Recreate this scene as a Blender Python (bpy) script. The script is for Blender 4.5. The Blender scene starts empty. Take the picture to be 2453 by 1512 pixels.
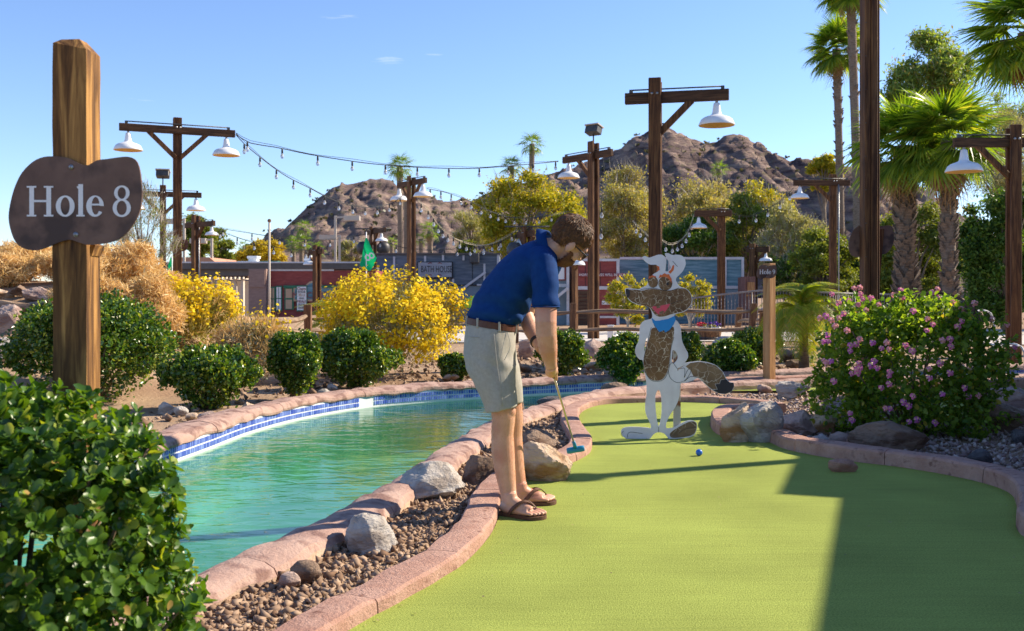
import bpy, bmesh, math, random
import numpy as np
from mathutils import Vector, Matrix, Euler, geometry as mgeo

R = math.radians
random.seed(7)
rng = np.random.default_rng(11)
scene = bpy.context.scene
col = scene.collection

# ------------------------------------------------------------------ camera
F = 2452 * 35.0 / 36.0        # focal length in picture units of a 2452 wide frame
HOR, CX, CAMZ = 700.0, 1226.0, 1.2
cam_data = bpy.data.cameras.new("camera")
cam_data.lens = 35.0
cam_data.sensor_width = 36.0
cam_data.shift_y = -(756.0 - HOR) / 2452.0
cam_data.clip_start = 0.05
cam_data.clip_end = 3000.0
cam_data.dof.use_dof = True
cam_data.dof.focus_distance = 5.6
cam_data.dof.aperture_fstop = 7.0
cam = bpy.data.objects.new("camera", cam_data)
col.objects.link(cam)
cam.location = (0, 0, CAMZ)
cam.rotation_euler = (R(90), 0, 0)
scene.camera = cam
scene.render.resolution_x = 1024
scene.render.resolution_y = 631

# ------------------------------------------------------------------ light
SUN_AZ = Vector((0.93, 0.37, 0)).normalized()
SUN_EL = R(34)
S = Vector((SUN_AZ.x * math.cos(SUN_EL), SUN_AZ.y * math.cos(SUN_EL), math.sin(SUN_EL)))
world = bpy.data.worlds.new("World")
scene.world = world
world.use_nodes = True
wn, wl = world.node_tree.nodes, world.node_tree.links
wn.clear()
w_out = wn.new("ShaderNodeOutputWorld")
w_bg = wn.new("ShaderNodeBackground")
w_sky = wn.new("ShaderNodeTexSky")
w_sky.sky_type = 'NISHITA'
w_sky.sun_disc = False
w_sky.sun_elevation = SUN_EL
w_sky.sun_rotation = math.atan2(SUN_AZ.x, SUN_AZ.y)
w_sky.altitude = 900
w_sky.air_density = 1.0
w_sky.dust_density = 0.0
w_sky.ozone_density = 2.0
w_bg.inputs["Strength"].default_value = 0.118
# thin wisps of cloud
w_tc = wn.new("ShaderNodeTexCoord")
w_map = wn.new("ShaderNodeMapping")
w_map.inputs["Scale"].default_value = (2.2, 2.2, 22.0)
w_map.inputs["Location"].default_value = (3.1, 1.7, 0.2)
w_no = wn.new("ShaderNodeTexNoise")
w_no.inputs["Scale"].default_value = 1.6
w_no.inputs["Detail"].default_value = 8
w_no.inputs["Roughness"].default_value = 0.62
w_ramp = wn.new("ShaderNodeValToRGB")
w_ramp.color_ramp.elements[0].position = 0.655
w_ramp.color_ramp.elements[0].color = (0, 0, 0, 1)
w_ramp.color_ramp.elements[1].position = 0.80
w_ramp.color_ramp.elements[1].color = (0.85, 0.85, 0.85, 1)
w_mix = wn.new("ShaderNodeMixRGB")
w_mix.inputs[2].default_value = (5.6, 5.8, 6.2, 1)
wl.new(w_tc.outputs["Generated"], w_map.inputs["Vector"])
wl.new(w_map.outputs[0], w_no.inputs["Vector"])
wl.new(w_no.outputs["Fac"], w_ramp.inputs[0])
wl.new(w_ramp.outputs[0], w_mix.inputs[0])
w_tint = wn.new("ShaderNodeMixRGB"); w_tint.blend_type = 'MULTIPLY'; w_tint.inputs[0].default_value = 1.0; w_tint.inputs[2].default_value = (0.78, 0.84, 1.0, 1)
wl.new(w_sky.outputs[0], w_tint.inputs[1]); wl.new(w_tint.outputs[0], w_mix.inputs[1])
wl.new(w_mix.outputs[0], w_bg.inputs["Color"])
wl.new(w_bg.outputs[0], w_out.inputs["Surface"])

sun_data = bpy.data.lights.new("sun", 'SUN')
sun_data.energy = 5.0
sun_data.angle = R(0.5)
sun_data.color = (1.0, 0.87, 0.68)
sun = bpy.data.objects.new("sun", sun_data)
col.objects.link(sun)
sun.location = S * 60
sun.rotation_euler = S.to_track_quat('Z', 'Y').to_euler()

vs = scene.view_settings
vs.view_transform = 'Standard'
vs.look = 'None'
vs.gamma = 1.0
vs.use_curve_mapping = False
vs.exposure = 0.92
scene.render.engine = 'CYCLES'
scene.cycles.use_denoising = True
scene.cycles.max_bounces = 8
scene.cycles.diffuse_bounces = 3
scene.cycles.glossy_bounces = 3
scene.cycles.transmission_bounces = 6
scene.cycles.transparent_max_bounces = 12
scene.cycles.caustics_reflective = False
scene.cycles.caustics_refractive = False
scene.cycles.sample_clamp_indirect = 6.0

# ------------------------------------------------------------------ places
def at(px, py, Y):
    return Vector(((px - CX) / F * Y, Y, CAMZ - (py - HOR) / F * Y))
def gr(px, py, z=0.0):
    Y = (CAMZ - z) * F / (py - HOR)
    return Vector(((px - CX) / F * Y, Y, z))
def crom(pts, step=0.06):
    """smooth curve through points, evenly resampled"""
    P = [Vector(p) for p in pts]
    P = [P[0] * 2 - P[1]] + P + [P[-1] * 2 - P[-2]]
    out = []
    for i in range(1, len(P) - 2):
        p0, p1, p2, p3 = P[i-1], P[i], P[i+1], P[i+2]
        n = max(2, int((p2 - p1).length / step))
        for k in range(n):
            t = k / n
            out.append(0.5 * ((2*p1) + (p2-p0)*t + (2*p0-5*p1+4*p2-p3)*t*t + (3*p1-p0-3*p2+p3)*t*t*t))
    out.append(P[-2])
    return out

# ------------------------------------------------------------------ objects
def tag(o, label=None, cat=None, group=None, kind=None):
    if label: o["label"] = label
    if cat: o["category"] = cat
    if group: o["group"] = group
    if kind: o["kind"] = kind
    return o
def thing(name, label, cat, loc=(0, 0, 0), rz=0.0, group=None):
    o = bpy.data.objects.new(name, None)
    o.empty_display_size = 0.1
    col.objects.link(o)
    o.location = loc
    o.rotation_euler = (0, 0, rz)
    return tag(o, label, cat, group)
def link(name, me, mat=None, parent=None, loc=None):
    o = bpy.data.objects.new(name, me)
    col.objects.link(o)
    if mat is not None and len(me.materials) == 0:
        me.materials.append(mat)
    if parent is not None: o.parent = parent
    if loc is not None: o.location = loc
    return o
def kids(o, table):
    return table.get(o.name, [])
def copy_tree(root, loc=None, rz=None, scale=None):
    c = root.copy(); col.objects.link(c)
    if loc is not None: c.location = loc
    if rz is not None: c.rotation_euler = (0, 0, rz)
    if scale is not None: c.scale = (scale,) * 3
    for ch in list(root.children):
        k = ch.copy(); col.objects.link(k); k.parent = c
        for g in list(ch.children):
            q = g.copy(); col.objects.link(q); q.parent = k
    return c

def npmesh(name, V, Fc, smooth=False):
    """V (n,3), Fc (m,k) equal-sized faces"""
    V = np.asarray(V, dtype=np.float32); Fc = np.asarray(Fc, dtype=np.int32)
    me = bpy.data.meshes.new(name)
    m, k = Fc.shape
    me.vertices.add(len(V)); me.vertices.foreach_set("co", V.ravel())
    me.loops.add(m * k); me.loops.foreach_set("vertex_index", Fc.ravel())
    me.polygons.add(m)
    me.polygons.foreach_set("loop_start", np.arange(m, dtype=np.int32) * k)
    me.polygons.foreach_set("loop_total", np.full(m, k, dtype=np.int32))
    if smooth: me.polygons.foreach_set("use_smooth", np.ones(m, dtype=bool))
    me.update(calc_edges=True)
    return me

class MB:
    """collects shapes into one mesh"""
    def __init__(s): s.v = []; s.f = []; s.sm = []
    def add(s, V, Fc, smooth=False):
        b = len(s.v); s.v += [tuple(p) for p in V]
        s.f += [tuple(i + b for i in f) for f in Fc]; s.sm += [smooth] * len(Fc)
        return s
    def box(s, c, size, rot=None):
        h = Vector(size) / 2
        V = [Vector((x*h.x, y*h.y, z*h.z)) for x in (-1, 1) for y in (-1, 1) for z in (-1, 1)]
        if rot is not None:
            M = rot if isinstance(rot, Matrix) else Euler(rot).to_matrix()
            V = [M @ v for v in V]
        c = Vector(c)
        return s.add([v + c for v in V], [(0,1,3,2), (4,6,7,5), (0,4,5,1), (2,3,7,6), (0,2,6,4), (1,5,7,3)])
    def beam(s, a, b, w, h, up=(0, 0, 1), wob=0.0, seg=1):
        """rectangular bar a->b, w across, h along up"""
        a, b = Vector(a), Vector(b)
        d = (b - a).normalized(); up = Vector(up)
        r = d.cross(up)
        if r.length < 1e-4: r = d.cross(Vector((0, 1, 0)))
        r.normalize(); u = r.cross(d).normalized()
        V = []; Fc = []
        for i in range(seg + 1):
            p = a.lerp(b, i / seg)
            jw = [random.uniform(-wob, wob) for _ in range(4)]
            for k, (x, y) in enumerate(((-1, -1), (1, -1), (1, 1), (-1, 1))):
                V.append(p + r * (x * w / 2 + jw[k]) + u * (y * h / 2 + jw[(k+1) % 4]))
        for i in range(seg):
            q = i * 4
            for k in range(4):
                Fc.append((q + k, q + (k+1) % 4, q + 4 + (k+1) % 4, q + 4 + k))
        Fc.append((3, 2, 1, 0)); n = seg * 4; Fc.append((n, n+1, n+2, n+3))
        return s.add(V, Fc)
    def tube(s, pts, rad, n=8, smooth=True, cap=True):
        pts = [Vector(p) for p in pts]
        if not hasattr(rad, '__len__'): rad = [rad] * len(pts)
        V = []; Fc = []
        prev = None
        for i, p in enumerate(pts):
            d = (pts[min(i+1, len(pts)-1)] - pts[max(i-1, 0)]).normalized()
            if prev is None:
                r = d.cross(Vector((0, 0, 1)))
                if r.length < 0.05: r = d.cross(Vector((0, 1, 0)))
            else:
                r = prev - d * prev.dot(d)
            r.normalize(); prev = r; u = d.cross(r)
            for k in range(n):
                a = 2 * math.pi * k / n
                V.append(p + (r * math.cos(a) + u * math.sin(a)) * rad[i])
        for i in range(len(pts) - 1):
            for k in range(n):
                Fc.append((i*n + k, i*n + (k+1) % n, (i+1)*n + (k+1) % n, (i+1)*n + k))
        if cap:
            Fc.append(tuple(range(n-1, -1, -1))); q = (len(pts)-1) * n
            Fc.append(tuple(range(q, q + n)))
        return s.add(V, Fc, smooth)
    def lathe(s, prof, c=(0, 0, 0), n=24, smooth=True):
        c = Vector(c); V = []; Fc = []
        for r, z in prof:
            for k in range(n):
                a = 2 * math.pi * k / n
                V.append(c + Vector((r * math.cos(a), r * math.sin(a), z)))
        for i in range(len(prof) - 1):
            for k in range(n):
                Fc.append((i*n + k, i*n + (k+1) % n, (i+1)*n + (k+1) % n, (i+1)*n + k))
        return s.add(V, Fc, smooth)
    def prism(s, poly, o, ux, uy, un, t0, t1):
        """polygon of 2d points in plane (o,ux,uy), thick from t0 to t1 along un"""
        o, ux, uy, un = Vector(o), Vector(ux), Vector(uy), Vector(un)
        n = len(poly)
        tri = mgeo.tessellate_polygon([[Vector((p[0], p[1], 0)) for p in poly]])
        A = [o + ux*p[0] + uy*p[1] + un*t0 for p in poly]
        B = [o + ux*p[0] + uy*p[1] + un*t1 for p in poly]
        Fc = [(i, (i+1) % n, n + (i+1) % n, n + i) for i in range(n)]
        for t in tri:
            Fc.append(tuple(t)); Fc.append(tuple(n + i for i in reversed(t)))
        return s.add(A + B, Fc)
    def build(s, name, mat, parent=None, loc=None, bevel=0.0, fix=True):
        me = bpy.data.meshes.new(name)
        me.from_pydata(s.v, [], s.f)
        me.polygons.foreach_set("use_smooth", s.sm)
        if fix or bevel:
            bm = bmesh.new(); bm.from_mesh(me)
            bmesh.ops.recalc_face_normals(bm, faces=bm.faces)
            if bevel:
                bmesh.ops.bevel(bm, geom=bm.edges[:], offset=bevel, segments=1, affect='EDGES', clamp_overlap=True)
            bm.to_mesh(me); bm.free()
        return link(name, me, mat, parent, loc)

# ------------------------------------------------------------------ materials
def new_mat(name):
    m = bpy.data.materials.new(name); m.use_nodes = True
    n, l = m.node_tree.nodes, m.node_tree.links
    n.clear()
    out = n.new("ShaderNodeOutputMaterial")
    return m, n, l, out
def rgb(c): return (c[0], c[1], c[2], 1.0)
def surf(name, c1, c2=None, scale=5.0, rough=0.7, bump=0.0, bscale=None, detail=6, stretch=(1, 1, 1),
         lo=0.35, hi=0.65, metallic=0.0, c3=None, s3=1.0, lo3=0.5, hi3=0.7, spec=0.4, bdist=0.01, coat=0.0, gen=False):
    m, n, l, out = new_mat(name)
    b = n.new("ShaderNodeBsdfPrincipled")
    b.inputs["Roughness"].default_value = rough
    b.inputs["Metallic"].default_value = metallic
    b.inputs["Specular IOR Level"].default_value = spec
    b.inputs["Coat Weight"].default_value = coat
    l.new(b.outputs[0], out.inputs[0])
    tc = n.new("ShaderNodeTexCoord"); mp = n.new("ShaderNodeMapping")
    mp.inputs["Scale"].default_value = stretch
    l.new(tc.outputs["Object"], mp.inputs[0])
    if c2 is None: c2 = tuple(min(1, x * 0.8) for x in c1)
    no = n.new("ShaderNodeTexNoise"); no.inputs["Scale"].default_value = scale
    no.inputs["Detail"].default_value = detail; no.inputs["Roughness"].default_value = 0.6
    l.new(mp.outputs[0], no.inputs["Vector"])
    rp = n.new("ShaderNodeValToRGB")
    rp.color_ramp.elements[0].position = lo; rp.color_ramp.elements[0].color = rgb(c1)
    rp.color_ramp.elements[1].position = hi; rp.color_ramp.elements[1].color = rgb(c2)
    l.new(no.outputs["Fac"], rp.inputs[0])
    colr = rp.outputs[0]
    if c3 is not None:
        n3 = n.new("ShaderNodeTexNoise"); n3.inputs["Scale"].default_value = s3; n3.inputs["Detail"].default_value = 5
        l.new(mp.outputs[0], n3.inputs["Vector"])
        r3 = n.new("ShaderNodeMapRange"); r3.inputs[1].default_value = lo3; r3.inputs[2].default_value = hi3
        l.new(n3.outputs["Fac"], r3.inputs[0])
        mx = n.new("ShaderNodeMixRGB"); mx.inputs[2].default_value = rgb(c3)
        l.new(r3.outputs[0], mx.inputs[0]); l.new(colr, mx.inputs[1]); colr = mx.outputs[0]
    l.new(colr, b.inputs["Base Color"])
    if bump:
        nb = n.new("ShaderNodeTexNoise"); nb.inputs["Scale"].default_value = bscale or scale * 3
        nb.inputs["Detail"].default_value = 6; nb.inputs["Roughness"].default_value = 0.65
        l.new(mp.outputs[0], nb.inputs["Vector"])
        bp = n.new("ShaderNodeBump"); bp.inputs["Strength"].default_value = bump; bp.inputs["Distance"].default_value = bdist
        l.new(nb.outputs["Fac"], bp.inputs["Height"]); l.new(bp.outputs[0], b.inputs["Normal"])
    return m
def leafmat(name, c1, c2, trans=0.45, rough=0.5, spec=0.3, tcol=None, c3=None, p3=0.0):
    """leaf: diffuse and translucent, each leaf its own tint"""
    m, n, l, out = new_mat(name)
    ge = n.new("ShaderNodeNewGeometry")
    rp = n.new("ShaderNodeValToRGB"); e = rp.color_ramp.elements
    e[0].position = 0.0; e[0].color = rgb(c1); e[1].position = 1.0 - p3; e[1].color = rgb(c2)
    if c3 is not None:
        q = e.new(min(0.999, 1.0 - p3 + 0.01)); q.color = rgb(c3)
    l.new(ge.outputs["Random Per Island"], rp.inputs[0])
    b = n.new("ShaderNodeBsdfPrincipled"); b.inputs["Roughness"].default_value = rough
    b.inputs["Specular IOR Level"].default_value = spec
    l.new(rp.outputs[0], b.inputs["Base Color"])
    t = n.new("ShaderNodeBsdfTranslucent")
    mc = n.new("ShaderNodeMixRGB"); mc.blend_type = 'MULTIPLY'; mc.inputs[0].default_value = 1.0
    mc.inputs[2].default_value = rgb(tcol or (1.6, 1.35, 0.5))
    l.new(rp.outputs[0], mc.inputs[1]); l.new(mc.outputs[0], t.inputs["Color"])
    mx = n.new("ShaderNodeMixShader"); mx.inputs[0].default_value = trans
    l.new(b.outputs[0], mx.inputs[1]); l.new(t.outputs[0], mx.inputs[2]); l.new(mx.outputs[0], out.inputs[0])
    return m
def woodmat(name, dark, mid, light, axis='Z', rough=0.75, k=1.0):
    st = {'Z': (14*k, 14*k, 0.9*k), 'X': (0.9*k, 14*k, 14*k), 'Y': (14*k, 0.9*k, 14*k)}[axis]
    m, n, l, out = new_mat(name)
    b = n.new("ShaderNodeBsdfPrincipled"); b.inputs["Roughness"].default_value = rough
    b.inputs["Specular IOR Level"].default_value = 0.25
    l.new(b.outputs[0], out.inputs[0])
    tc = n.new("ShaderNodeTexCoord"); mp = n.new("ShaderNodeMapping"); mp.inputs["Scale"].default_value = st
    oi = n.new("ShaderNodeObjectInfo"); vm = n.new("ShaderNodeVectorMath"); vm.operation = 'ADD'
    l.new(tc.outputs["Object"], vm.inputs[0]); l.new(oi.outputs["Random"], vm.inputs[1])
    l.new(vm.outputs[0], mp.inputs[0])
    no = n.new("ShaderNodeTexNoise"); no.inputs["Scale"].default_value = 2.0; no.inputs["Detail"].default_value = 7
    no.inputs["Roughness"].default_value = 0.62; no.inputs["Distortion"].default_value = 0.6
    l.new(mp.outputs[0], no.inputs["Vector"])
    rp = n.new("ShaderNodeValToRGB"); e = rp.color_ramp.elements
    e[0].position = 0.33; e[0].color = rgb(dark); e[1].position = 0.68; e[1].color = rgb(light)
    q = e.new(0.5); q.color = rgb(mid)
    l.new(no.outputs["Fac"], rp.inputs[0])
    # knots and weather stains
    n2 = n.new("ShaderNodeTexNoise"); n2.inputs["Scale"].default_value = 3.2 * k; n2.inputs["Detail"].default_value = 3
    l.new(vm.outputs[0], n2.inputs["Vector"])
    mr = n.new("ShaderNodeMapRange"); mr.inputs[1].default_value = 0.58; mr.inputs[2].default_value = 0.75
    mr.inputs[4].default_value = 0.6
    l.new(n2.outputs["Fac"], mr.inputs[0])
    mx = n.new("ShaderNodeMixRGB"); mx.inputs[2].default_value = rgb(dark)
    l.new(mr.outputs[0], mx.inputs[0]); l.new(rp.outputs[0], mx.inputs[1]); l.new(mx.outputs[0], b.inputs["Base Color"])
    bp = n.new("ShaderNodeBump"); bp.inputs["Strength"].default_value = 0.7; bp.inputs["Distance"].default_value = 0.006
    l.new(no.outputs["Fac"], bp.inputs["Height"]); l.new(bp.outputs[0], b.inputs["Normal"])
    return m
def rockmat(name, c1, c2, c3, scale=3.0, bump=0.9, rough=0.85):
    m = surf(name, c1, c2, scale=scale, rough=rough, bump=bump, bscale=scale*5, c3=c3, s3=scale*1.1, lo3=0.46, hi3=0.60, spec=0.2, bdist=0.05, stretch=(1, 1, 2.2), detail=9)
    return m

MT = {}
def M(key): return MT[key]
MT['post_z'] = woodmat('post_wood', (0.035, 0.014, 0.007), (0.105, 0.045, 0.018), (0.22, 0.105, 0.04), 'Z')
MT['post_x'] = woodmat('crossarm_wood', (0.035, 0.018, 0.010), (0.075, 0.036, 0.018), (0.14, 0.07, 0.033), 'X')
MT['sign_post'] = woodmat('sign_post_wood', (0.035, 0.016, 0.007), (0.17, 0.080, 0.024), (0.48, 0.255, 0.075), 'Z', k=1.3)
MT['new_post'] = woodmat('new_post_wood', (0.26, 0.12, 0.045), (0.42, 0.22, 0.09), (0.55, 0.32, 0.15), 'Z')
MT['rail_x'] = woodmat('split_rail_wood', (0.10, 0.065, 0.042), (0.25, 0.17, 0.11), (0.42, 0.31, 0.21), 'X')
MT['rail_z'] = woodmat('split_post_wood', (0.055, 0.03, 0.018), (0.17, 0.085, 0.042), (0.34, 0.18, 0.085), 'Z')
MT['white_enamel'] = surf('white_enamel', (0.80, 0.80, 0.80), (0.74, 0.74, 0.74), 6, rough=0.3, spec=0.5)
MT['sunlit_enamel'] = surf('sunlit_enamel', (0.85, 0.60, 0.24), (0.8, 0.55, 0.2), 6, rough=0.4)  # warm yellow of sunlight through the shade, put into the lining colour
MT['black_cable'] = surf('black_cable', (0.015, 0.014, 0.014), (0.03, 0.03, 0.03), 6, rough=0.6)
MT['tan_paint'] = surf('tan_paint', (0.50, 0.43, 0.36), (0.46, 0.40, 0.33), 3, rough=0.5)
MT['grey_metal'] = surf('grey_metal', (0.35, 0.36, 0.37), (0.28, 0.28, 0.29), 8, rough=0.4, metallic=0.7)
MT['dark_metal'] = surf('dark_metal', (0.05, 0.05, 0.055), (0.09, 0.085, 0.08), 9, rough=0.5, metallic=0.3)
MT['bronze_board'] = surf('bronze_board', (0.11, 0.058, 0.040), (0.20, 0.115, 0.082), 5, rough=0.55, bump=0.15, bscale=40, c3=(0.055, 0.030, 0.024), s3=7.0, lo3=.5, hi3=.62, detail=10)
MT['letter_white'] = surf('letter_white', (0.80, 0.80, 0.80), (0.72, 0.72, 0.73), 30, rough=0.5)
mm, nn, ll, oo = new_mat('clear_bulb')
g_ = nn.new("ShaderNodeBsdfGlass"); g_.inputs["IOR"].default_value = 1.15; g_.inputs["Roughness"].default_value = 0.05
t_ = nn.new("ShaderNodeBsdfDiffuse"); t_.inputs["Color"].default_value = (0.85, 0.85, 0.85, 1)
x_ = nn.new("ShaderNodeMixShader"); x_.inputs[0].default_value = 0.35
ll.new(g_.outputs[0], x_.inputs[1]); ll.new(t_.outputs[0], x_.inputs[2]); ll.new(x_.outputs[0], oo.inputs[0])
MT['bulb'] = mm
MT['dirt'] = surf('dirt', (0.30, 0.20, 0.13), (0.42, 0.30, 0.20), 1.2, rough=0.95, bump=0.8, bscale=22, c3=(0.22, 0.13, 0.08), s3=0.5, spec=0.1, bdist=0.03)
MT['gravel_brown'] = leafmat('gravel_brown', (0.16, 0.095, 0.06), (0.42, 0.30, 0.21), trans=0.0, rough=0.9, spec=0.15)
MT['gravel_pink'] = leafmat('gravel_pink', (0.20, 0.13, 0.115), (0.52, 0.43, 0.37), trans=0.0, rough=0.9, spec=0.15)
MT['kerb'] = surf('kerb_concrete', (0.38, 0.215, 0.165), (0.50, 0.315, 0.25), 9, rough=0.92, bump=1.0, bscale=70, c3=(0.24, 0.125, 0.095), s3=18, lo3=0.56, hi3=0.72, spec=0.15, bdist=0.012)
MT['coping'] = surf('coping_concrete', (0.36, 0.225, 0.18), (0.46, 0.315, 0.255), 5, rough=0.78, bump=0.9, bscale=34, c3=(0.22, 0.125, 0.10), s3=9, lo3=0.50, hi3=0.64, spec=0.25, bdist=0.012)
MT['coping_side'] = surf('coping_stucco', (0.62, 0.47, 0.35), (0.52, 0.36, 0.26), 6, rough=0.9, bump=0.7, bscale=30, c3=(0.42, 0.26, 0.19), s3=9, spec=0.15)
MT['rock_tan'] = rockmat('rock_tan', (0.58, 0.42, 0.29), (0.66, 0.53, 0.41), (0.36, 0.19, 0.085), 3.2)
MT['rock_grey'] = rockmat('rock_grey', (0.48, 0.44, 0.40), (0.62, 0.58, 0.53), (0.33, 0.28, 0.24), 4.0)
MT['rock_brown'] = rockmat('rock_brown', (0.26, 0.18, 0.13), (0.36, 0.26, 0.19), (0.15, 0.09, 0.06), 4.0)
MT['rock_pink'] = rockmat('rock_pink', (0.46, 0.33, 0.27), (0.55, 0.42, 0.35), (0.30, 0.20, 0.17), 3.0)
MT['rock_dark'] = rockmat('rock_dark', (0.12, 0.115, 0.12), (0.20, 0.19, 0.19), (0.08, 0.075, 0.08), 6.0)
MT['rock_red'] = rockmat('rock_red', (0.52, 0.29, 0.21), (0.60, 0.37, 0.28), (0.40, 0.20, 0.14), 8.0)
MT['concrete'] = surf('path_concrete', (0.52, 0.47, 0.42), (0.60, 0.55, 0.50), 2.0, rough=0.9, bump=0.3, bscale=30, spec=0.15)
# ================================================================== SETTING
from mathutils import noise as mn

def smooth01(t): 
    t = max(0.0, min(1.0, t)); return t * t * (3 - 2 * t)
def flat_poly(name, pts, z, mat, holes=()):
    loops = [[Vector((p[0], p[1], 0)) for p in pts]] + [[Vector((p[0], p[1], 0)) for p in h] for h in holes]
    allp = [p for lp in loops for p in lp]
    tri = mgeo.tessellate_polygon(loops)
    me = bpy.data.meshes.new(name)
    me.from_pydata([(p.x, p.y, z) for p in allp], [], [tuple(t) for t in tri])
    bm = bmesh.new(); bm.from_mesh(me)
    for f in bm.faces:
        if f.normal.z < 0: f.normal_flip()
    bm.to_mesh(me); bm.free()
    return link(name, me, mat)
def inside(P, poly):
    x, y = P[:, 0], P[:, 1]; r = np.zeros(len(P), bool)
    n = len(poly); j = n - 1
    for i in range(n):
        xi, yi, xj, yj = poly[i][0], poly[i][1], poly[j][0], poly[j][1]
        c = ((yi > y) != (yj > y)) & (x < (xj - xi) * (y - yi) / (yj - yi + 1e-12) + xi)
        r ^= c; j = i
    return r
def offset_line(pts, d):
    out = []
    for i, p in enumerate(pts):
        t = (pts[min(i+1, len(pts)-1)] - pts[max(i-1, 0)]); t.z = 0; t.normalize()
        out.append(Vector((p.x - t.y * d, p.y + t.x * d, p.z)))
    return out
def sweep_blocks(parent, name, line, prof, length, gap, mat, mat_idx=None, mat2=None, jit=0.004, z=0.0, seed=0, skip=()):
    """a kerb or coping laid as separate blocks along a line; prof = (across to the left, up)"""
    rr = random.Random(seed)
    acc = [0.0]
    for i in range(1, len(line)): acc.append(acc[-1] + (line[i] - line[i-1]).length)
    nb = max(1, round(acc[-1] / length)); L = acc[-1] / nb
    def pos(s):
        s = max(0, min(acc[-1] - 1e-6, s))
        import bisect
        i = min(len(line) - 2, bisect.bisect_right(acc, s) - 1)
        t = (s - acc[i]) / max(1e-9, acc[i+1] - acc[i])
        p = line[i].lerp(line[i+1], t)
        a = line[max(0, i-1)]; b = line[min(len(line)-1, i+2)]
        d = (b - a); d.z = 0; d.normalize()
        return p, d
    k = len(prof)
    for b in range(nb):
        if b in skip: continue
        s0, s1 = b * L + gap / 2, (b + 1) * L - gap / 2
        n = max(2, int((s1 - s0) / 0.07))
        V = []; Fc = []; mi = []
        dz = rr.uniform(-0.003, 0.003); du = rr.uniform(-0.003, 0.003)
        for i in range(n + 1):
            p, d = pos(s0 + (s1 - s0) * i / n)
            nx, ny = -d.y, d.x
            edge = 0.005 if i in (0, n) else 0.0
            for u, v in prof:
                q = mn.noise(Vector((p.x*6 + u*9, p.y*6, v*9 + seed))) * jit * 2.2 + mn.noise(Vector((p.x*1.6, p.y*1.6, v*3 + seed))) * jit * 1.5
                vv = v - (edge if v > 0.03 else 0)
                V.append((p.x + nx * (u + q + du), p.y + ny * (u + q + du), z + vv + q + (dz if v > 0 else 0)))
        for i in range(n):
            for j in range(k - 1):
                Fc.append((i*k + j, i*k + j + 1, (i+1)*k + j + 1, (i+1)*k + j)); mi.append(mat_idx[j] if mat_idx else 0)
        Fc.append(tuple(range(k))); mi.append(0)
        Fc.append(tuple(n*k + j for j in reversed(range(k)))); mi.append(0)
        me = bpy.data.meshes.new(name); me.from_pydata(V, [], Fc)
        me.materials.append(mat)
        if mat2: me.materials.append(mat2)
        me.polygons.foreach_set("material_index", mi)
        bm = bmesh.new(); bm.from_mesh(me); bmesh.ops.recalc_face_normals(bm, faces=bm.faces)
        for f in bm.faces: f.smooth = len(f.verts) == 4
        for e in bm.edges:
            if len(e.link_faces) == 2 and e.calc_face_angle(0) > 0.5: e.smooth = False
        bm.to_mesh(me); bm.free()
        link(name, me, None, parent)

# ---- the lines the place is laid out on
pool_far = crom([(-3.0, 2.5, 0), (-3.08, 3.6, 0), (-3.05, 5.0, 0), (-2.88, 6.4, 0), (-2.66, 7.63, 0), (-2.56, 8.41, 0), (-2.46, 9.38, 0), (-2.2, 10.4, 0),
                 (-1.7, 11.4, 0), (-1.13, 11.95, 0), (-0.4, 12.4, 0), (0.5, 12.9, 0), (1.42, 13.3, 0), (2.4, 13.75, 0), (3.5, 14.1, 0), (4.6, 14.5, 0), (6, 15, 0), (8, 15.5, 0)], 0.1)
pool_near = crom([(-2.3, 2.2, 0), (-1.86, 2.9, 0), (-1.52, 3.6, 0), (-1.34, 4.05, 0), (-1.19, 4.37, 0), (-1.08, 4.70, 0), (-0.99, 5.0, 0), (-0.9, 5.35, 0),
                  (-0.84, 5.62, 0), (-0.71, 6.27, 0), (-0.56, 7.1, 0), (-0.41, 7.97, 0), (-0.21, 8.85, 0), (0.06, 9.6, 0), (0.35, 10.3, 0), (0.75, 11.15, 0),
                  (1.25, 11.8, 0), (2.0, 12.4, 0), (3.0, 12.85, 0), (3.7, 13.05, 0), (6, 13.6, 0), (8, 14.1, 0)], 0.1)
WATER_Z = -0.13
k1_px = [(940, 1450), (1030, 1400), (1110, 1350), (1168, 1290), (1192, 1245), (1203, 1205), (1216, 1178), (1248, 1152), (1305, 1130), (1372, 1108), (1410, 1085), (1418, 1062), (1403, 1040), (1387, 1010), (1395, 986), (1440, 970), (1530, 965), (1620, 963), (1720, 966), (1800, 972), (1850, 980)]
kerb_a = crom([(-0.5, -1.2, 0), (-0.55, 1, 0), (-0.64, 2, 0), (-0.74, 2.6, 0), (-0.71, 3.1, 0), (-0.585, 3.52, 0)] + [gr(*p) for p in k1_px], 0.06)
k2_px = [(1850, 993), (1785, 990), (1722, 995), (1702, 1008), (1702, 1024), (1722, 1042), (1772, 1054), (1834, 1057), (1889, 1078), (2016, 1102), (2171, 1121), (2326, 1150), (2416, 1180), (2437, 1221), (2453, 1286)]
kerb_b = crom([gr(*p) for p in k2_px] + [Vector((2.62, 4.2, 0)), Vector((2.7, 3.2, 0)), Vector((2.72, 1.8, 0)), Vector((2.7, -1.2, 0))], 0.06)

# ---- ground sheet with the channel left open
pool_poly = list(pool_far) + list(reversed(pool_near))
g = flat_poly('ground', [(-1500, -200), (1500, -200), (1500, 2200), (-1500, 2200)], -0.06, M('dirt'), [pool_poly])
tag(g, kind='structure')
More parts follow.
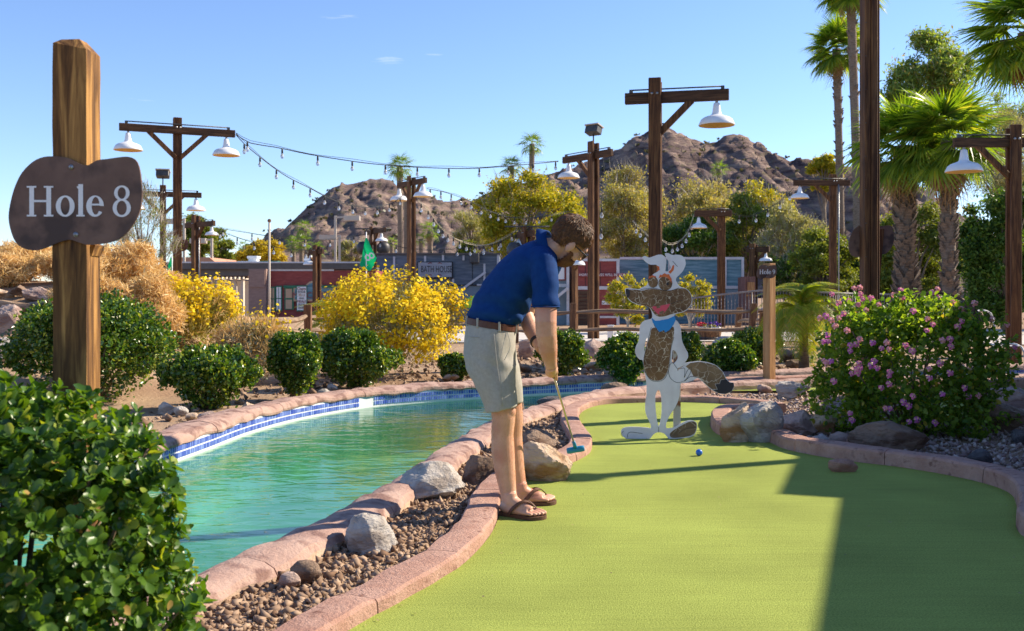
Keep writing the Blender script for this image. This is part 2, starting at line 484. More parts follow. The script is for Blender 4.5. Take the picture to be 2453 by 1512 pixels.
# ---- channel basin and its water
mm, nn, ll, oo = new_mat('pool_plaster')
pb = nn.new("ShaderNodeBsdfPrincipled"); pb.inputs["Roughness"].default_value = 0.8
ptc = nn.new("ShaderNodeTexCoord"); pn = nn.new("ShaderNodeTexNoise"); pn.inputs["Scale"].default_value = 1.3; pn.inputs["Detail"].default_value = 8
pr = nn.new("ShaderNodeValToRGB"); pr.color_ramp.elements[0].position = 0.3; pr.color_ramp.elements[0].color = (0.22, 0.42, 0.31, 1)
pr.color_ramp.elements[1].position = 0.72; pr.color_ramp.elements[1].color = (0.42, 0.60, 0.47, 1)
ll.new(ptc.outputs["Object"], pn.inputs["Vector"]); ll.new(pn.outputs["Fac"], pr.inputs[0]); ll.new(pr.outputs[0], pb.inputs["Base Color"]); ll.new(pb.outputs[0], oo.inputs[0])
MT['plaster'] = mm
DEPTH = -0.72
bot = flat_poly('pool_floor', pool_poly, DEPTH, M('plaster')); tag(bot, kind='structure')
MT['white_plaster'] = surf('white_plaster', (0.78, 0.80, 0.80), (0.70, 0.73, 0.74), 7, rough=0.6)
def wall_strip(name, line, z0, z1, flip, mat):
    V = []; Fc = []
    for p in line: V += [(p.x, p.y, z0), (p.x, p.y, z1)]
    for i in range(len(line) - 1):
        a = 2 * i; f = (a, a + 2, a + 3, a + 1); Fc.append(f if not flip else tuple(reversed(f)))
    me = bpy.data.meshes.new(name); me.from_pydata(V, [], Fc)
    return tag(link(name, me, mat), kind='structure')
wall_strip('pool_wall', pool_far, DEPTH, -0.14, False, M('plaster'))
far_wall = wall_strip('pool_wall_upper', pool_far, -0.14, 0.02, False, M('white_plaster'))
wall_strip('pool_wall_near', pool_near, DEPTH, 0.0, True, M('plaster'))
wall_strip('pool_wall_end', [pool_far[0], pool_near[0]], DEPTH, 0.0, True, M('plaster'))
mm, nn, ll, oo = new_mat('river_water')
wtc = nn.new("ShaderNodeTexCoord"); wmp = nn.new("ShaderNodeMapping"); wmp.inputs["Scale"].default_value = (1.0, 2.2, 1.0); wmp.inputs["Rotation"].default_value = (0, 0, R(12))
ll.new(wtc.outputs["Object"], wmp.inputs[0])
wn1 = nn.new("ShaderNodeTexNoise"); wn1.inputs["Scale"].default_value = 2.6; wn1.inputs["Detail"].default_value = 2.5; wn1.inputs["Distortion"].default_value = 0.5
wn2 = nn.new("ShaderNodeTexNoise"); wn2.inputs["Scale"].default_value = 11; wn2.inputs["Detail"].default_value = 2
ll.new(wmp.outputs[0], wn1.inputs["Vector"]); ll.new(wmp.outputs[0], wn2.inputs["Vector"])
wad = nn.new("ShaderNodeMath"); wad.operation = 'MULTIPLY_ADD'; wad.inputs[1].default_value = 0.10
ll.new(wn2.outputs["Fac"], wad.inputs[0]); ll.new(wn1.outputs["Fac"], wad.inputs[2])
wbp = nn.new("ShaderNodeBump"); wbp.inputs["Strength"].default_value = 0.17; wbp.inputs["Distance"].default_value = 0.06
ll.new(wad.outputs[0], wbp.inputs["Height"])
wgl = nn.new("ShaderNodeBsdfGlossy"); wgl.inputs["Roughness"].default_value = 0.02
ll.new(wbp.outputs[0], wgl.inputs["Normal"])
wtr = nn.new("ShaderNodeBsdfTransparent"); wtr.inputs["Color"].default_value = (0.40, 0.68, 0.57, 1)
wlw = nn.new("ShaderNodeLayerWeight"); wlw.inputs["Blend"].default_value = 0.5; ll.new(wbp.outputs[0], wlw.inputs["Normal"])
wpw = nn.new("ShaderNodeMath"); wpw.operation = 'POWER'; wpw.inputs[1].default_value = 5.0; ll.new(wlw.outputs["Facing"], wpw.inputs[0])
wfr = nn.new("ShaderNodeMath"); wfr.operation = 'MULTIPLY_ADD'; wfr.inputs[1].default_value = 0.98; wfr.inputs[2].default_value = 0.02; ll.new(wpw.outputs[0], wfr.inputs[0])
wmx = nn.new("ShaderNodeMixShader")
ll.new(wfr.outputs[0], wmx.inputs[0]); ll.new(wtr.outputs[0], wmx.inputs[1]); ll.new(wgl.outputs[0], wmx.inputs[2]); ll.new(wmx.outputs[0], oo.inputs[0])
MT['water'] = mm
w = flat_poly('water', pool_poly, WATER_Z, mm); tag(w, kind='structure')

# ---- putting turf
mm, nn, ll, oo = new_mat('putting_turf')
tb = nn.new("ShaderNodeBsdfPrincipled"); tb.inputs["Roughness"].default_value = 0.95; tb.inputs["Specular IOR Level"].default_value = 0.1
tb.inputs["Sheen Weight"].default_value = 0.0; tb.inputs["Sheen Roughness"].default_value = 0.5; tb.inputs["Sheen Tint"].default_value = (0.9, 0.95, 0.4, 1)
ttc = nn.new("ShaderNodeTexCoord")
tn1 = nn.new("ShaderNodeTexNoise"); tn1.inputs["Scale"].default_value = 130; tn1.inputs["Detail"].default_value = 3; tn1.inputs["Roughness"].default_value = 0.8
tn2 = nn.new("ShaderNodeTexNoise"); tn2.inputs["Scale"].default_value = 1.1; tn2.inputs["Detail"].default_value = 6
tmp_ = nn.new("ShaderNodeMapping"); tmp_.inputs["Scale"].default_value = (0.35, 7.0, 1); tmp_.inputs["Rotation"].default_value = (0, 0, R(-8))
tn3 = nn.new("ShaderNodeTexNoise"); tn3.inputs["Scale"].default_value = 5; tn3.inputs["Detail"].default_value = 4
for q in (tn1, tn2): ll.new(ttc.outputs["Object"], q.inputs["Vector"])
ll.new(ttc.outputs["Object"], tmp_.inputs[0]); ll.new(tmp_.outputs[0], tn3.inputs["Vector"])
tr1 = nn.new("ShaderNodeValToRGB"); e = tr1.color_ramp.elements
e[0].position = 0.32; e[0].color = (0.170, 0.222, 0.040, 1); e[1].position = 0.68; e[1].color = (0.405, 0.458, 0.108, 1)
ll.new(tn1.outputs["Fac"], tr1.inputs[0])
tr2 = nn.new("ShaderNodeMapRange"); tr2.inputs[1].default_value = 0.3; tr2.inputs[2].default_value = 0.7; tr2.inputs[3].default_value = 0.82; tr2.inputs[4].default_value = 1.12
ll.new(tn2.outputs["Fac"], tr2.inputs[0])
tr3 = nn.new("ShaderNodeMapRange"); tr3.inputs[1].default_value = 0.3; tr3.inputs[2].default_value = 0.7; tr3.inputs[3].default_value = 0.93; tr3.inputs[4].default_value = 1.06
ll.new(tn3.outputs["Fac"], tr3.inputs[0])
tmu = nn.new("ShaderNodeMath"); tmu.operation = 'MULTIPLY'; ll.new(tr2.outputs[0], tmu.inputs[0]); ll.new(tr3.outputs[0], tmu.inputs[1])
tvm = nn.new("ShaderNodeVectorMath"); tvm.operation = 'SCALE'; ll.new(tr1.outputs[0], tvm.inputs[0]); ll.new(tmu.outputs[0], tvm.inputs["Scale"])
ll.new(tvm.outputs[0], tb.inputs["Base Color"])
tbp = nn.new("ShaderNodeBump"); tbp.inputs["Strength"].default_value = 0.7; tbp.inputs["Distance"].default_value = 0.006
ll.new(tn1.outputs["Fac"], tbp.inputs["Height"]); ll.new(tbp.outputs[0], tb.inputs["Normal"]); ll.new(tb.outputs[0], oo.inputs[0])
MT['turf'] = mm
turf = flat_poly('putting_turf', list(kerb_a) + list(kerb_b), 0.0, mm); tag(turf, kind='structure')
turf9 = flat_poly('putting_turf_strip', [gr(1640, 936, -.03), gr(1950, 936, -.03), gr(2010, 926, -.03), gr(1690, 926, -.03)], -0.03, mm); tag(turf9, kind='structure')
turfr = flat_poly('putting_turf_corner', [gr(2140, 995), gr(2330, 990), gr(2420, 968), gr(2620, 955), gr(2760, 918), gr(2560, 905), gr(2390, 905), gr(2340, 925), gr(2210, 950), gr(2150, 970)], -0.02, mm); tag(turfr, kind='structure')

# ---- kerbs of pink concrete blocks
KP = [(0.0, -0.05), (0.0, 0.03), (0.003, 0.082), (0.016, 0.097), (0.06, 0.101), (0.115, 0.101), (0.160, 0.098), (0.173, 0.085), (0.178, -0.08)]
KPL = [(0.0, -0.05), (0.0, 0.02), (0.003, 0.046), (0.014, 0.058), (0.06, 0.063), (0.115, 0.063), (0.160, 0.059), (0.172, 0.048), (0.178, -0.08)]
ka = thing('concrete_kerb', 'pink concrete block kerb curving between the gravel strip and the turf', 'kerb', group=None)
sweep_blocks(ka, 'kerb_block', kerb_a, KPL, 0.72, 0.006, M('kerb'), seed=3)
kb = thing('concrete_kerb', 'pink concrete block kerb below the flowering lantana bush', 'kerb')
sweep_blocks(kb, 'kerb_block', kerb_b, KP, 0.78, 0.006, M('kerb'), seed=5)
kc = thing('concrete_kerb', 'short straight kerb behind the second numbered sign post', 'kerb')
sweep_blocks(kc, 'kerb_block', crom([gr(1660, 926), gr(1800, 923), gr(1930, 918), gr(2010, 914)], 0.1), KP, 0.9, 0.01, M('kerb'), seed=6)
kd = thing('concrete_kerb', 'low kerb across the turf beyond the lantana bush', 'kerb')
sweep_blocks(kd, 'kerb_block', crom([gr(2300, 932), gr(2380, 927), gr(2460, 927), gr(2600, 930)], 0.1), KP, 0.9, 0.01, M('kerb'), seed=7)

# ---- coping of the channel
CN = [(0.0, -0.16), (0.005, -0.03), (0.0, 0.015), (-0.012, 0.045), (-0.045, 0.068), (-0.12, 0.080), (-0.20, 0.075), (-0.245, 0.055), (-0.262, 0.02), (-0.255, -0.01), (-0.27, -0.10)]
cn = thing('pool_coping', 'rounded pink coping beside the gravel strip and loose boulders', 'coping')
sweep_blocks(cn, 'coping_stone', pool_near, CN, 1.15, 0.010, M('coping'), [0]*8 + [1, 1], M('coping_side'), jit=0.008, seed=11)
CFp = [(-0.02, 0.0), (-0.025, 0.02), (-0.015, 0.05), (0.02, 0.075), (0.12, 0.088), (0.24, 0.082), (0.31, 0.06), (0.33, 0.02), (0.33, -0.10)]
cf = thing('pool_coping', 'rounded pink coping above the band of blue tiles', 'coping')
sweep_blocks(cf, 'coping_stone', pool_far, CFp, 1.5, 0.009, M('coping'), jit=0.008, seed=12)

# ---- band of small blue tiles on the far wall
mm, nn, ll, oo = new_mat('blue_tile')
b = nn.new("ShaderNodeBsdfPrincipled"); b.inputs["Roughness"].default_value = 0.18
oi = nn.new("ShaderNodeObjectInfo"); ge = nn.new("ShaderNodeNewGeometry"); ad = nn.new("ShaderNodeMath"); ad.operation = 'ADD'
fr = nn.new("ShaderNodeMath"); fr.operation = 'FRACT'
ll.new(oi.outputs["Random"], ad.inputs[0]); ll.new(ge.outputs["Random Per Island"], ad.inputs[1]); ll.new(ad.outputs[0], fr.inputs[0])
rp = nn.new("ShaderNodeValToRGB"); rp.color_ramp.elements[0].color = (0.05, 0.10, 0.48, 1); rp.color_ramp.elements[1].color = (0.26, 0.36, 0.72, 1)
ll.new(fr.outputs[0], rp.inputs[0]); ll.new(rp.outputs[0], b.inputs["Base Color"]); ll.new(b.outputs[0], oo.inputs[0])
MT['tile'] = mm
band = thing('tile_band', 'two rows of small blue pool tiles under the far coping', 'tiles')
tile_mb = MB(); tile_mb.box((0, 0, 0), (0.0215, 0.008, 0.040))
tile_me = tile_mb.build('tile', M('tile'), band).data
tile0 = [o for o in band.children][0]
tiles = []
acc = 0.0; nxt = 0.0
for i in range(len(pool_far) - 1):
    a, b_ = pool_far[i], pool_far[i+1]; L = (b_ - a).length; d = (b_ - a).normalized()
    while nxt < acc + L:
        p = a + d * (nxt - acc)
        gapq = (int(nxt * 4.1) % 17 == 3)
        if not gapq and p.y > 5.5:
            for zz in (-0.030, -0.084): tiles.append((p.x + d.y * 0.004, p.y - d.x * 0.004, zz, math.atan2(d.y, d.x)))
        nxt += 0.034
    acc += L
tiles.sort(key=lambda t: abs(t[1] - 7.4))
first = True
for t in tiles[:300]:
    o = tile0 if first else tile0.copy()
    if not first: col.objects.link(o); o.parent = band
    first = False
    o.location = t[:3]; o.rotation_euler = (0, 0, t[3])
mb = MB()
for t in tiles[300:]:
    mb.box(t[:3], (0.0215, 0.008, 0.040), (0, 0, t[3]))
rest = mb.build('tile_rows', M('tile'), band, fix=False); rest["kind"] = "stuff"

# ---- paved path behind the fence
pth = flat_poly('path', [(-6, 22.8), (0.0, 25.0), (6.5, 25.2), (12, 23.5), (20, 22), (20, 33), (-30, 33), (-30, 27)], -0.035, M('concrete')); tag(pth, kind='structure')

# ---- mound on the left
mv = []; mf = []; NX, NY = 60, 60
def mound_z(x, y):
    s = smooth01((-x - 3.55) / 3.0) * smooth01((y - 10.3) / 4.0) * (1 - 0.6 * smooth01((y - 17) / 8))
    return -0.10 + 1.45 * s + 0.05 * mn.noise(Vector((x * 0.9, y * 0.9, 0))) * (s > 0.02)
for j in range(NY + 1):
    for i in range(NX + 1):
        x = -22 + 18.7 * i / NX; y = 6.8 + 22 * j / NY
        mv.append((x, y, mound_z(x, y)))
for j in range(NY):
    for i in range(NX):
        a = j * (NX + 1) + i; mf.append((a, a + 1, a + NX + 2, a + NX + 1))
me = npmesh('hillside', mv, mf, True); tag(link('hillside', me, M('dirt')), kind='structure')

# ---- mountains
mm, nn, ll, oo = new_mat('mountain_rock')
b = nn.new("ShaderNodeBsdfPrincipled"); b.inputs["Roughness"].default_value = 0.95; b.inputs["Specular IOR Level"].default_value = 0.05
tc = nn.new("ShaderNodeTexCoord"); n1 = nn.new("ShaderNodeTexNoise"); n1.inputs["Scale"].default_value = 0.11; n1.inputs["Detail"].default_value = 12; n1.inputs["Roughness"].default_value = 0.68
mp = nn.new("ShaderNodeMapping"); mp.inputs["Rotation"].default_value = (0, R(38), 0); mp.inputs["Scale"].default_value = (0.35, 1, 2.6)
ll.new(tc.outputs["Object"], mp.inputs[0]); ll.new(mp.outputs[0], n1.inputs["Vector"])
rp = nn.new("ShaderNodeValToRGB"); e = rp.color_ramp.elements
e[0].position = 0.36; e[0].color = (0.072, 0.052, 0.054, 1); e[1].position = 0.66; e[1].color = (0.42, 0.31, 0.24, 1)
q = e.new(0.5); q.color = (0.20, 0.145, 0.13, 1)
ll.new(n1.outputs["Fac"], rp.inputs[0])
n2 = nn.new("ShaderNodeTexNoise"); n2.inputs["Scale"].default_value = 0.35; n2.inputs["Detail"].default_value = 6; ll.new(tc.outputs["Object"], n2.inputs["Vector"])
mr = nn.new("ShaderNodeMapRange"); mr.inputs[1].default_value = 0.55; mr.inputs[2].default_value = 0.68; mr.inputs[4].default_value = 0.55; ll.new(n2.outputs["Fac"], mr.inputs[0])
mx = nn.new("ShaderNodeMixRGB"); mx.inputs[2].default_value = (0.19, 0.17, 0.085, 1); ll.new(mr.outputs[0], mx.inputs[0]); ll.new(rp.outputs[0], mx.inputs[1]); ll.new(mx.outputs[0], b.inputs["Base Color"])
bp = nn.new("ShaderNodeBump"); bp.inputs["Strength"].default_value = 1.0; bp.inputs["Distance"].default_value = 3.2; ll.new(n1.outputs["Fac"], bp.inputs["Height"]); ll.new(bp.outputs[0], b.inputs["Normal"])
ll.new(b.outputs[0], oo.inputs[0])
MT['mountain'] = mm
MT['scrub'] = leafmat('hill_scrub', (0.05, 0.055, 0.025), (0.14, 0.13, 0.06), trans=0.2)
def mountain(name, D, prof, depth, seed, lab, rough=1.0, nscrub=260):
    xs = [(p[0] - CX) / F * D for p in prof]; zs = [CAMZ - (p[1] - HOR) / F * D for p in prof]
    nx, ny = 230, 70
    X = np.linspace(xs[0], xs[-1], nx); Z = np.interp(X, xs, zs)
    V = []; H = np.zeros((ny, nx))
    for j in range(ny):
        v = j / (ny - 1)                       # 0 back foot, 0.35 ridge, 1 front foot
        for i in range(nx):
            if v < 0.3: s = smooth01(v / 0.3)
            else: s = 1 - ((v - 0.3) / 0.7)
            y = D + (0.3 - v) * depth
            q = Vector((X[i] * 0.062 + y * 0.02 + seed, y * 0.016, 0.0))
            rid = mn.ridged_multi_fractal(q, 0.9, 2.1, 6, 1.0, 2.0) - 1.0
            det = mn.fractal(Vector((X[i] * 0.22, y * 0.22, seed)), 0.8, 2.2, 5)
            z = Z[i] * (s ** 0.92) + (rid * 3.4 * (0.25 + 0.75 * s * (1 - s) * 4) + det * 1.5) * rough * (0.25 + s) * D / 280 * (0.35 if abs(v - 0.3) < 0.02 else 1.0)
            V.append((X[i], y, max(z, -3.0) if 0 < j < ny - 1 else -4.0))
    Fc = [(j*nx + i, (j+1)*nx + i, (j+1)*nx + i + 1, j*nx + i + 1) for j in range(ny - 1) for i in range(nx - 1)]
    o = link(name, npmesh(name, V, Fc, False), M('mountain')); tag(o, lab, None, None, 'structure')
    # scrub
    Va = np.array(V); idx = rng.choice(len(Va), nscrub * 3); P = Va[idx]; P = P[P[:, 2] > 2.0][:nscrub]
    VV = []; FF = []
    for p in P:
        r = rng.uniform(0.4, 1.2) * D / 280
        for k in range(7):
            a = rng.normal(0, 1, 3); a /= np.linalg.norm(a); bb = np.cross(a, rng.normal(0, 1, 3)); bb /= np.linalg.norm(bb) + 1e-9
            c = p + np.array([rng.normal(0, .35), rng.normal(0, .35), 0.4 + rng.uniform(0, .5)]) * r
            n0 = len(VV); VV += [c - a*r*.5, c + bb*r*.35, c + a*r*.5, c - bb*r*.35]; FF.append((n0, n0+1, n0+2, n0+3))
    s = link(name + '_scrub', npmesh('scrub', VV, FF), M('scrub')); tag(s, 'dark desert scrub dotted over the rocky ' + ('left' if False else 'slope') , 'scrub', None, 'stuff')
mountain('mountain', 300, [(560, 720), (640, 590), (700, 530), (760, 478), (790, 456), (820, 445), (850, 440), (885, 430), (915, 424), (935, 432), (960, 452), (1000, 470), (1060, 484), (1110, 482), (1150, 500), (1250, 540), (1400, 640), (1500, 720)], 120, 1.0, 'brown rocky hill behind the bath house')
mountain('mountain', 430, [(900, 720), (1040, 560), (1110, 492), (1140, 478), (1180, 456), (1260, 440), (1330, 415), (1400, 392), (1450, 378), (1480, 358), (1510, 338), (1560, 312), (1592, 304), (1625, 318), (1680, 342), (1710, 344), (1735, 326), (1765, 321), (1800, 340), (1840, 362), (1890, 386), (1905, 378), (1935, 380), (1975, 402), (2050, 440), (2200, 500), (2400, 620), (2520, 720)], 170, 7.3, 'tall rocky mountain behind the yellow-green trees', nscrub=420)
mountain('mountain', 240, [(1740, 720), (1800, 560), (1850, 490), (1880, 462), (1920, 446), (1960, 420), (1990, 402), (2030, 398), (2060, 402), (2110, 420), (2200, 450), (2350, 560), (2450, 720)], 60, 13.1, 'dark foothill behind the tall palm trunk', nscrub=140)
# ================================================================== ROCKS AND GRAVEL
def ico(sub):
    bm = bmesh.new(); bmesh.ops.create_icosphere(bm, subdivisions=sub, radius=1.0)
    bm.verts.ensure_lookup_table()
    V = np.array([v.co[:] for v in bm.verts]); Fc = np.array([[v.index for v in f.verts] for f in bm.faces]); bm.free()
    return V, Fc
ICO = {k: ico(k) for k in (2, 3, 4, 5)}
def rock_mesh(seed, planes=14, rnd=0.25, sub=4, nz=0.03, size=(1, 1, 1)):
    """a boulder: directions cut by random planes, then roughened"""
    r = np.random.default_rng(seed)
    V, Fc = ICO[sub]
    N = r.normal(0, 1, (planes, 3)); N /= np.linalg.norm(N, axis=1)[:, None]
    D = r.uniform(0.50, 1.0, planes)
    dots = V @ N.T
    rad = np.where(dots > 1e-3, D / np.maximum(dots, 1e-3), 9).min(axis=1)
    rad = np.minimum(rad, 1.25)
    rad = rad * (1 - rnd) + 0.85 * rnd
    P = V * rad[:, None]
    d = np.array([mn.fractal(Vector(p) * 2.2 + Vector((seed, 0, 0)), 0.9, 2.1, 5) for p in P])
    d2 = np.array([mn.fractal(Vector(p) * 7.0 + Vector((0, seed, 0)), 0.7, 2.1, 4) for p in P]); P = P * (1 + nz * d + nz * .35 * d2)[:, None]
    lo = P.min(0); hi = P.max(0)
    P = (P - (lo + hi) / 2) / (hi - lo) * np.array(size)
    me = npmesh('rock', P, Fc, True); me.set_sharp_from_angle(angle=R(24))
    return me
n_rock = [0]
def rock(px0, px1, py0, py1, mat, label, Yoff=0.0, seed=None, planes=14, rnd=0.15, z=0.0, depth=0.8, rz=0.0, sub=5, cat='rock', group=None, tilt=(0, 0), name='rock', nz=0.075, Y=None):
    """a boulder standing where its foot touches the ground at py1"""
    n_rock[0] += 1
    base = gr((px0 + px1) / 2, py1, z) if Y is None else at((px0 + px1) / 2, py1, Y)
    s = base.y / F; w = (px1 - px0) * s; h = (py1 - py0) * s * 1.18
    d = w * depth
    me = rock_mesh(seed if seed is not None else n_rock[0] * 17 + 3, planes, rnd, sub, nz, (w, d, h))
    o = link(name, me, M(mat))
    o.location = (base.x, base.y + d * 0.42 + Yoff, base.z + h * 0.5 - h * 0.16)
    o.rotation_euler = (tilt[0], tilt[1], rz)
    tag(o, label, cat, group)
    return o
def gravel(name, poly, n, s0, s1, z, mat, label, seed, pw=1.0):
    r = np.random.default_rng(seed)
    poly = [(p[0], p[1]) for p in poly]
    xs = [p[0] for p in poly]; ys = [p[1] for p in poly]
    P = np.column_stack([r.uniform(min(xs), max(xs), n * 4), min(ys) + (max(ys) - min(ys)) * r.uniform(0, 1, n * 4) ** pw])
    P = P[inside(P, poly)][:n]; n = len(P)
    base = np.array([(1, 0, 0), (-1, 0, 0), (0, 1, 0), (0, -1, 0), (0, 0, 1), (0, 0, -1)], float)
    tri = np.array([(0, 2, 4), (2, 1, 4), (1, 3, 4), (3, 0, 4), (2, 0, 5), (1, 2, 5), (3, 1, 5), (0, 3, 5)])
    V = base[None] + r.uniform(-0.55, 0.55, (n, 6, 3))
    sz = s0 * .8 + (s1 * 1.1 - s0 * .8) * r.uniform(0, 1, n) ** 2.6
    V = V * (sz[:, None] * r.uniform(0.6, 1.25, (n, 3)))[:, None, :]
    a = r.uniform(0, 6.28, n); tl = r.uniform(-0.6, 0.6, n)
    c, s = np.cos(tl)[:, None], np.sin(tl)[:, None]
    y, zc = V[:, :, 1] * c - V[:, :, 2] * s, V[:, :, 1] * s + V[:, :, 2] * c
    V[:, :, 1], V[:, :, 2] = y, zc * 0.8
    c, s = np.cos(a)[:, None], np.sin(a)[:, None]
    x, y = V[:, :, 0] * c - V[:, :, 1] * s, V[:, :, 0] * s + V[:, :, 1] * c
    V[:, :, 0], V[:, :, 1] = x + P[:, 0:1], y + P[:, 1:2]
    V[:, :, 2] += z + (sz * r.uniform(0.15, 0.7, n))[:, None]
    Fc = (tri[None] + (np.arange(n) * 6)[:, None, None]).reshape(-1, 3)
    o = link(name, npmesh(name, V.reshape(-1, 3), Fc), M(mat))
    tag(o, label, 'gravel', None, 'stuff')
ga = offset_line(kerb_a, 0.17); gn = offset_line(pool_near, -0.25)
strip = [p for p in gn if 2.6 < p.y < 11.9 and p.x < 1.3] + [p for p in reversed(ga) if p.y > 2.6 and p.x < 1.2]
tag(flat_poly('gravel_bed', strip, -0.012, M('dirt')), kind='structure')
gravel('gravel', strip, 17000, 0.008, 0.024, -0.014, 'gravel_brown', 'brown crushed gravel between the coping and the curved kerb', 1, pw=1.35)
gb = offset_line(kerb_b, 0.17)
right = [p for p in gb if p.x > 1.9 and p.y > 4.0][::4] + [Vector((6.0, 4.2, 0)), Vector((6.5, 7.0, 0)), Vector((5.2, 9.6, 0)), Vector((4.2, 12.2, 0)), Vector((2.4, 12.1, 0)), Vector((1.1, 11.4, 0))] + [p for p in reversed(ga) if p.x > 1.1 and p.y > 9][::4]
gravel('gravel', right, 19000, 0.009, 0.028, -0.05, 'gravel_pink', 'pinkish gravel bed around the lantana bush and sign post', 2, pw=1.2)
bed = [Vector((p.x, p.y, 0)) for p in offset_line(pool_far, 0.34) if p.y > 6.5][::3] + [Vector((7.5, 22, 0)), Vector((0, 22, 0)), Vector((-3.2, 14, 0)), Vector((-4.2, 8, 0))]
gravel('gravel', bed, 5000, 0.012, 0.05, -0.06, 'gravel_brown', 'loose brown stones on the planted bed behind the coping', 3, pw=1.3)

# named boulders
rock(938, 1112, 1118, 1200, 'rock_grey', 'pale grey angular boulder on the gravel beside the coping', z=-.005, seed=41, planes=11, rz=0.2, tilt=(0, -0.08))
rock(818, 948, 1238, 1326, 'rock_grey', 'rounded whitish boulder on the gravel by the coping joint', z=-.005, seed=52, planes=16, rnd=0.4)
rock(1098, 1196, 1090, 1158, 'rock_brown', 'dark brown boulder half hidden by the leg of the golfer', z=0.0, seed=60, planes=10, tilt=(0, -0.25))
rock(1234, 1374, 1058, 1162, 'rock_tan', 'large tan slab boulder lying across the kerb under the putter', z=-.02, seed=78, planes=8, rz=-0.3, tilt=(0.2, 0.18), sub=5, depth=0.7)
rock(1238, 1336, 1030, 1080, 'rock_brown', 'brown boulder behind the large tan slab', z=-.005, seed=83, planes=11)
rock(690, 766, 1347, 1402, 'rock_brown', 'smooth grey-brown cobble against the coping', z=-.005, seed=91, planes=20, rnd=0.6, sub=4)
rock(664, 716, 1374, 1412, 'rock_pink', 'small pinkish cobble leaning on the smooth brown cobble', z=-.005, seed=95, planes=18, rnd=0.55, sub=3)
rock(300, 424, 1476, 1560, 'rock_pink', 'rounded pale boulder at the foot of the glossy shrub', z=-.005, seed=99, planes=18, rnd=0.5, sub=4)
rock(1284, 1346, 950, 976, 'rock_dark', 'low dark stone at the coping edge near the channel bend', z=0.0, seed=103, planes=16, rnd=0.4, sub=3)
rock(1440, 1506, 916, 948, 'rock_brown', 'round dark boulder beside the wooden animal figure', z=-.03, seed=107, planes=18, rnd=0.5)
rock(1232, 1256, 960, 990, 'rock_brown', 'small brown stone by the knee of the golfer', z=-.005, seed=109, planes=14, rnd=0.3, sub=3)
rock(1728, 1806, 962, 1066, 'rock_tan', 'upright tan boulder at the tip of the kerb', z=-.02, seed=131, planes=8, rnd=0.08, tilt=(0, 0.16), sub=5, depth=0.7, rz=0.4)
rock(1768, 1890, 956, 1068, 'rock_grey', 'upright grey slab boulder leaning on the upright tan one', z=-.02, seed=142, planes=7, rnd=0.08, tilt=(0.1, 0.3), sub=5, depth=0.55, rz=0.5, Yoff=0.02)
rock(1878, 1976, 986, 1040, 'rock_pink', 'flat pink slab rock behind the upright boulders', z=-.03, seed=151, planes=10, depth=1.0)
rock(1938, 2016, 994, 1042, 'rock_tan', 'pointed tan rock at the left foot of the lantana bush', z=-.04, seed=157, planes=9)
rock(2046, 2236, 1012, 1082, 'rock_brown', 'long mossy brown boulder under the lantana bush', z=-.04, seed=163, planes=12, depth=0.5, rnd=0.25)
rock(1948, 1996, 1040, 1072, 'rock_grey', 'small grey cobble before the lantana bush', z=-.05, seed=167, planes=18, rnd=0.5, sub=3)
rock(1990, 2044, 1036, 1070, 'rock_pink', 'small pink cobble before the lantana bush', z=-.05, seed=169, planes=18, rnd=0.5, sub=3)
rock(2030, 2064, 1046, 1074, 'rock_red', 'small reddish cobble against the long mossy boulder', z=-.05, seed=171, planes=16, rnd=0.4, sub=3)
rock(2328, 2386, 1078, 1116, 'rock_dark', 'dark blue-grey cobble on the pink gravel', z=-.05, seed=173, planes=14, rnd=0.35, sub=4)
rock(2428, 2470, 1030, 1064, 'rock_dark', 'blue-grey rounded stone under the flat tan slabs', z=-.05, seed=175, planes=18, rnd=0.5, sub=3)
rock(2306, 2372, 1020, 1046, 'rock_grey', 'pale flat stone between the lantana bush and the tan slabs', z=-.05, seed=176, planes=14, rnd=0.4, sub=3)
rock(2330, 2500, 960, 1040, 'rock_brown', 'large layered brown slab right of the lantana bush', z=-.05, seed=181, planes=9, depth=0.7)
rock(2350, 2520, 930, 1000, 'rock_pink', 'pink slab boulder stacked behind the layered brown slab', z=-.02, seed=187, planes=10, depth=0.7)
o = rock(1988, 2058, 1102, 1132, 'rock_red', 'small flat reddish stone lying on the shaded turf', z=0.0, seed=191, planes=14, rnd=0.4, sub=4, depth=0.45)
rock(1858, 1950, 914, 956, 'rock_grey', 'flat grey-green boulder at the foot of the second sign post', z=-.04, seed=197, planes=12, depth=0.7)
rock(1816, 1852, 922, 940, 'rock_pink', 'small cobble touching the second sign post', z=-.04, seed=199, planes=18, rnd=0.5, sub=3)
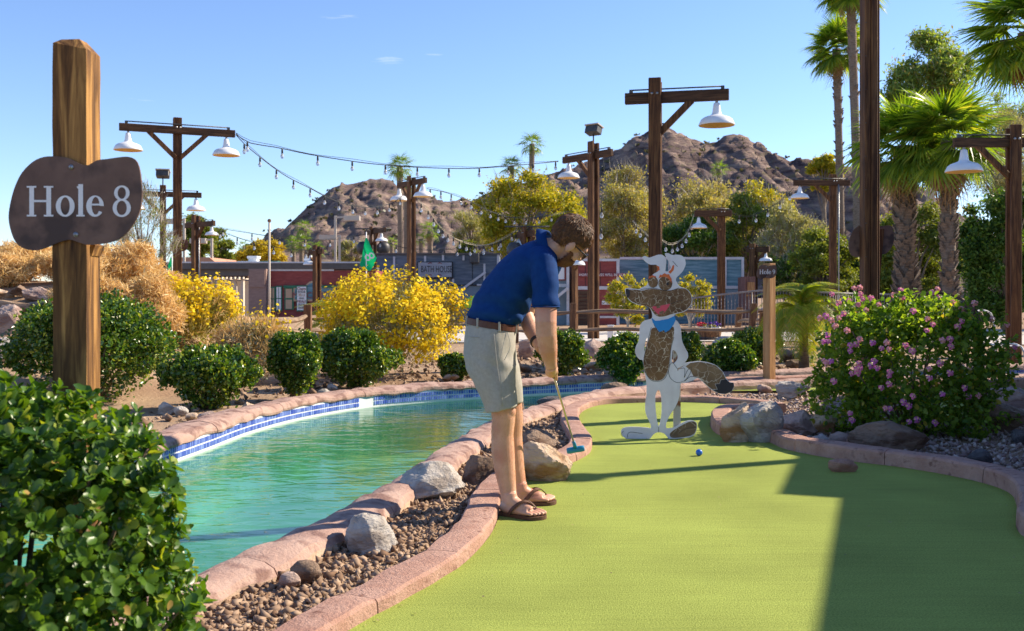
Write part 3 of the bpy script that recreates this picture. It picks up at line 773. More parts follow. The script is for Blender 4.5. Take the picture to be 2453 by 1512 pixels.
# stones on the planted bed along the far coping
for i, (a, b_, c, d, mt, tx) in enumerate([
    (372, 418, 962, 992, 'rock_grey', 'grey cobble between the big round shrub and the coping'), (468, 512, 986, 1010, 'rock_pink', 'pink cobble below the low dark shrub'),
    (410, 448, 974, 996, 'rock_grey', 'small grey stone beside the pink cobble'), (440, 470, 990, 1008, 'rock_tan', 'small tan stone beside the pink cobble'), (575, 610, 964, 985, 'rock_tan', 'tan stone under the low dark shrub edge'),
    (756, 790, 932, 952, 'rock_grey', 'flat grey stone below the twin dark shrubs'), (782, 806, 920, 938, 'rock_grey', 'upright grey stone below the dense dark shrub'), (716, 752, 905, 930, 'rock_brown', 'brown stone between the two dark shrubs'),
    (1240, 1286, 812, 860, 'rock_pink', 'large pale boulder below the path near the golfer'), (1386, 1452, 812, 858, 'rock_pink', 'broad pink boulder below the path left of the animal figure'),
    (1276, 1300, 812, 850, 'rock_brown', 'brown boulder against the large pale one'), (1660, 1712, 818, 862, 'rock_pink', 'rounded pale boulder below the path right of the animal figure'), (1704, 1762, 806, 852, 'rock_grey', 'grey boulder below the path by the leafy shrub'),
    (1400, 1436, 868, 888, 'rock_tan', 'tan stone on the bed under the broad pink boulder'), (1236, 1276, 872, 892, 'rock_brown', 'dark stone on the shaded bed behind the golfer'), (690, 730, 840, 880, 'rock_grey', 'grey boulder between the dark shrubs'), (1060, 1100, 896, 914, 'rock_tan', 'tan stone below the yellow flowering bush'),
    (1870, 1915, 838, 868, 'rock_brown', 'stacked brown stone below the arching palm'), (1905, 1950, 842, 872, 'rock_dark', 'stacked dark stone below the arching palm'), (1885, 1935, 862, 884, 'rock_brown', 'low brown stone at the foot of the stacked stones'), (1985, 2040, 800, 850, 'rock_pink', 'pink boulder behind the lantana bush')]):
    rock(a, b_, c, d, mt, tx, z=-.05, seed=300 + i * 7, planes=13, rnd=0.3, sub=3)
# boulders of the left bank
for i, (a, b_, c, d, mt, Y, tx) in enumerate([
    (-60, 24, 688, 732, 'rock_tan', 13.2, 'yellowish boulder on the left bank under the slab'), (14, 60, 682, 706, 'rock_brown', 13.2, 'small brown rock on the left bank'), (40, 128, 686, 716, 'rock_pink', 13.0, 'long pink slab on top of the left bank'),
    (-40, 40, 728, 800, 'rock_pink', 12.4, 'big pale pink boulder between the two log rails'), (40, 110, 716, 740, 'rock_grey', 13.0, 'grey rock under the long pink slab'), (-30, 36, 808, 866, 'rock_grey', 11.8, 'grey layered boulder below the lower log rail'), (30, 90, 790, 850, 'rock_tan', 12.0, 'tan boulder behind the round shrub')]):
    rock(a, b_, c, d, mt, tx, seed=500 + i * 11, planes=10, rnd=0.15, Y=Y)

# ================================================================== LEAVES
def leaf_mesh(name, C, A, N, ln, wd, shape='diamond', fold=0.0):
    """C centres, A leaf axis, N leaf normal; ln, wd arrays"""
    C, A, N = map(np.asarray, (C, A, N)); n = len(C)
    A = A / (np.linalg.norm(A, axis=1)[:, None] + 1e-9)
    B = np.cross(N, A); B /= (np.linalg.norm(B, axis=1)[:, None] + 1e-9); N = np.cross(A, B)
    ln = np.broadcast_to(ln, n)[:, None]; wd = np.broadcast_to(wd, n)[:, None]
    if shape == 'diamond':
        V = np.stack([C - A*ln*.5, C + B*wd*.5 + N*wd*fold, C + A*ln*.5, C - B*wd*.5 + N*wd*fold], 1)
        Fc = np.arange(n * 4).reshape(n, 4)
    elif shape == 'round':
        V = np.stack([C - A*ln*.5, C - A*ln*.2 + B*wd*.42 + N*wd*fold, C + A*ln*.22 + B*wd*.46 + N*wd*fold, C + A*ln*.5, C + A*ln*.22 - B*wd*.46 + N*wd*fold, C - A*ln*.2 - B*wd*.42 + N*wd*fold], 1)
        q = np.array([[0, 1, 2, 3], [0, 3, 4, 5]])
        Fc = (q[None] + (np.arange(n) * 6)[:, None, None]).reshape(-1, 4)
    return npmesh(name, V.reshape(-1, 3), Fc)
def rnd_dirs(n, r): 
    a = r.normal(0, 1, (n, 3)); return a / np.linalg.norm(a, axis=1)[:, None]
def lump_cloud(r, lumps, n, shell=0.55, jit=1.0):
    """points on and in the outer shell of many lumps (cx,cy,cz,rx,ry,rz); returns points and outward directions"""
    L = np.array(lumps); wts = (L[:, 3] * L[:, 4] * L[:, 5]) ** (2 / 3); wts /= wts.sum()
    k = r.choice(len(L), n, p=wts)
    d = rnd_dirs(n, r); rad = shell + (1 - shell) * r.uniform(0, 1, n) ** 0.6
    rad *= 1 + 0.08 * r.normal(0, 1, n)
    P = L[k, :3] + d * rad[:, None] * L[k, 3:6]
    # drop points deep inside other lumps
    keep = np.ones(n, bool)
    for q in L:
        e = ((P - q[:3]) / q[3:6]); keep &= (e ** 2).sum(1) > (shell * 0.75) ** 2
    return P[keep], d[keep]
def shrub(name, label, cat, c, r3, nl, ls, mat, seed, z0=0.0, stem_mat='twig', shape='round', lumps=16, shell=0.6, group=None, aspect=0.6, up=0.3, flat=0.35):
    """leafy shrub: c = centre of its foot, r3 = half sizes"""
    r = np.random.default_rng(seed)
    t = thing(name, label, cat, c, 0, group)
    rx, ry, h = r3[0], r3[1], r3[2]
    Ls = [(r.uniform(-.1, .1) * rx, 0, h * r.uniform(.42, .5), rx * r.uniform(.7, .82), ry * 0.78, h * r.uniform(.38, .44))]
    for i in range(lumps):
        d = rnd_dirs(1, r)[0]; d[2] = abs(d[2]) * 1.1 - 0.35
        k = r.uniform(0.18, 0.42)
        Ls.append((d[0]*rx*(1-k)*1.2, d[1]*ry*(1-k)*1.2, h*0.52 + d[2]*h*0.5*(1-k)*1.15, rx*k*1.1, ry*k*1.1, h*0.52*k))
    P, D = lump_cloud(r, Ls, nl, shell)
    cl = np.array([mn.noise(Vector((p[0] * 7.5 / rx + seed, p[1] * 7.5 / rx, p[2] * 7.5 / rx))) for p in P])
    P = P + D * (np.maximum(cl, 0) * .24 * rx)[:, None]; kp = cl > -.38; P, D = P[kp], D[kp]
    P[:, 2] = np.maximum(P[:, 2], 0.02)
    n = len(P)
    A = D * 0.55 + rnd_dirs(n, r) * 0.8 + np.array([0, 0, up]); N = D * flat + rnd_dirs(n, r) * 0.7 + np.array([0, 0, 0.35])
    ln = ls * r.uniform(0.65, 1.3, n)
    o = link('foliage', leaf_mesh('foliage', P, A, N, ln, ln * aspect, shape, 0.12), M(mat), t)
    mb = MB()
    for i in range(9):
        L = Ls[1 + i % lumps]; p1 = Vector(L[:3])
        mid = Vector((p1.x * 0.35, p1.y * 0.35, p1.z * 0.45))
        mb.tube([(p1.x*0.1, p1.y*0.1, -0.05), mid, p1], [0.02 * h, 0.013 * h, 0.005 * h], 5)
    mb.build('stems', M(stem_mat), t)
    return t, Ls, r
MT['twig'] = surf('twig_bark', (0.12, 0.08, 0.05), (0.22, 0.16, 0.11), 20, rough=0.9)
MT['pale_twig'] = surf('pale_twig', (0.42, 0.36, 0.28), (0.55, 0.48, 0.38), 20, rough=0.9)
MT['straw'] = leafmat('dry_straw', (0.56, 0.38, 0.15), (0.86, 0.66, 0.34), trans=0.35, tcol=(1.2, 1.05, 0.8))
MT['box_leaf'] = leafmat('glossy_dark_leaf', (0.020, 0.062, 0.010), (0.095, 0.19, 0.024), trans=0.28, rough=0.28, spec=0.6, tcol=(2.2, 2.0, 0.5), c3=(0.28, 0.34, 0.045), p3=0.2)
MT['fore_leaf'] = leafmat('fore_leaf', (0.022, 0.07, 0.010), (0.10, 0.19, 0.022), trans=0.32, rough=0.34, spec=0.4, tcol=(2.6, 2.3, 0.5), c3=(0.24, 0.30, 0.05), p3=0.12)
# ================================================================== PLANTS
# ---- clipped dark shrubs along the channel
def px_shrub(box, label, seed, nl=5200, ls=0.05, mat='box_leaf', name='dark_shrub', cat='shrub', z=-0.06, depth=0.85, group=None, **kw):
    x0, x1, y0, y1 = box
    b = gr((x0 + x1) / 2, y1, z); rx = (x1 - x0) / 2 / F * b.y; Y = b.y + rx * depth
    rx = (x1 - x0) / 2 / F * Y; h = (y1 - y0) / F * Y * 1.02
    return shrub(name, label, cat, ((( x0 + x1) / 2 - CX) / F * Y, Y, z), (rx, rx * depth, h), nl, ls, mat, seed, group=group, **kw)
px_shrub((45, 398, 715, 985), 'big round glossy green shrub behind the first sign post', 21, 34425, 0.044, lumps=26)
px_shrub((395, 607, 835, 990), 'low dark green shrub under the straw-coloured brittlebush', 22, 19507, 0.044)
px_shrub((645, 768, 783, 965), 'tall narrow dark green shrub left of the fence post', 23, 14917, 0.044)
px_shrub((768, 948, 788, 938), 'dense dark green shrub before the yellow flowering bush', 24, 19507, 0.044)
px_shrub((1045, 1132, 850, 916), 'small dark green shrub at the foot of the yellow bush', 25, 8032, 0.044)
px_shrub((1286, 1398, 788, 908), 'round green shrub behind the hands of the golfer', 26, 13770, 0.044)
px_shrub((1438, 1550, 798, 930), 'round green shrub left of the wooden animal figure', 27, 13770, 0.044)
px_shrub((1612, 1684, 792, 890), 'green shrub half hidden by the wooden animal figure', 28, 8032, 0.044)
px_shrub((1688, 1804, 815, 914), 'round green shrub behind the tail of the animal figure', 29, 13770, 0.044)
px_shrub((1752, 1872, 778, 884), 'bushy green shrub just left of the second sign post', 30, 13770, 0.044)

# ---- brittlebush with yellow flowers
MT['silver_leaf'] = leafmat('silver_leaf', (0.22, 0.24, 0.16), (0.46, 0.46, 0.34), trans=0.25, tcol=(1.1, 1.1, 0.8))
MT['olive_leaf'] = leafmat('olive_leaf', (0.15, 0.17, 0.05), (0.34, 0.33, 0.10), trans=0.35)
MT['yellow_flower'] = leafmat('yellow_flower', (0.80, 0.55, 0.008), (0.92, 0.73, 0.03), trans=0.35, rough=0.8, tcol=(1.0, 0.95, 0.5))
MT['flower_stem'] = leafmat('flower_stem', (0.32, 0.30, 0.06), (0.55, 0.48, 0.12), trans=0.2)
def brittle(label, box, seed, nflow, nleaf, nstem, flow_band=(0.0, 1.0), leafmat_='silver_leaf', straw=0, z=-0.06, Ybase=None, side=None):
    r = np.random.default_rng(seed)
    x0, x1, y0, y1 = box
    b = gr((x0 + x1) / 2, y1, z) if Ybase is None else Vector((0, Ybase, 0))
    rx = (x1 - x0) / 2 / F * b.y; Y = b.y + rx * 0.8; rx = (x1 - x0) / 2 / F * Y; h = (y1 - y0) / F * Y
    t = thing('brittlebush', label, 'bush', (((x0 + x1) / 2 - CX) / F * Y, Y, z))
    Ls = [(0, 0, h * .45, rx * .8, rx * .7, h * .42)]
    for i in range(22):
        d = rnd_dirs(1, r)[0]; d[2] = abs(d[2]) - 0.25; k = r.uniform(0.25, 0.42)
        Ls.append((d[0]*rx*(1-k), d[1]*rx*.85*(1-k), h*.47 + d[2]*h*.47*(1-k), rx*k, rx*k*.9, h*.47*k))
    P, D = lump_cloud(r, Ls, nleaf, 0.5); P[:, 2] = np.maximum(P[:, 2], 0.03); n = len(P)
    ln = r.uniform(0.03, 0.07, n)
    link('foliage', leaf_mesh('foliage', P * 0.93, D + rnd_dirs(n, r), rnd_dirs(n, r) + [0, 0, .5], ln, ln * .55, 'diamond', .1), M(leafmat_), t)["kind"] = "stuff"
    # flower heads in loose sprays on the shell
    Fp, Fd = lump_cloud(r, Ls, nflow * 2, 0.86)
    zf = Fp[:, 2] / h
    keep = (zf > flow_band[0]) & (zf < flow_band[1] + 0.2)
    if side is not None: keep &= (Fp[:, 0] / rx) > side - 0.9 * (zf - 0.5)
    cl = np.array([mn.noise(Vector((p[0] * 2.6 + seed, p[1] * 2.6, p[2] * 2.6))) for p in Fp]); keep &= cl > -0.22
    Fp, Fd = Fp[keep][:nflow], Fd[keep][:nflow]
    ext = r.uniform(0.0, 0.16, len(Fp)) * (Fp[:, 2] > h * .45)
    Fp = Fp + Fd * (ext * 0.6)[:, None] + np.array([0, 0, 1]) * ext[:, None]
    n = len(Fp); s = r.uniform(0.028, 0.054, n)
    ax = rnd_dirs(n, r); nr = Fd + np.array([0, -0.3, 0.9]) + rnd_dirs(n, r) * .6
    fo = link('flowers', leaf_mesh('flowers', Fp, ax, nr, s, s * 1.15, 'round', -.06), M('yellow_flower'), t); fo["kind"] = "stuff"
    # thin stems
    k = r.choice(n, nstem); tip = Fp[k]; rt = tip * np.array([.72, .72, .62]); mid = (tip + rt) / 2 
    d = tip - rt; L = np.linalg.norm(d, axis=1)
    so = link('stems', leaf_mesh('stems', mid, d, rnd_dirs(len(k), r), L, 0.007, 'diamond'), M('flower_stem'), t); so["kind"] = "stuff"
    if straw:
        P, D = lump_cloud(r, Ls, straw, 0.6); P[:, 2] = np.maximum(P[:, 2], 0.05); n = len(P); ln = r.uniform(0.08, 0.24, n)
        so = link('dry_stalks', leaf_mesh('stalks', P, D + rnd_dirs(n, r) * .8 + [0, 0, .5], rnd_dirs(n, r), ln, 0.009, 'diamond'), M('straw'), t); so["kind"] = "stuff"
    return t
brittle('big brittlebush covered in yellow flowers before the bath house', (742, 1132, 648, 915), 61, 9500, 7000, 4000, (0.14, 1.0))
brittle('half dry brittlebush with yellow tips and straw stalks by the round shrub', (318, 600, 655, 915), 62, 5200, 7000, 4200, (0.50, 1.0), 'olive_leaf', straw=3600)
brittle('silvery dry brittlebush drooping beside the tall narrow shrub', (500, 706, 735, 930), 64, 260, 3600, 700, (0.55, 1.0), 'silver_leaf', straw=4200)
brittle('small yellow flowering sprig in front of the cream arcade', (585, 680, 745, 850), 63, 200, 900, 300, (0.5, 1.0), 'olive_leaf', straw=900, Ybase=16.0)
# ---- dry straw bushes on the left bank
def straw_bush(label, box, Y, seed, n=6500):
    r = np.random.default_rng(seed); x0, x1, y0, y1 = box
    cx = ((x0 + x1) / 2 - CX) / F * Y; rx = (x1 - x0) / 2 / F * Y; zt = CAMZ - (y0 - HOR) / F * Y
    zb = mound_z(cx, Y) - 0.05; h = zt - zb
    t = thing('dry_bush', label, 'bush', (cx, Y, zb))
    Ls = [(0, 0, h*.45, rx*.75, rx*.6, h*.45)]
    for i in range(14):
        d = rnd_dirs(1, r)[0]; d[2] = abs(d[2]) - .3; k = r.uniform(.22, .5); d = d * 1.15
        Ls.append((d[0]*rx*(1-k), d[1]*rx*.8*(1-k), h*.5 + d[2]*h*.5*(1-k), rx*k, rx*k*.8, h*.5*k))
    P, D = lump_cloud(r, Ls, n, .45); P[:, 2] = np.maximum(P[:, 2], .03); m = len(P); ln = r.uniform(.05, .2, m)
    o = link('stalks', leaf_mesh('stalks', P, D*.6 + rnd_dirs(m, r) + [0, 0, .4], rnd_dirs(m, r), ln, r.uniform(.008, .02, m), 'diamond'), M('straw'), t); o["kind"] = "stuff"
    mb = MB()
    for i in range(10):
        p = Vector(Ls[1 + i][:3]); mb.tube([(0, 0, -.05), p * .5, p], [.02, .012, .005], 4)
    mb.build('stems', M('twig'), t)
for i, (bx, Y_, lb, n_) in enumerate([
    ((200, 400, 560, 770), 14.6, 'tall straw-coloured dry bush between the sign post and the lamp post', 9000), ((-60, 150, 566, 720), 14.8, 'wide straw-coloured dry bush above the long pink slab', 9000),
    ((80, 300, 580, 750), 14.2, 'straw-coloured dry bush right behind the first sign post', 9000), ((270, 440, 640, 820), 13.4, 'low golden dry bush beside the round green shrub', 8000),
    ((120, 330, 650, 790), 13.2, 'low golden dry bush on the slope above the round green shrub', 8000), ((340, 470, 640, 780), 15.5, 'golden dry bush behind the half dry brittlebush', 6000), ((-80, 90, 600, 720), 13.9, 'golden dry bush over the small brown rock', 6000)]):
    straw_bush(lb, bx, Y_, 71 + i, n_)
# ---- glossy shrub in the foreground: whorls of rounded leaves
def cup_leaf():
    V = [(0, 0, 0), (.25, .20, .06), (.58, .33, .13), (.9, .22, .12), (1, 0, .06), (.9, -.22, .12), (.58, -.33, .13), (.25, -.20, .06), (.35, 0, -.01), (.72, 0, 0.0)]
    Fc = [(0, 1, 8), (1, 2, 9, 8), (2, 3, 9), (3, 4, 9), (4, 5, 9), (5, 6, 9), (6, 7, 8, 9), (7, 0, 8)]
    me = bpy.data.meshes.new('leaf'); me.from_pydata(V, [], Fc); me.polygons.foreach_set("use_smooth", [True] * len(Fc)); me.materials.append(M('fore_leaf'))
    return me
leaf_me = cup_leaf()
lv = np.array([v.co[:] for v in leaf_me.vertices])
fr_ = np.random.default_rng(5)
fore = thing('glossy_shrub', 'glossy green shrub with whorls of rounded leaves around the first sign post', 'shrub', (-1.14, 2.22, -0.06))
Ls = [(0, 0, .68, .33, .28, .34), (-.2, 0, .80, .3, .28, .24), (.18, -.05, .70, .20, .22, .28), (.26, .02, .55, .16, .2, .2), (.05, -.1, .50, .28, .2, .2), (-.3, -.05, .5, .3, .28, .3), (.28, 0, .80, .11, .15, .13), (.0, .02, .95, .16, .15, .10), (-.34, .05, .97, .22, .2, .14), (-.1, -.1, .35, .25, .2, .18), (.10, .1, .88, .2, .18, .14), (-.55, 0, .75, .3, .3, .4)]
tips, tn = lump_cloud(fr_, Ls, 6400, 0.80); tips = tips[:3500]; tn = tn[:3500]; t2, n2_ = lump_cloud(fr_, [(q[0], q[1], q[2], q[3] * .8, q[4] * .8, q[5] * .8) for q in Ls], 2600, .5); tips = np.concatenate([tips, t2[:1100]]); tn = np.concatenate([tn, n2_[:1100]])
mats = []
for p, d in zip(tips, tn):
    up = (Vector(d) + Vector((0, -.15, .55)) + Vector(fr_.normal(0, .25, 3))).normalized()
    q = up.to_track_quat('Z', 'X').to_matrix().to_4x4()
    k = int(fr_.integers(5, 9)); s = fr_.uniform(.020, .036)
    for i in range(k):
        tilt = -fr_.uniform(.15, .95)
        m = Matrix.Translation(Vector(p) + up * fr_.uniform(-.012, .012)) @ q @ Matrix.Rotation(i * 2.4 + fr_.uniform(-.3, .3), 4, 'Z') @ Matrix.Rotation(tilt, 4, 'Y') @ Matrix.Scale(s * fr_.uniform(.75, 1.2), 4)
        mats.append(m)
mats.sort(key=lambda m: (m.translation.y - m.translation.x * .5))
for m in mats[:300]:
    o = bpy.data.objects.new('leaf', leaf_me); col.objects.link(o); o.parent = fore; o.matrix_local = m
Vl = []; Fl4 = []; Fl3 = []
lf = [tuple(p.vertices) for p in leaf_me.polygons]
tri = []
for f in lf:
    if len(f) == 3: tri.append(f)
    else: tri += [(f[0], f[1], f[2]), (f[0], f[2], f[3])]
tri = np.array(tri); nv = len(lv)
big = np.concatenate([lv @ np.array(m.to_3x3()).T + np.array(m.translation) for m in mats[300:]])
Fb = (tri[None] + (np.arange(len(mats) - 300) * nv)[:, None, None]).reshape(-1, 3)
o = link('foliage', npmesh('foliage', big, Fb, True), M('fore_leaf'), fore); o["kind"] = "stuff"
MT['dry_leaf'] = leafmat('dry_leaf', (0.16, 0.075, 0.025), (0.42, 0.30, 0.08), trans=.25)
for m in [mats[i] for i in range(150, 2400, 55)]:
    me = bpy.data.meshes.get('dry_leaf')
    if me is None: me = leaf_me.copy(); me.name = 'dry_leaf'; me.materials.clear(); me.materials.append(M('dry_leaf'))
    o = bpy.data.objects.new('dry_leaf', me); col.objects.link(o); o.parent = fore; o.matrix_local = Matrix.Translation((.006, -.010, .004)) @ m @ Matrix.Scale(.9, 4)
mb = MB()
for i in range(0, len(tips), 90):
    p = Vector(tips[i]); mb.tube([(p.x * .15 - .05, p.y * .15, 0), (p.x * .5, p.y * .5, p.z * .55), p], [.012, .008, .004], 5)
mb.build('stems', M('twig'), fore)
# soft leafy sprig close to the lens
MT['sprig'] = leafmat('sprig_leaf', (0.10, 0.22, 0.03), (0.24, 0.36, 0.06), trans=0.35, rough=0.4)
sp = thing('leafy_sprig', 'bright green leafy sprig rising at the bottom left corner', 'plant', (-0.62, 1.32, -0.06))
rs = np.random.default_rng(9); tipz = 0.80
mb = MB(); mb.tube([(0, 0, 0), (.0, .0, .4), (-.02, 0, tipz)], [.006, .004, .002], 6); mb.build('stem', M('twig'), sp)
for i in range(64):
    p = Vector((-.02 + rs.normal(0, .06), rs.normal(0, .04), rs.uniform(.5, tipz)))
    o = bpy.data.objects.new('leaf', leaf_me if i < 0 else None) if False else None
    me = leaf_me if i == -1 else bpy.data.meshes.get('sprig_leaf') or None
    if me is None:
        me = leaf_me.copy(); me.name = 'sprig_leaf'; me.materials.clear(); me.materials.append(M('sprig'))
    o = bpy.data.objects.new('leaf', me); col.objects.link(o); o.parent = sp
    o.location = p; o.rotation_euler = (rs.uniform(-.5, .5), rs.uniform(-.9, .3), rs.uniform(0, 6.28)); o.scale = (rs.uniform(.026, .046),) * 3

# ---- lantana
MT['lantana_leaf'] = leafmat('lantana_leaf', (0.05, 0.12, 0.02), (0.20, 0.31, 0.045), trans=0.5, rough=0.45, tcol=(2.4, 2.1, 0.5), c3=(0.34, 0.30, 0.05), p3=0.06)
MT['pink_petal'] = leafmat('pink_petal', (0.74, 0.16, 0.42), (0.86, 0.36, 0.60), trans=0.25, rough=0.7, tcol=(1.1, 0.8, 1.0), c3=(0.85, 0.62, 0.35), p3=0.12)
MT['peach_petal'] = leafmat('peach_petal', (0.78, 0.36, 0.26), (0.85, 0.50, 0.42), trans=0.25, rough=0.7, tcol=(1.1, 0.9, 0.8), c3=(0.85, 0.40, 0.55), p3=0.3)
MT['violet_petal'] = leafmat('violet_petal', (0.62, 0.13, 0.50), (0.74, 0.26, 0.62), trans=0.25, rough=0.7, tcol=(1.1, 0.8, 1.0), c3=(0.85, 0.62, 0.30), p3=0.10)
rl = np.random.default_rng(33)
LY = 8.75
lan = thing('lantana_bush', 'wide lantana bush with pink flower heads on the gravel bed', 'bush', ((2175 - CX) / F * LY, LY, -0.06))
S_ = LY / F
def lpt(px, py, dy=0.0): return np.array([(px - 2175) * S_, dy, (CAMZ - (py - HOR) * S_) + 0.06])
Lc = [(2175, 880, 190, 165), (2110, 850, 130, 130), (2250, 850, 130, 120), (2030, 860, 80, 120), (2010, 960, 72, 80), (2300, 860, 90, 110), (2110, 785, 90, 60), (2230, 768, 90, 52), (2130, 980, 110, 70), (2260, 970, 100, 80), (2350, 900, 60, 70), (2035, 812, 55, 45), (2320, 830, 60, 42), (1985, 900, 45, 60), (2180, 750, 80, 35), (2385, 875, 42, 40), (2030, 1010, 45, 38), (2290, 1010, 60, 35)]
Ls = []
for (cx_, cy_, rx_, ry_) in Lc:
    q = lpt(cx_, cy_, rl.uniform(-.25, .25)); Ls.append((q[0], q[1], q[2], rx_ * S_, rx_ * S_ * 1.0 if rx_ < 100 else rx_ * S_ * .8, ry_ * S_))
P, D = lump_cloud(rl, Ls, 21000, .60); cl = np.array([mn.noise(Vector(p) * 5.5) for p in P]); kp = cl > -.30; P, D, cl = P[kp], D[kp], cl[kp]; P = P + D * (np.maximum(cl, 0) * .16)[:, None]; P[:, 2] = np.maximum(P[:, 2], .03); n = len(P); ln = rl.uniform(.03, .062, n)
fo = link('foliage', leaf_mesh('foliage', P, D * .5 + rnd_dirs(n, rl), rnd_dirs(n, rl) * .7 + [0, 0, .6], ln, ln * .68, 'round', .1), M('lantana_leaf'), lan); fo["kind"] = "stuff"
mb = MB()
for q in Ls:
    p = Vector(q[:3]) + Vector(rl.normal(0, .08, 3)); mb.tube([(p.x * .1, p.y * .1, 0), (p.x * .55, p.y * .5, p.z * .5), p], [.014, .008, .004], 5)
sprays = []
for (a, b_) in [(2015, 735), (2080, 705), (2160, 745), (2255, 712), (2225, 740), (1985, 720), (2370, 740), (2400, 762), (2330, 745), (2420, 800), (2400, 960), (2410, 1010), (2370, 1030), (1960, 990), (2430, 1000), (1945, 900), (2300, 740), (2060, 730)]:
    tip = lpt(a, b_, rl.uniform(-.2, .2)); rt = tip * np.array([.8, .8, .8]) + [0, 0, 0.05]
    mb.tube([rt, (rt + tip) / 2 + [0, 0, .02], tip], [.004, .003, .002], 4); sprays.append((rt, tip))
mb.build('stems', M('twig'), lan)
C = []; 
for rt, tip in sprays:
    for k in range(26): C.append(rt + (tip - rt) * rl.uniform(.1, 1) + rl.normal(0, .022, 3))
C = np.array(C); n = len(C); ln = rl.uniform(.025, .05, n)
fo = link('spray_leaves', leaf_mesh('spray', C, rnd_dirs(n, rl), rnd_dirs(n, rl) + [0, 0, .5], ln, ln * .65, 'round', .1), M('lantana_leaf'), lan); fo["kind"] = "stuff"
def flower_head(mat):
    r = np.random.default_rng(3); n = 30
    d = rnd_dirs(n, r); d[:, 2] = np.abs(d[:, 2]) * 1.0 - 0.15; d /= np.linalg.norm(d, axis=1)[:, None]
    s = r.uniform(.5, .75, n)
    me = leaf_mesh('flower', d * .78, rnd_dirs(n, r), d + rnd_dirs(n, r) * .25, s, s, 'round', -.05); me.materials.append(M(mat)); return me
heads = [flower_head('pink_petal'), flower_head('peach_petal'), flower_head('violet_petal')]
lz = lambda x, y: (2800 + x * 1039 / 1964) / 1.5657, (900 + y * 800 / 1512) / 1.5657
FL = [(603,384,0),(650,447,0),(722,430,0),(805,383,0),(820,420,0),(790,460,0),(880,413,0),(1090,357,0),(1040,390,1),(1105,412,0),(1178,505,0),(1316,375,0),(1357,407,0),(1460,445,1),(760,347,1),(1520,490,1),(560,540,2),(520,555,1),(650,555,1),(685,525,0),(627,612,1),(711,645,1),(598,572,1),(573,675,2),(578,722,2),(545,722,2),(776,740,0),(733,750,2),(732,789,2),(798,706,1),(892,730,2),(955,770,0),(1010,775,1),(993,730,1),(1125,748,0),(1173,790,0),(1280,560,1),(1317,600,0),(1275,645,0),(1495,617,0),(1523,578,0),(1385,715,1),(1440,705,0),(1445,757,0),(547,858,1),(595,862,2),(562,872,1),(795,875,0),(800,910,0),(780,920,0),(902,862,2),(880,892,2),(919,911,2),(743,950,0),(785,945,0),(1012,940,0),(1008,965,0),(1370,875,0),(1290,915,1),(1295,980,0),(1440,945,0),(617,1003,0),(1008,1023,0),(954,1048,0),(1385,1095,2),(1545,1050,2),(1570,1110,2),(1640,1105,1),(1175,1110,0),(1110,1150,2),(1147,1178,2),(980,1195,1),(1015,1197,2),(732,1230,0),(745,1280,2),(1150,1290,2),(1207,1275,2),(1332,1298,2),(845,1300-800,1),(1845,603,1),(1900,763,0),(1615,450,1),(1740,560,1),(935,460,1),(1350,350,1),(800,300+40,1)]
for (a, b_, k) in FL:
    px_, py_ = (2800 + a * 1039 / 1964) / 1.5657, (900 + b_ * 800 / 1512) / 1.5657
    p = lpt(px_, py_); 
    # front surface of the bush at this place
    best = 0.0
    for q in Ls:
        u = ((p[0] - q[0]) / q[3]) ** 2 + ((p[2] - q[2]) / q[5]) ** 2
        if u < 1: best = min(best, q[1] - q[4] * math.sqrt(1 - u) * 1.02)
    best -= .07; p[1] = best
    sc = (LY + best) / LY
    o = bpy.data.objects.new('flower', heads[k]); col.objects.link(o); o.parent = lan
    o.location = (((px_ - CX) / F * (LY + best)) - lan.location.x, p[1], (CAMZ - (py_ - HOR) / F * (LY + best)) + 0.06)
    o.rotation_euler = (0.9 + random.uniform(-.4, .3), random.uniform(-.3, .3), random.uniform(-.5, .5)); o.scale = (random.uniform(.025, .033),) * 3

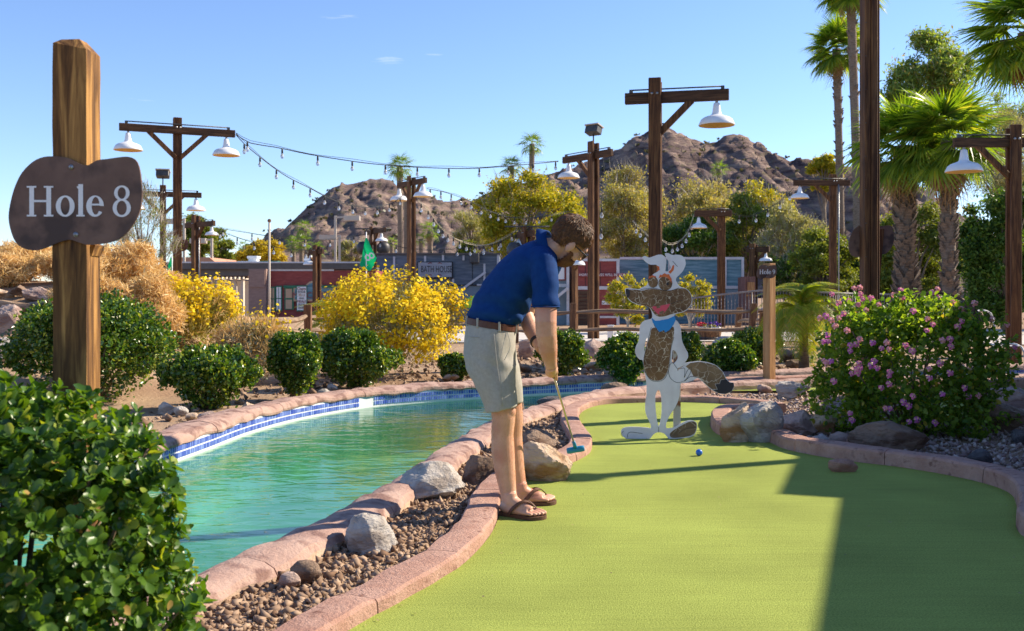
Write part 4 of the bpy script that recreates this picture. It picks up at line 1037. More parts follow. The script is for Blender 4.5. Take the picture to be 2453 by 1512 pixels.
# ---- fan palms
MT['palm_leaf'] = leafmat('palm_leaf', (0.065, 0.14, 0.018), (0.18, 0.28, 0.035), trans=0.48, rough=0.4, spec=0.45, tcol=(2.3, 2.0, 0.4), c3=(0.26, 0.28, 0.06), p3=0.10)
MT['dead_frond'] = leafmat('dead_frond', (0.24, 0.15, 0.07), (0.46, 0.32, 0.17), trans=0.3, tcol=(1.3, 1.0, 0.5))
MT['palm_trunk'] = surf('palm_trunk', (0.20, 0.15, 0.11), (0.30, 0.235, 0.18), 8, rough=0.95, bump=1.0, bscale=10, stretch=(1, 1, 6), c3=(0.13, 0.095, 0.07), s3=6, bdist=0.05)
def fan_frond(seed, nl=38, mat='palm_leaf', droop=0.25, spread=118):
    r = random.Random(seed); V = []; Fc = []
    def strip(pts, ws, nrm):
        b = len(V)
        for p, w, nn_ in zip(pts, ws, nrm):
            V.append(p + nn_ * w); V.append(p - nn_ * w)
        for i in range(len(pts) - 1): Fc.append((b + 2*i, b + 2*i + 2, b + 2*i + 3, b + 2*i + 1))
    pet = [Vector((x, 0, 0.10 * math.sin(x * 2) )) for x in (0, .25, .5, .75)]
    strip(pet, [.022, .018, .015, .014], [Vector((0, 1, 0))] * 4)
    hub = pet[-1]
    for k in range(nl):
        a = R(-spread + 2 * spread * k / (nl - 1)) + r.uniform(-.02, .02)
        L = (1.0 - 0.28 * abs(a / R(spread)) ** 2) * r.uniform(.9, 1.05)
        d = Vector((math.cos(a), math.sin(a), 0)); sd = Vector((-d.y, d.x, 0))
        pts = []; ws = []
        for s, w in ((0.0, .010), (.3, .032), (.55, .026), (.8, .010), (1.0, .002)):
            dr = droop * (s ** 2.4) * L * r.uniform(.8, 1.3) + 0.10 * s * abs(math.sin(a))
            pts.append(hub + d * (s * L) + Vector((0, 0, -dr + 0.02 * (k % 2) * s))); ws.append(w * L)
        strip(pts, ws, [sd + Vector((0, 0, .5 if k % 2 else -.5))] * 5)
    me = bpy.data.meshes.new('frond'); me.from_pydata(V, [], Fc); me.materials.append(M(mat)); return me
FR = [fan_frond(1, 42, droop=.22), fan_frond(2, 40, droop=.45), fan_frond(3, 42, droop=.32)]
FRS = [fan_frond(4, 15, droop=.3), fan_frond(5, 15, droop=.5)]
DEAD = [fan_frond(6, 16, 'dead_frond', .9, 80), fan_frond(7, 14, 'dead_frond', 1.1, 70)]
def palm(label, px, py, Y, fl, nf, tr, seed, base_px=None, boots=0, dead=0, small=False, z=-0.06, group=None, low=-0.75):
    r = random.Random(seed)
    top = at(px, py, Y); bx = at(base_px if base_px is not None else px, py, Y).x
    t = thing('fan_palm', label, 'palm tree', (bx, Y, z), 0, group)
    H = top.z - z; dx = top.x - bx
    pts = []; rd = []
    for i in range(13):
        s = i / 12; pts.append((dx * s ** 1.4, 0, H * s)); rd.append(tr * (1.35 - .45 * min(1, s * 3)) * (1 + r.uniform(-.04, .04)) * (1.1 if s > .9 else 1))
    mb = MB(); mb.tube(pts, rd, 12); mb.build('trunk', M('palm_trunk'), t)
    if boots:
        V = []; Fc = []; bt = MB()
        for i in range(boots):
            s = r.uniform(0.02, boots_top) ; a = r.uniform(0, 6.28)
            j = s * 12; j0 = min(11, int(j)); c = Vector(pts[j0]).lerp(Vector(pts[j0+1]), j - j0); rr_ = rd[j0]
            o_ = Vector((math.cos(a), math.sin(a), 0)); sd = Vector((-o_.y, o_.x, 0)); w = rr_ * .5; h = rr_ * r.uniform(.8, 1.4)
            b0 = c + o_ * rr_ * .9
            bt.add([b0 + sd*w, b0 - sd*w, b0 - sd*w*.45 + o_*rr_*.62 + Vector((0, 0, h)), b0 + sd*w*.45 + o_*rr_*.62 + Vector((0, 0, h)), b0 + Vector((0, 0, h*.8))],
                   [(0, 1, 2, 3), (0, 3, 4), (1, 4, 2), (2, 4, 3)])
        o = bt.build('leaf_bases', M('palm_trunk'), t); o["kind"] = "stuff"
    c = Vector((dx, 0, H)); lib = FRS if small else FR
    for i in range(nf + dead):
        isd = i >= nf
        me = r.choice(DEAD) if isd else r.choice(lib)
        o = bpy.data.objects.new('frond', me); col.objects.link(o); o.parent = t
        u = (i + .5) / nf
        el = 1.35 - 2.15 * (u ** .85) if not isd else r.uniform(-1.35, -.95)
        el = max(el, low - .2) if not isd else el
        az = i * 2.39996 + r.uniform(-.25, .25); s = fl * r.uniform(.8, 1.1) / 1.75 * (.8 if isd else 1)
        o.rotation_euler = (r.uniform(-.35, .35), -el, az); o.scale = (s, s, s)
        o.location = c + Vector((0, 0, -.12 * fl * u))
    return t
boots_top = 0.9
palm('tall slender fan palm left of the thick timber pole', 2003, 118, 50, 1.95, 34, 0.21, 1, base_px=2016, boots=120, dead=3)
palm('tall fan palm standing directly behind the thick timber pole', 2036, -30, 47, 1.9, 30, 0.22, 2, base_px=2058, boots=60, dead=2)
palm('shaggy fan palm with thick skirted trunk beside the timber pole', 2160, 350, 24, 1.55, 34, 0.22, 3, base_px=2172, boots=330, dead=10)
palm('bright fan palm with broad crown above the small twin lamp', 2270, 335, 23, 1.6, 36, 0.17, 4, base_px=2272, boots=260, dead=6)
palm('fan palm whose crown hangs in at the top right corner', 2462, 75, 20, 1.55, 34, 0.2, 5, base_px=2560, boots=40, dead=4)
palm('tall fan palm behind the bath house lamp post', 957, 398, 80, 1.55, 24, 0.25, 6, base_px=960, small=True, dead=3)
palm('slim fan palm trunk beside the bath house lamp post', 975, 440, 84, 1.2, 12, 0.24, 7, base_px=971, small=True)
palm('upper fan palm above the yellow-green trees', 1274, 345, 85, 1.6, 22, 0.24, 8, base_px=1271, small=True)
palm('lower fan palm above the yellow-green trees', 1225, 398, 85, 1.35, 22, 0.22, 9, small=True)
palm('stout fan palm tuft left of the tan parking light', 728, 545, 90, 1.15, 18, 0.25, 10, small=True)
palm('fan palm lowest in the clump behind the dark flat roof', 703, 585, 92, 1.15, 16, 0.22, 11, small=True)
palm('fan palm in the middle of the clump behind the dark flat roof', 722, 580, 88, 1.2, 16, 0.22, 12, small=True)
palm('fan palm behind the short timber post of the mercantile', 757, 600, 86, 1.2, 16, 0.22, 13, small=True)
palm('fan palm standing behind the bath house roof', 1030, 552, 75, 1.1, 18, 0.22, 14, small=True, dead=3)
palm('small fan palm beside the flag pole lamp', 938, 580, 95, .9, 12, 0.2, 15, small=True)
palm('tiny distant fan palm left of the white chimney', 541, 583, 170, 1.3, 12, 0.2, 16, small=True)
palm('tiny distant fan palm behind the white chimney', 583, 590, 160, 1.5, 12, 0.2, 17, small=True)
palm('fan palm poking out of the grey mesquite tree', 1722, 405, 80, 1.0, 16, 0.22, 18, small=True)
palm('young fan palm hidden in the trees behind the bath house', 1008, 572, 82, .9, 12, 0.2, 19, small=True)

# ---- feather palm by the second sign post
MT['feather_leaf'] = leafmat('feather_leaf', (0.14, 0.24, 0.02), (0.32, 0.38, 0.05), trans=0.5, rough=0.4, tcol=(2.0, 1.7, 0.4), c3=(0.42, 0.32, 0.06), p3=.12)
def feather_frond(seed, L=1.0):
    r = random.Random(seed); V = []; Fc = []
    path = [Vector((s * .85, 0, .42 * math.sin(s * 1.9) - .75 * s ** 2.6)) for s in np.linspace(0, 1, 22)]
    for i in range(21):
        b = len(V); w = .012 * (1 - i / 26)
        V.extend([path[i] + Vector((0, w, 0)), path[i] - Vector((0, w, 0)), path[i+1] - Vector((0, w, 0)), path[i+1] + Vector((0, w, 0))]); Fc.append((b, b+1, b+2, b+3))
    for i in range(3, 66):
        s = i / 66; j = s * 21; j0 = int(j); p = path[j0].lerp(path[min(21, j0+1)], j - j0); d = (path[min(21, j0+1)] - path[j0]).normalized()
        for sg in (-1, 1):
            l = .30 * math.sin(math.pi * min(1, s * .9 + .08)) ** .6 * r.uniform(.85, 1.1)
            q = (d * .75 + Vector((0, sg, -.15 + r.uniform(-.2, .1)))).normalized()
            n = d.cross(q).normalized(); w = q.cross(n) * .0055
            tip = p + q * l + Vector((0, 0, -.28 * l)); mid = p + q * l * .5 + Vector((0, 0, -.04 * l)); b = len(V)
            V.extend([p + w * .6, p - w * .6, mid - w, mid + w, tip]); Fc.extend([(b, b+1, b+2, b+3), (b+3, b+2, b+4)])
    me = bpy.data.meshes.new('frond'); me.from_pydata(V, [], [tuple(f) for f in Fc]); me.materials.append(M('feather_leaf')); return me
FE = [feather_frond(1), feather_frond(2)]
def feather_palm(label, px, py, Y, fl, nf, seed, z=-.06):
    r = random.Random(seed); p = at(px, py, Y)
    t = thing('feather_palm', label, 'palm', (p.x, Y, z)); H = p.z - z
    mb = MB(); mb.tube([(0, 0, 0), (0, 0, H * .5), (0, 0, H)], [.09, .07, .06], 10); mb.build('trunk', M('palm_trunk'), t)
    for i in range(nf):
        o = bpy.data.objects.new('frond', r.choice(FE)); col.objects.link(o); o.parent = t; o.location = (0, 0, H)
        o.rotation_euler = (r.uniform(-.2, .2), -r.uniform(-.75, 1.1), i * 2.4 + r.uniform(-.3, .3)); s = fl * r.uniform(.8, 1.1); o.scale = (s, s, s)
feather_palm('arching feather palm right of the second sign post', 1925, 758, 15.6, .92, 40, 3)
feather_palm('feathery palm tuft before the mercantile sign', 806, 792, 23, 1.1, 34, 4)
# ================================================================== TREES
MT['bark'] = surf('bark', (0.16, 0.12, 0.09), (0.25, 0.20, 0.15), 6, rough=0.95, bump=0.8, bscale=20)
MT['pale_bark'] = surf('pale_bark', (0.42, 0.36, 0.29), (0.52, 0.46, 0.38), 6, rough=0.95)
MT['lf_yellowgreen'] = leafmat('leaf_yellowgreen', (0.20, 0.25, 0.022), (0.45, 0.43, 0.035), trans=0.45, tcol=(1.6, 1.35, .4), c3=(0.52, 0.42, 0.04), p3=.18)
MT['lf_mesquite'] = leafmat('leaf_mesquite', (0.26, 0.26, 0.075), (0.50, 0.47, 0.13), trans=0.4, tcol=(1.5, 1.3, .5), c3=(0.36, 0.30, 0.16), p3=.25)
MT['lf_dark'] = leafmat('leaf_dark', (0.03, 0.075, 0.013), (0.09, 0.165, 0.024), trans=0.35, tcol=(1.9, 1.8, .5), c3=(0.15, 0.2, 0.03), p3=.08)
MT['lf_olive'] = leafmat('leaf_olive', (0.075, 0.12, 0.022), (0.22, 0.27, 0.04), trans=0.4, tcol=(1.8, 1.6, .5), c3=(0.26, 0.27, 0.05), p3=.12)
MT['lf_pale'] = leafmat('leaf_pale', (0.28, 0.29, 0.09), (0.48, 0.45, 0.17), trans=0.4, tcol=(1.3, 1.2, .7))
MT['lf_eucalyptus'] = leafmat('leaf_eucalyptus', (0.10, 0.19, 0.05), (0.26, 0.35, 0.09), trans=0.45, tcol=(1.8, 1.6, .5), c3=(0.30, 0.26, 0.06), p3=.15)
MT['lf_yellow'] = leafmat('leaf_yellow', (0.42, 0.32, 0.02), (0.62, 0.48, 0.03), trans=0.4, tcol=(1.2, 1.1, .5))
def tree(label, box, Y, mat, nl, ls, seed, trunk=0.2, nclump=40, clump=0.2, twigs=0, bark='bark', aspect=.45, group=None, z=-0.06, depth=.8, inner=.35, name='tree', weep=0.0):
    """box = crown in picture units; trunk reaches the ground"""
    r = np.random.default_rng(seed); x0, x1, y0, y1 = box
    c = at((x0 + x1) / 2, (y0 + y1) / 2, Y); rx = (x1 - x0) / 2 / F * Y; rz = (y1 - y0) / 2 / F * Y
    t = thing(name, label, 'tree', (c.x, Y, z), 0, group)
    zc = c.z - z
    d = rnd_dirs(nclump, r); rad = inner + (1 - inner) * r.uniform(0, 1, nclump) ** .5
    K = d * rad[:, None] * np.array([rx, rx * depth, rz]) * (1 - clump * .6) + np.array([0, 0, zc])
    ks = clump * r.uniform(.6, 1.35, nclump) * (rx + rz) / 2
    k = r.choice(nclump, nl, p=ks ** 2 / (ks ** 2).sum())
    g_ = r.normal(0, .5, (nl, 3)); P = K[k] + g_ * ks[k][:, None] * np.array([1.15, 1.0, .8])
    P[:, 2] -= weep * np.abs(r.normal(0, 1, nl)) * ks[k]
    P[:, 2] = np.maximum(P[:, 2], 0.1)
    A = rnd_dirs(nl, r) + np.array([0, 0, -weep]); N = rnd_dirs(nl, r) * .8 + np.array([0, 0, .5])
    ln = ls * r.uniform(.6, 1.4, nl)
    link('crown', leaf_mesh('crown', P, A, N, ln, ln * aspect, 'diamond', .1), M(mat), t)
    mb = MB(); zb = max(0.2, (zc - rz) * .8)
    top = Vector((0, 0, zc - rz * .2))
    mb.tube([(0, 0, -.1), (trunk * .4, 0, zb * .5), (0, trunk * .3, zb), top], [trunk * 1.2, trunk * .9, trunk * .8, trunk * .25], 8)
    for i in range(min(nclump, 26)):
        p = Vector(K[i]); st = Vector((0, 0, zb)).lerp(top, r.uniform(0, .9)); m_ = st.lerp(p, .5) + Vector((0, 0, .12 * rz))
        mb.tube([st, m_, p], [trunk * .35, trunk * .2, trunk * .07], 5, cap=False)
    mb.build('trunk', M(bark), t)
    if twigs:
        kk = r.choice(nclump, twigs); C = K[kk] + r.normal(0, .6, (twigs, 3)) * ks[kk][:, None]; L = r.uniform(.4, 1.3, twigs) * clump * (rx + rz)
        ax = (C - np.array([0, 0, zb])); ax /= np.linalg.norm(ax, axis=1)[:, None]; ax += rnd_dirs(twigs, r) * .6
        C[:, 2] = np.maximum(C[:, 2], 0.3)
        o = link('twigs', leaf_mesh('twigs', C, ax, rnd_dirs(twigs, r), L, .018 * Y / 40, 'diamond'), M('twig_pale'), t); o["kind"] = "stuff"
    return t
MT['twig_pale'] = leafmat('twig_pale', (0.32, 0.27, 0.20), (0.52, 0.45, 0.35), trans=0.0)
tree('yellow-green palo verde tree behind the bath house and the golfer', (1120, 1400, 408, 640), 60, 'lf_yellowgreen', 25500, .19, 101, .25, 60, .17, twigs=700)
tree('smaller yellow-green tree against the double lamp post', (1290, 1440, 470, 650), 56, 'lf_yellowgreen', 13500, .17, 102, .2, 40, .19)
tree('broad grey-green mesquite tree left of the tall central post', (1425, 1600, 385, 660), 72, 'lf_mesquite', 24000, .2, 103, .3, 70, .22, twigs=2200)
tree('broad grey-green mesquite tree right of the tall central post', (1570, 1800, 425, 670), 74, 'lf_mesquite', 27000, .2, 104, .3, 80, .22, twigs=2600)
tree('bright mesquite tree low between the central post and the single lamp', (1590, 1770, 440, 660), 62, 'lf_mesquite', 16000, .18, 130, .2, 50, .18, twigs=900)
tree('light green tree behind the pale twiggy tree', (1740, 1930, 425, 660), 66, 'lf_yellowgreen', 14000, .19, 131, .2, 50, .18, twigs=700)
tree('olive mesquite filling the gap by the double lamp post', (1430, 1580, 430, 660), 62, 'lf_mesquite', 14000, .18, 132, .2, 50, .18, twigs=900)
tree('low dark green tree right of the tall central post', (1560, 1760, 520, 660), 52, 'lf_dark', 18000, .16, 105, .2, 40, .2, twigs=300)
tree('dark green tree behind the single lamp by the blue wall', (1690, 1880, 460, 680), 54, 'lf_olive', 21000, .17, 106, .22, 50, .18, twigs=500)
tree('pale twiggy tree beside the tall single lamp', (1800, 1985, 470, 690), 48, 'lf_pale', 13500, .15, 107, .2, 50, .17, twigs=3200, bark='pale_bark')
tree('dense olive tree in front of the slender palm trunks', (1870, 2060, 545, 735), 40, 'lf_olive', 22500, .12, 108, .2, 60, .16)
tree('bright rounded tree left of the slender palm trunk', (1935, 2012, 365, 470), 62, 'lf_yellowgreen', 6750, .2, 109, .2, 24, .25)
tree('tall eucalyptus tree rising behind the bright fan palm', (2105, 2350, 62, 360), 58, 'lf_eucalyptus', 26000, .25, 110, .3, 60, .17, twigs=200, bark='pale_bark', weep=.4, aspect=.34, depth=.7)
tree('second eucalyptus tree behind the right lamp post', (2320, 2500, 200, 480), 62, 'lf_eucalyptus', 15000, .22, 111, .3, 40, .2, bark='pale_bark', weep=.5, aspect=.3)
tree('soft pale palo verde behind the right lamp post', (2300, 2500, 250, 500), 45, 'lf_pale', 16500, .14, 112, .2, 40, .2, twigs=900, weep=.6, aspect=.2)
tree('dark leafy tree mass behind the right lamp post', (2280, 2540, 430, 800), 30, 'lf_dark', 39000, .13, 113, .2, 90, .15)
tree('dark green tree between the two thick palm trunks', (2070, 2300, 480, 790), 38, 'lf_olive', 30000, .14, 114, .2, 80, .16)
tree('dark tree behind the iron railing', (1990, 2180, 560, 790), 44, 'lf_dark', 21000, .15, 115, .2, 60, .17)
tree('wide dark tree closing the far right corner', (2400, 2680, 400, 790), 34, 'lf_dark', 27000, .15, 116, .2, 60, .18)
tree('round green tree behind the third lamp post', (425, 512, 512, 640), 78, 'lf_olive', 12000, .22, 117, .25, 30, .22)
tree('green tree beside the tan parking light near the tiled roof', (480, 562, 545, 640), 84, 'lf_olive', 9750, .22, 118, .25, 26, .22)
tree('golden yellow tree behind the white chimney', (562, 694, 578, 650), 95, 'lf_yellow', 12000, .26, 119, .25, 36, .2)
tree('golden yellow tree left of the distant hill', (596, 650, 570, 640), 100, 'lf_yellow', 6000, .26, 120, .25, 20, .25)
tree('wispy palo verde tree in front of the second lamp post', (250, 432, 430, 700), 20, 'lf_olive', 3900, .05, 121, .06, 40, .14, twigs=2400, weep=.4, aspect=.25)
tree('feathery olive tree at the foot of the hill behind the bath house', (1080, 1180, 488, 640), 66, 'lf_pale', 10500, .2, 122, .2, 30, .2, twigs=600, aspect=.2)
tree('low brown scrub tree behind the dark flat roof', (800, 900, 570, 650), 90, 'lf_pale', 7500, .25, 123, .2, 26, .2, twigs=900)
tree('small yellow-green tree in front of the red wall', (1448, 1560, 640, 790), 30, 'lf_yellowgreen', 5700, .09, 124, .06, 34, .17, twigs=260, bark='pale_bark')
tree('small yellow-green tree in front of the blue wall', (1600, 1704, 645, 775), 30, 'lf_yellowgreen', 5100, .09, 125, .06, 30, .17, twigs=220, bark='pale_bark')
tree('small dark tree between the fan palm and the mercantile', (1090, 1140, 560, 640), 62, 'lf_olive', 4500, .17, 126, .12, 16, .25)
tree('dark leafy tree behind the arching feather palm', (1830, 1960, 600, 740), 46, 'lf_dark', 12000, .15, 127, .15, 40, .18, twigs=1600)

# ================================================================== LAMP POSTS
SH = [(0.300, 0.0), (0.306, 0.012), (0.285, 0.055), (0.262, 0.10), (0.215, 0.135), (0.13, 0.165), (0.088, 0.185), (0.075, 0.215), (0.062, 0.30), (0.052, 0.37), (0.03, 0.385), (0.001, 0.388)]
SI = [(0.298, 0.002), (0.278, 0.055), (0.250, 0.095), (0.20, 0.128), (0.12, 0.155), (0.05, 0.165), (0.001, 0.166)]
shade_me = MB().lathe(SH, n=28).build('tmp', M('white_enamel')).data; bpy.data.objects.remove(bpy.data.objects['tmp'])
lining_me = MB().lathe(SI, n=28).build('tmp', M('sunlit_enamel')).data; bpy.data.objects.remove(bpy.data.objects['tmp'])
bulb_in = MB().lathe([(0.001, .05), (.035, .065), (.045, .10), (.03, .14), (.02, .17)], n=10).build('tmp', M('letter_white')).data; bpy.data.objects.remove(bpy.data.objects['tmp'])
def floodlight(parent, p, yaw):
    mb = MB(); mb.tube([p, p + Vector((0, 0, .22))], .02, 6); mb.build('bracket', M('dark_metal'), parent)
    c = p + Vector((0, 0, .33)); e = Euler((R(-18), 0, yaw)).to_matrix()
    mb = MB(); mb.box(c, (.40, .26, .20), e); o = mb.build('floodlight', M('dark_metal'), parent, bevel=.02)
    mb = MB(); mb.box(c + e @ Vector((0, 0, .125)), (.44, .30, .03), e); mb.build('visor', M('tan_paint'), o)
def lamp_post(label, px, top, Y, arm, lamps, braces, double=True, w=0.21, flood=None, conduit=False, z=-0.06, group='timber lamp posts with white shades', zdrop=0.0, rod=True):
    """arm = ((px,py,Y),(px,py,Y)); lamps = list of px positions; braces = list of -1 / 1"""
    b = at(px, top, Y); t = thing('lamp_post', label, 'lamp post', (b.x, Y, z), 0, group)
    H = b.z - z
    a0, a1 = at(*arm[0]), at(*arm[1]); za = (a0.z + a1.z) / 2 - z
    d = Vector((a1.x - a0.x, a1.y - a0.y, 0)); yaw = math.atan2(d.y, d.x); L = d.length; d.normalize(); nrm = Vector((-d.y, d.x, 0))
    # where the arm crosses the post
    s0 = (Vector((b.x, Y, 0)) - Vector((a0.x, a0.y, 0))).dot(d)
    def AP(s, zz, off=0.0): return d * (s - s0) + nrm * off + Vector((0, 0, zz))
    bh = w * 0.85
    Rz = Matrix.Rotation(yaw, 3, 'Z')
    if double:
        for sg in (-1, 1):
            mb = MB(); hh = H + (0.04 if sg < 0 else 0)
            mb.box(nrm * sg * w * .42 + Vector((0, 0, hh / 2)), (w * .95, w * .34, hh), Rz); mb.build('post', M('post_z'), t, bevel=.008)
    else:
        mb = MB(); mb.box(nrm * w * .55 + Vector((0, 0, H / 2)), (w * .95, w * .9, H), Rz); mb.build('post', M('post_z'), t, bevel=.008)
    m4 = Matrix.Translation((0, 0, 0))
    ao = MB(); ao.box((0, 0, 0), (L, w * .46, bh)); o = ao.build('crossarm', M('post_x'), t, bevel=.008)
    o.location = AP(L / 2, za); o.rotation_euler = (0, 0, yaw)
    if rod:
        mb = MB(); mb.tube([AP(.06 * L, za + bh * .5 + .05), AP(.94 * L, za + bh * .5 + .05)], .014, 5)
        for q in (.06, .94): mb.box(AP(q * L, za + bh * .5 + .028), (.06, .06, .06), Rz)
        mb.build('conduit', M('dark_metal'), t)
    for sg in (-1, 1):
        mb = MB(); mb.tube([AP(s0 + sg * w * .2, za + .05, -w * .62), AP(s0 + sg * w * .2, za + .05, -w * .68)], .022, 8); mb.build('bolt', M('grey_metal'), t)
    for sg in braces:
        bl = .52
        mb = MB(); mb.beam(AP(s0 + sg * w * .3, za - bh * .5 - bl), AP(s0 + sg * (bl + .1), za - bh * .5 + .03), w * .40, w * .5, up=(0, 0, 1)); mb.build('brace', M('post_z'), t, bevel=.006)
    for lp in lamps:
        u = (lp - arm[0][0]) / (arm[1][0] - arm[0][0]) * L
        s = link('lamp_shade', shade_me, None, t); s.location = AP(u, za - bh * .5 - .42)
        l_ = link('lining', lining_me, None, s); q = link('bulb', bulb_in, None, s)
        mb = MB(); mb.tube([(0, 0, .38), (0, 0, .44)], .025, 8); mb.build('stem', M('grey_metal'), s)
    if flood is not None: floodlight(t, Vector((0, 0, H)), flood)
    if conduit:
        mb = MB(); mb.tube([(w * .62, -w * .3, 0), (w * .62, -w * .3, H * .93)], .022, 6); mb.build('pipe', M('grey_metal'), t)
    return t, (AP(0, za), AP(L, za))
PO = {}
PO[1] = lamp_post('tall T-shaped lamp post with two white shades by the dry bushes', 426, 281, 22, ((285, 304, 21.5), (563, 321, 22.5)), [306, 541], [-1, 1], double=False, w=.19)
PO[2] = lamp_post('lamp post with floodlight on top behind the wispy palo verde', 390, 443, 32, ((303, 462, 31.5), (483, 467, 32.2)), [324, 469], [-1, 1], double=False, w=.2, flood=.2)
PO[3] = lamp_post('lamp post with one short arm beside the tiled roof', 469, 517, 46, ((447, 538, 46.6), (515, 538, 45)), [509], [1], w=.28, conduit=True)
PO[4] = lamp_post('double timber lamp post with two close shades before the bath house', 985, 425, 32, ((955, 446, 32.8), (1022, 431, 31.2)), [958, 1015], [-1, 1], w=.20)
PO[5] = lamp_post('far lamp post carrying speakers behind the green flag', 893, 545, 49, ((872, 556, 50.0), (919, 553, 47.4)), [911], [1], w=.26)
PO[6] = lamp_post('double timber lamp post with floodlight right behind the golfer', 1421, 343, 26.5, ((1337, 385, 27.4), (1453, 362, 25.8)), [1350], [-1], w=.215, flood=-.7)
PO[7] = lamp_post('tallest timber lamp post directly behind the wooden animal figure', 1569, 195, 17, ((1498, 241, 17.2), (1746, 228, 16.8)), [1717], [1], w=.22, double=True)
PO[8] = lamp_post('dark lamp post with one shade before the blue wall', 1729, 497, 36, ((1663, 511, 36), (1752, 512, 36)), [1673], [-1], w=.27, double=False)
PO[9] = lamp_post('short lamp post peeking out behind the second sign post', 1804, 586, 46, ((1790, 598, 46.3), (1845, 598, 45.6)), [1836], [1], w=.30)
PO[10] = lamp_post('lamp post with silver conduit pipe in front of the slender palms', 1997, 417, 33, ((1900, 439, 33), (2035, 438, 33)), [1915], [-1], w=.22, double=False, conduit=True)
PO[12] = lamp_post('lamp post with one white shade near the dark tree mass', 2427, 306, 17, ((2283, 346, 17), (2500, 338, 17)), [2308], [-1], w=.19)
PO[13] = lamp_post('small twin lamp post between the thick palm trunks', 2231, 569, 42, ((2176, 583, 42), (2288, 583, 42)), [2186, 2270], [-1, 1], w=.3, double=False)
PO[14] = lamp_post('lamp post with speaker bar seen above the back of the golfer', 1262, 545, 40, ((1238, 566, 40.8), (1275, 556, 39.4)), [1240], [-1, 1], w=.3)
PO[15] = lamp_post('slim lamp post with one shade in front of the red wall', 1372, 590, 33, ((1362, 600, 33.2), (1392, 600, 32.8)), [1382], [1], w=.17, double=False)
PO[16] = lamp_post('short timber post with shade beside the mercantile sign', 759, 590, 40, ((735, 604, 40.3), (768, 602, 39.6)), [738], [-1], w=.24)
PO[17] = lamp_post('small distant lamp post behind the palm trunks by the railing', 2056, 640, 52, ((2042, 640, 52), (2070, 640, 52)), [2056], [], w=.2, double=False)
# speakers and crossbar on far posts (parts of those posts)
for key, sx in ((5, 893), (14, 1262)):
    t = PO[key][0]; Y = t.location.y; H = at(0, 553 if key == 5 else 549, Y).z + .06
    mb = MB(); mb.tube([(-.9, 0, H + .1), (.9, 0, H + .1)], .035, 6); mb.build('crossbar', M('dark_metal'), t)
    for sg in (-1, 1):
        mb = MB(); mb.lathe([(.001, -.34), (.2, -.3), (.32, -.12), (.32, .12), (.2, .3), (.001, .34)], (sg * .5, .1, H - .85), 14); mb.build('speaker', M('dark_metal'), t)

# thick pole right, seen in front of the palms, with the back of a board
Y11 = 10.2
b = at(2083, 0, Y11)
tp = thing('timber_pole', 'thick weathered timber pole behind the lantana bush with a board on it', 'pole', (b.x, Y11, -.06))
mb = MB(); mb.box((-.048, 0, 2.6), (.062, .16, 5.2)); mb.build('plank', M('post_z'), tp, bevel=.006)
mb = MB(); mb.box((.017, -.012, 2.6), (.064, .16, 5.2)); mb.build('plank', M('post_z'), tp, bevel=.006)
mb = MB(); mb.box((.064, .01, 2.6), (.026, .16, 5.2)); mb.build('plank', M('post_z'), tp, bevel=.006)
for i in range(26):
    zz = .6 + i * .17
    for sx in (-.07, .04):
        mb = MB(); mb.tube([(sx, -.093 if sx > 0 else -.08, zz), (sx, -.099 if sx > 0 else -.086, zz)], .006, 6) if i % 2 == 0 and sx > 0 else mb.tube([(sx, -.08, zz), (sx, -.086, zz)], .006, 6); 
        if (i + (sx > 0)) % 2 == 0: mb.build('nail', M('dark_metal'), tp)
# ================================================================== SIGN BOARDS
OUT8 = [(320,890),(380,898),(425,918),(465,937),(500,938),(545,912),(600,905),(660,896),(715,892),(755,906),(778,945),(790,1020),(795,1110),(782,1195),(745,1270),(685,1338),(615,1368),(545,1378),(485,1380),(432,1362),(390,1352),(340,1365),(290,1385),(240,1405),(190,1412),(130,1397),(92,1362),(67,1300),(55,1230),(65,1150),(90,1060),(130,980),(190,920),(252,893)]
def board_outline(k):   # metres, centre at board middle, width 1 -> k
    c = Vector((425, 1150, 0)); sc = k / 740.0
    p = crom([Vector(((x - c.x) * sc, -(y - c.y) * sc, 0)) for x, y in OUT8] + [Vector(((OUT8[0][0] - c.x) * sc, -(OUT8[0][1] - c.y) * sc, 0))], .03 * k)[:-1]
    return [(q.x, q.y) for q in p]
def ring(mb, c, ro, ri, a0, a1, y, n=28, ci=None):
    """ring part lying in x-z, ro/ri = (rx, rz); thick letters get their weight from unlike radii"""
    ci = ci or c; V = []; Fc = []
    for i in range(n + 1):
        a = R(a0 + (a1 - a0) * i / n)
        V.append((c[0] + ro[0] * math.cos(a), y, c[1] + ro[1] * math.sin(a))); V.append((ci[0] + ri[0] * math.cos(a), y, ci[1] + ri[1] * math.sin(a)))
    for i in range(n): Fc.append((2*i, 2*i+1, 2*i+3, 2*i+2))
    mb.add(V, Fc)
def quad(mb, x0, x1, z0, z1, y): mb.add([(x0, y, z0), (x1, y, z0), (x1, y, z1), (x0, y, z1)], [(0, 1, 2, 3)])
def poly(mb, pts, y):
    tri = mgeo.tessellate_polygon([[Vector((a, b, 0)) for a, b in pts]]); mb.add([(a, y, b) for a, b in pts], [tuple(t) for t in tri])
